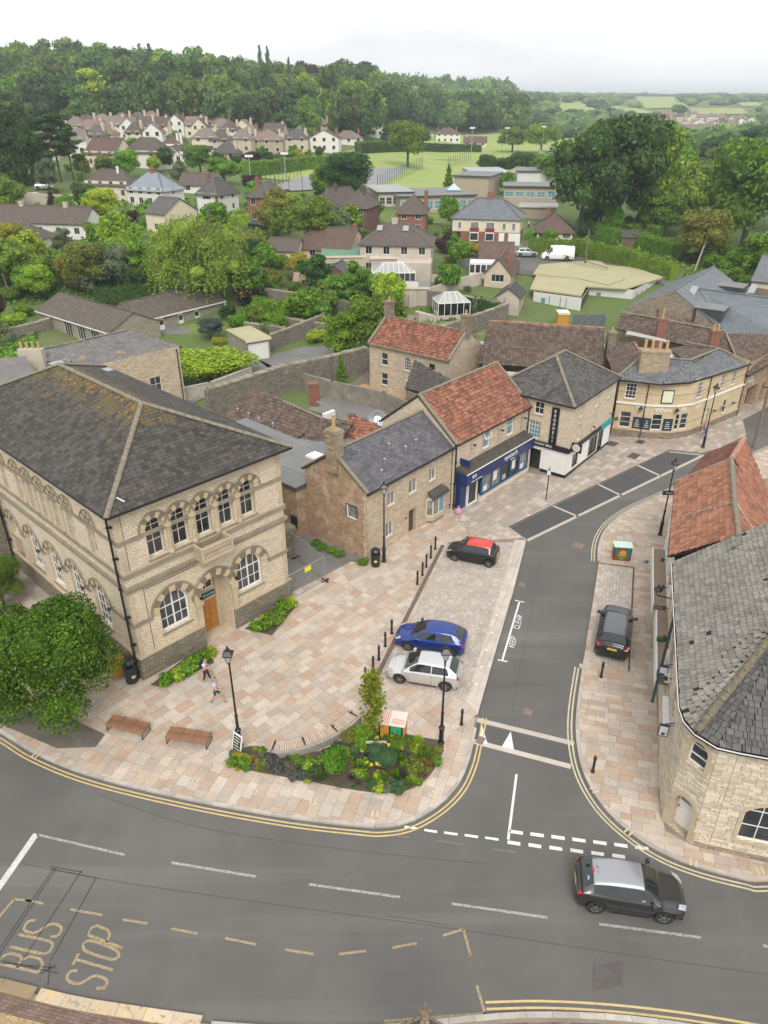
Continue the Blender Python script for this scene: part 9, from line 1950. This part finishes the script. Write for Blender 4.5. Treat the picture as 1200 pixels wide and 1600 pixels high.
CARM={};M_HL=M('headlamp',(.62,.64,.66),(.25,.26,.27),ns=14,rough=.08,grain=0);M_TL=plain('tail_lamp',(.42,.012,.012),.12,coat=.6)
def carpaint(n,c,metal=.5,rough=.32): return plain(n,c,rough,metal,coat=.9)
HATCH=dict(L=4.05,W=1.73,H=1.47,wb=2.49,fo=.83,cowl=.98,roof_f=.25,roof_b=-1.35,back=-1.86,belt=.93,nose=.78,bon=.98,pillars=(-.42,),handles=(-.12,-.95),seams=(.72,-.38,-1.2),glass_end=-1.45)
HATCH3=dict(HATCH,pillars=(-.5,),handles=(-.25,),seams=(.72,-.5))
CITY=dict(L=3.5,W=1.62,H=1.47,wb=2.34,fo=.68,cowl=.92,roof_f=.32,roof_b=-1.25,back=-1.62,belt=.93,nose=.80,bon=1.0,pillars=(-.28,),handles=(-.02,-.8),seams=(.66,-.25,-1.0),R=.30,glass_end=-1.3)
CROSS=dict(L=4.14,W=1.77,H=1.57,wb=2.53,fo=.84,cowl=1.02,roof_f=.35,roof_b=-1.4,back=-1.86,belt=1.02,nose=.92,bon=1.10,pillars=(-.45,),handles=(-.12,),seams=(.72,-.42),rdrop=.13,R=.35,hl=.80,pz=.72,glass_end=-1.45)
SUVS=dict(L=4.37,W=1.90,H=1.64,wb=2.66,fo=.88,cowl=1.02,roof_f=.30,roof_b=-1.52,back=-1.98,belt=1.08,nose=.98,bon=1.14,pillars=(-.45,-1.2),handles=(-.15,-.95),seams=(.75,-.42,-1.2),R=.37,hl=.84,pz=.8,chrome=True,glass_end=-1.6)
RED=carpaint('red_roof_paint',(.62,.03,.02),.1)
car('parked_car','small black hatchback with a red roof parked highest up the square',(704,866),(773,879),CITY,carpaint('black_paint',(.012,.012,.014)),'cars parked on the square',roofp=RED)
car('parked_car','bright blue hatchback parked beside the silver car',(630,1001),(717,1015),HATCH,carpaint('blue_paint',(.008,.04,.25)),'cars parked on the square')
car('parked_car','silver hatchback parked behind the lamp post, nearest the planter',(615,1050),(711,1066),HATCH3,carpaint('silver_paint',(.62,.62,.62),.6),'cars parked on the square')
suv=car('parked_car','black compact off-roader with a glass roof in the loading bay',(963,967),(953,1030),SUVS,carpaint('dark_blue_black_paint',(.010,.013,.018)),None,roofp=plain('glass_roof',(.10,.11,.12),.06,spec=.9))
jk=car('moving_car','dark grey crossover with a silver roof driving on the main road',(1056,1415),(903,1392),CROSS,carpaint('gunmetal_paint',(.055,.057,.06),.7),None,z=.0,roofp=carpaint('roof_silver',(.36,.37,.39),.6))
text(suv,'EVOQUE',.12,Matrix.Translation((-2.19,0,.93)) @ rot2(-90),M_GALV,.004)
b=MB();b.T=Matrix.Translation((-1.68,-.28,1.27)) @ Matrix.Rotation(rad(-52),4,'Y');b.lathe([(.1,0),(.1,.01)],n=14);b.build('round_sticker',plain('sticker',(.35,.62,.75),.5),jk);b=MB();b.box(-1.52,-1.44,-.08,.08,1.43,1.46);b.build('brake_light',M_TL,jk)
b=MB();b.tube((.15,-.62,.95),(.35,-.80,1.08),.06,.05,8);b.tube((.35,-.80,1.08),(.55,-.70,1.12),.045,.035,8);o=b.build('driver_arm',M('skin',(.45,.27,.19),(.40,.24,.17)),jk);b=MB();b.lathe([(.16,.75),(.2,.95),(.18,1.15),(.08,1.22)],(.05,-.38,0),10);b.build('driver_torso',M('grey_tshirt',(.35,.38,.42),(.3,.33,.37)),jk)
def farcar(x,y,deg,col,label,spec=HATCH,kind=None):
    c=G(x,y);c.z+=.05;e=thing('parked_car' if not kind else kind,label,'van' if kind else 'car',c,rad(deg));return e
e=farcar(870,406,176,None,'white panel van parked against the long hedge',kind='delivery_van');VAN=dict(box=True,rdrop=.02,L=5.6,W=2.0,H=2.35,wb=3.4,fo=.95,cowl=1.95,roof_f=1.25,roof_b=-2.72,back=-2.77,belt=1.25,nose=1.05,bon=1.3,R=.34,glass_end=1.0,handles=(.8,),seams=(1.6,.5,-.9));car_body(e,VAN,M('van_white',(.78,.78,.77),(.72,.72,.71),ns=1,rough=.35,grain=.02))
for x,y,deg,c_,lab in ((905,400,5,(.45,.46,.47),'silver car parked left of the white van'),(60,312,20,(.5,.5,.5),'silver car by the retaining wall on the left bank'),(112,333,10,(.35,.37,.38),'grey car parked above the long bungalow'),(70,296,15,(.6,.6,.6),'white car parked among the left bank trees'),(405,357,-10,(.03,.03,.035),'black car parked before the tall brick house'),(752,552,60,(.25,.28,.34),'grey blue car behind the brown roofed building')):
    e=farcar(x if x != 905 else 822,y if x != 905 else 401,deg,None,lab);car_body(e,HATCH,carpaint('cp_%d' % x,c_))
# ---------------------------------------------------------------- people
SKIN=M('skin_tone',(.48,.29,.20),(.43,.26,.18),ns=3,rough=.6,grain=.02)
def skinmesh(name,verts,edges,radii,mat,parent,sub=1):
    me=bpy.data.meshes.new(name);me.from_pydata(verts,edges,[]);o=bpy.data.objects.new(name,me);link(o,parent);sm=o.modifiers.new('skin','SKIN');sm.use_smooth_shade=True
    if not me.skin_vertices: me.skin_vertices.new(name='s') if hasattr(me.skin_vertices,'new') else None
    for i,r in enumerate(radii): v=me.skin_vertices[0].data[i];v.radius=(r,r) if not hasattr(r,'__len__') else r;v.use_root=(i == 0)
    su=o.modifiers.new('subsurf','SUBSURF');su.levels=sub;su.render_levels=sub;me.materials.append(mat)
    dg=bpy.context.evaluated_depsgraph_get();nm=bpy.data.meshes.new_from_object(o.evaluated_get(dg));o.modifiers.clear();o.data=nm;nm.name=name
    if not nm.materials: nm.materials.append(mat)
    smooth_mesh(nm);return o
def person(loc,face,label,pose,shirt,legs_m,shoe,hair,long_legs=False,pack=None,coat=None,s=1.0):
    e=thing('person',label,'person',loc,rad(face));e.scale=(s,s,s)
    J=pose;v,r,ed=[],[],[]
    def add(p,rr,par=None):
        v.append(p);r.append(rr)
        if par is not None: ed.append((par,len(v)-1))
        return len(v)-1
    pel=add((0,0,.95),(.13,.10));ch=add((.02,0,1.22),(.15,.10),pel);nk0=add((.03,0,1.42),(.10,.075),ch);nk=add((.05,0,1.50),.05,nk0);hd=add((.07,0,1.60),(.075,.085),nk);ht=add((.07,0,1.72),(.07,.08),hd)
    for sg,(el,ha) in zip((1,-1),J['arms']):
        sh=add((.02,sg*.17,1.40),.055,nk0);e1=add(el,.04,sh);h1=add(ha,.03,e1);f=Vector(ha)+(Vector(ha)-Vector(el)).normalized()*.09;add(tuple(f),.026,h1)
        for q in range(4): g=f+Vector(((q-1.5)*.02,0,-.07-.01*(q % 2)));add(tuple(g),.009,len(v)-1 if q == 0 else h1+1)
    for sg,(kn,an,to) in zip((1,-1),J['legs']):
        hp=add((0,sg*.09,.88),.085,pel);k1=add(kn,.058,hp);a1=add(an,.036,k1);add(to,.032,a1)
    skinmesh('body',v,ed,r,SKIN,e)
    sv=[(0,0,.93),(.02,0,1.2),(.03,0,1.43)];se=[(0,1),(1,2)];sr_=[(.155,.125),(.175,.125),(.125,.10)]
    for sg,(el,ha) in zip((1,-1),J['arms']): m=Vector((.02,sg*.18,1.40)).lerp(Vector(el),.75);sv+=[(.02,sg*.17,1.40),tuple(m)];se+=[(2,len(sv)-2),(len(sv)-2,len(sv)-1)];sr_+=[.075,.068]
    skinmesh('shirt',sv,se,sr_,shirt,e)
    tv=[(0,0,.95)];te=[];tr2=[(.14,.11)]
    for sg,(kn,an,to) in zip((1,-1),J['legs']):
        tv.append((0,sg*.09,.86));te.append((0,len(tv)-1));tr2.append(.10);end=Vector(kn) if not long_legs else Vector(kn);tv.append(tuple(Vector((0,sg*.09,.86)).lerp(end,.9 if not long_legs else 1)));te.append((len(tv)-2,len(tv)-1));tr2.append(.085 if not long_legs else .07)
        if long_legs: tv.append(tuple(Vector(kn).lerp(Vector(an),.92)));te.append((len(tv)-2,len(tv)-1));tr2.append(.052)
    skinmesh('trousers' if long_legs else 'shorts',tv,te,tr2,legs_m,e)
    for (kn,an,to) in J['legs']: skinmesh('shoe',[(an[0]-.03,an[1],an[2]-.03),(to[0],to[1],to[2]),(to[0]+.06,to[1],to[2])],[(0,1),(1,2)],[(.05,.045),(.048,.035),(.035,.028)],shoe,e)
    skinmesh('hair',[(.04,0,1.64),(.055,0,1.73)],[(0,1)],[(.088,.09),(.075,.085)],hair,e)
    if pack: b=MB();b.box(-.27,-.11,-.15,.15,1.02,1.42);b.build('backpack',pack,e)
    if coat: skinmesh('tied_jacket',[(-.02,0,1.0),(-.04,0,.8),(-.05,0,.62)],[(0,1),(1,2)],[(.17,.14),(.17,.13),(.13,.10)],coat,e)
    return e
WALK=dict(arms=[((-.10,.24,1.16),(.12,.27,.98)),((.12,-.24,1.15),(.36,-.22,1.06))],legs=[((.16,.09,.50),(.34,.09,.10),(.46,.09,.05)),((-.06,-.09,.48),(-.34,-.09,.14),(-.26,-.09,.05))])
DKHAIR=plain('dark_hair',(.035,.02,.012),.6);BRHAIR=plain('brown_hair',(.11,.06,.03),.6);NAV=plain('navy_cloth',(.02,.06,.13),.9);BLK=plain('black_cloth',(.012,.012,.015),.9)
person(P(340,1097,PZ+.02),-12,'person in pale t-shirt and blue shorts striding across the plaza',WALK,plain('pale_blue_tshirt',(.46,.48,.56),.9),NAV,plain('grey_shoe',(.12,.12,.12)),BRHAIR)
person(P(323,1064,PZ+.02),-10,'person in white t-shirt with backpack and pink jacket tied at the waist',dict(arms=[((-.05,.23,1.16),(.12,.26,1.0)),((.10,-.23,1.16),(.32,-.16,1.12))],legs=[((.12,.09,.50),(.22,.09,.10),(.34,.09,.05)),((-.02,-.09,.48),(-.16,-.09,.12),(-.08,-.09,.05))]),plain('white_tshirt',(.62,.56,.60),.9),BLK,plain('blue_shoe',(.12,.18,.32)),DKHAIR,long_legs=True,pack=plain('navy_pack',(.012,.015,.04),.8),coat=plain('pink_jacket',(.66,.36,.32),.9),s=.93)
person(P(1099,683,PZ+.02),200,'person in checked shirt and blue jeans walking past the pub',WALK,plain('red_white_shirt',(.42,.30,.32),.9),plain('blue_jeans',(.08,.17,.30),.9),BLK,DKHAIR,long_legs=True)
person(G(826,358),100,'person in light clothes on the footpath by the trees',WALK,plain('light_top',(.5,.5,.5),.9),BLK,BLK,DKHAIR,long_legs=True)
# ---------------------------------------------------------------- air
hb=MB();hb.box(-4300,4300,-420,6600,-3,92);hm_=bpy.data.materials.new('haze_air');hm_.use_nodes=True;hn=hm_.node_tree;hn.nodes.clear();ho=hn.nodes.new('ShaderNodeOutputMaterial');hv=hn.nodes.new('ShaderNodeVolumePrincipled');hv.inputs['Density'].default_value=.0003;hv.inputs['Color'].default_value=(.84,.93,1.0,1);hn.links.new(hv.outputs[0],ho.inputs['Volume'])
hb.build('haze',hm_,None,kind='stuff')
for o in SC.objects:
    if o.name.startswith(('kerb','footway','parking_area','parking_bay')) and o.parent is None: o['kind']='structure'
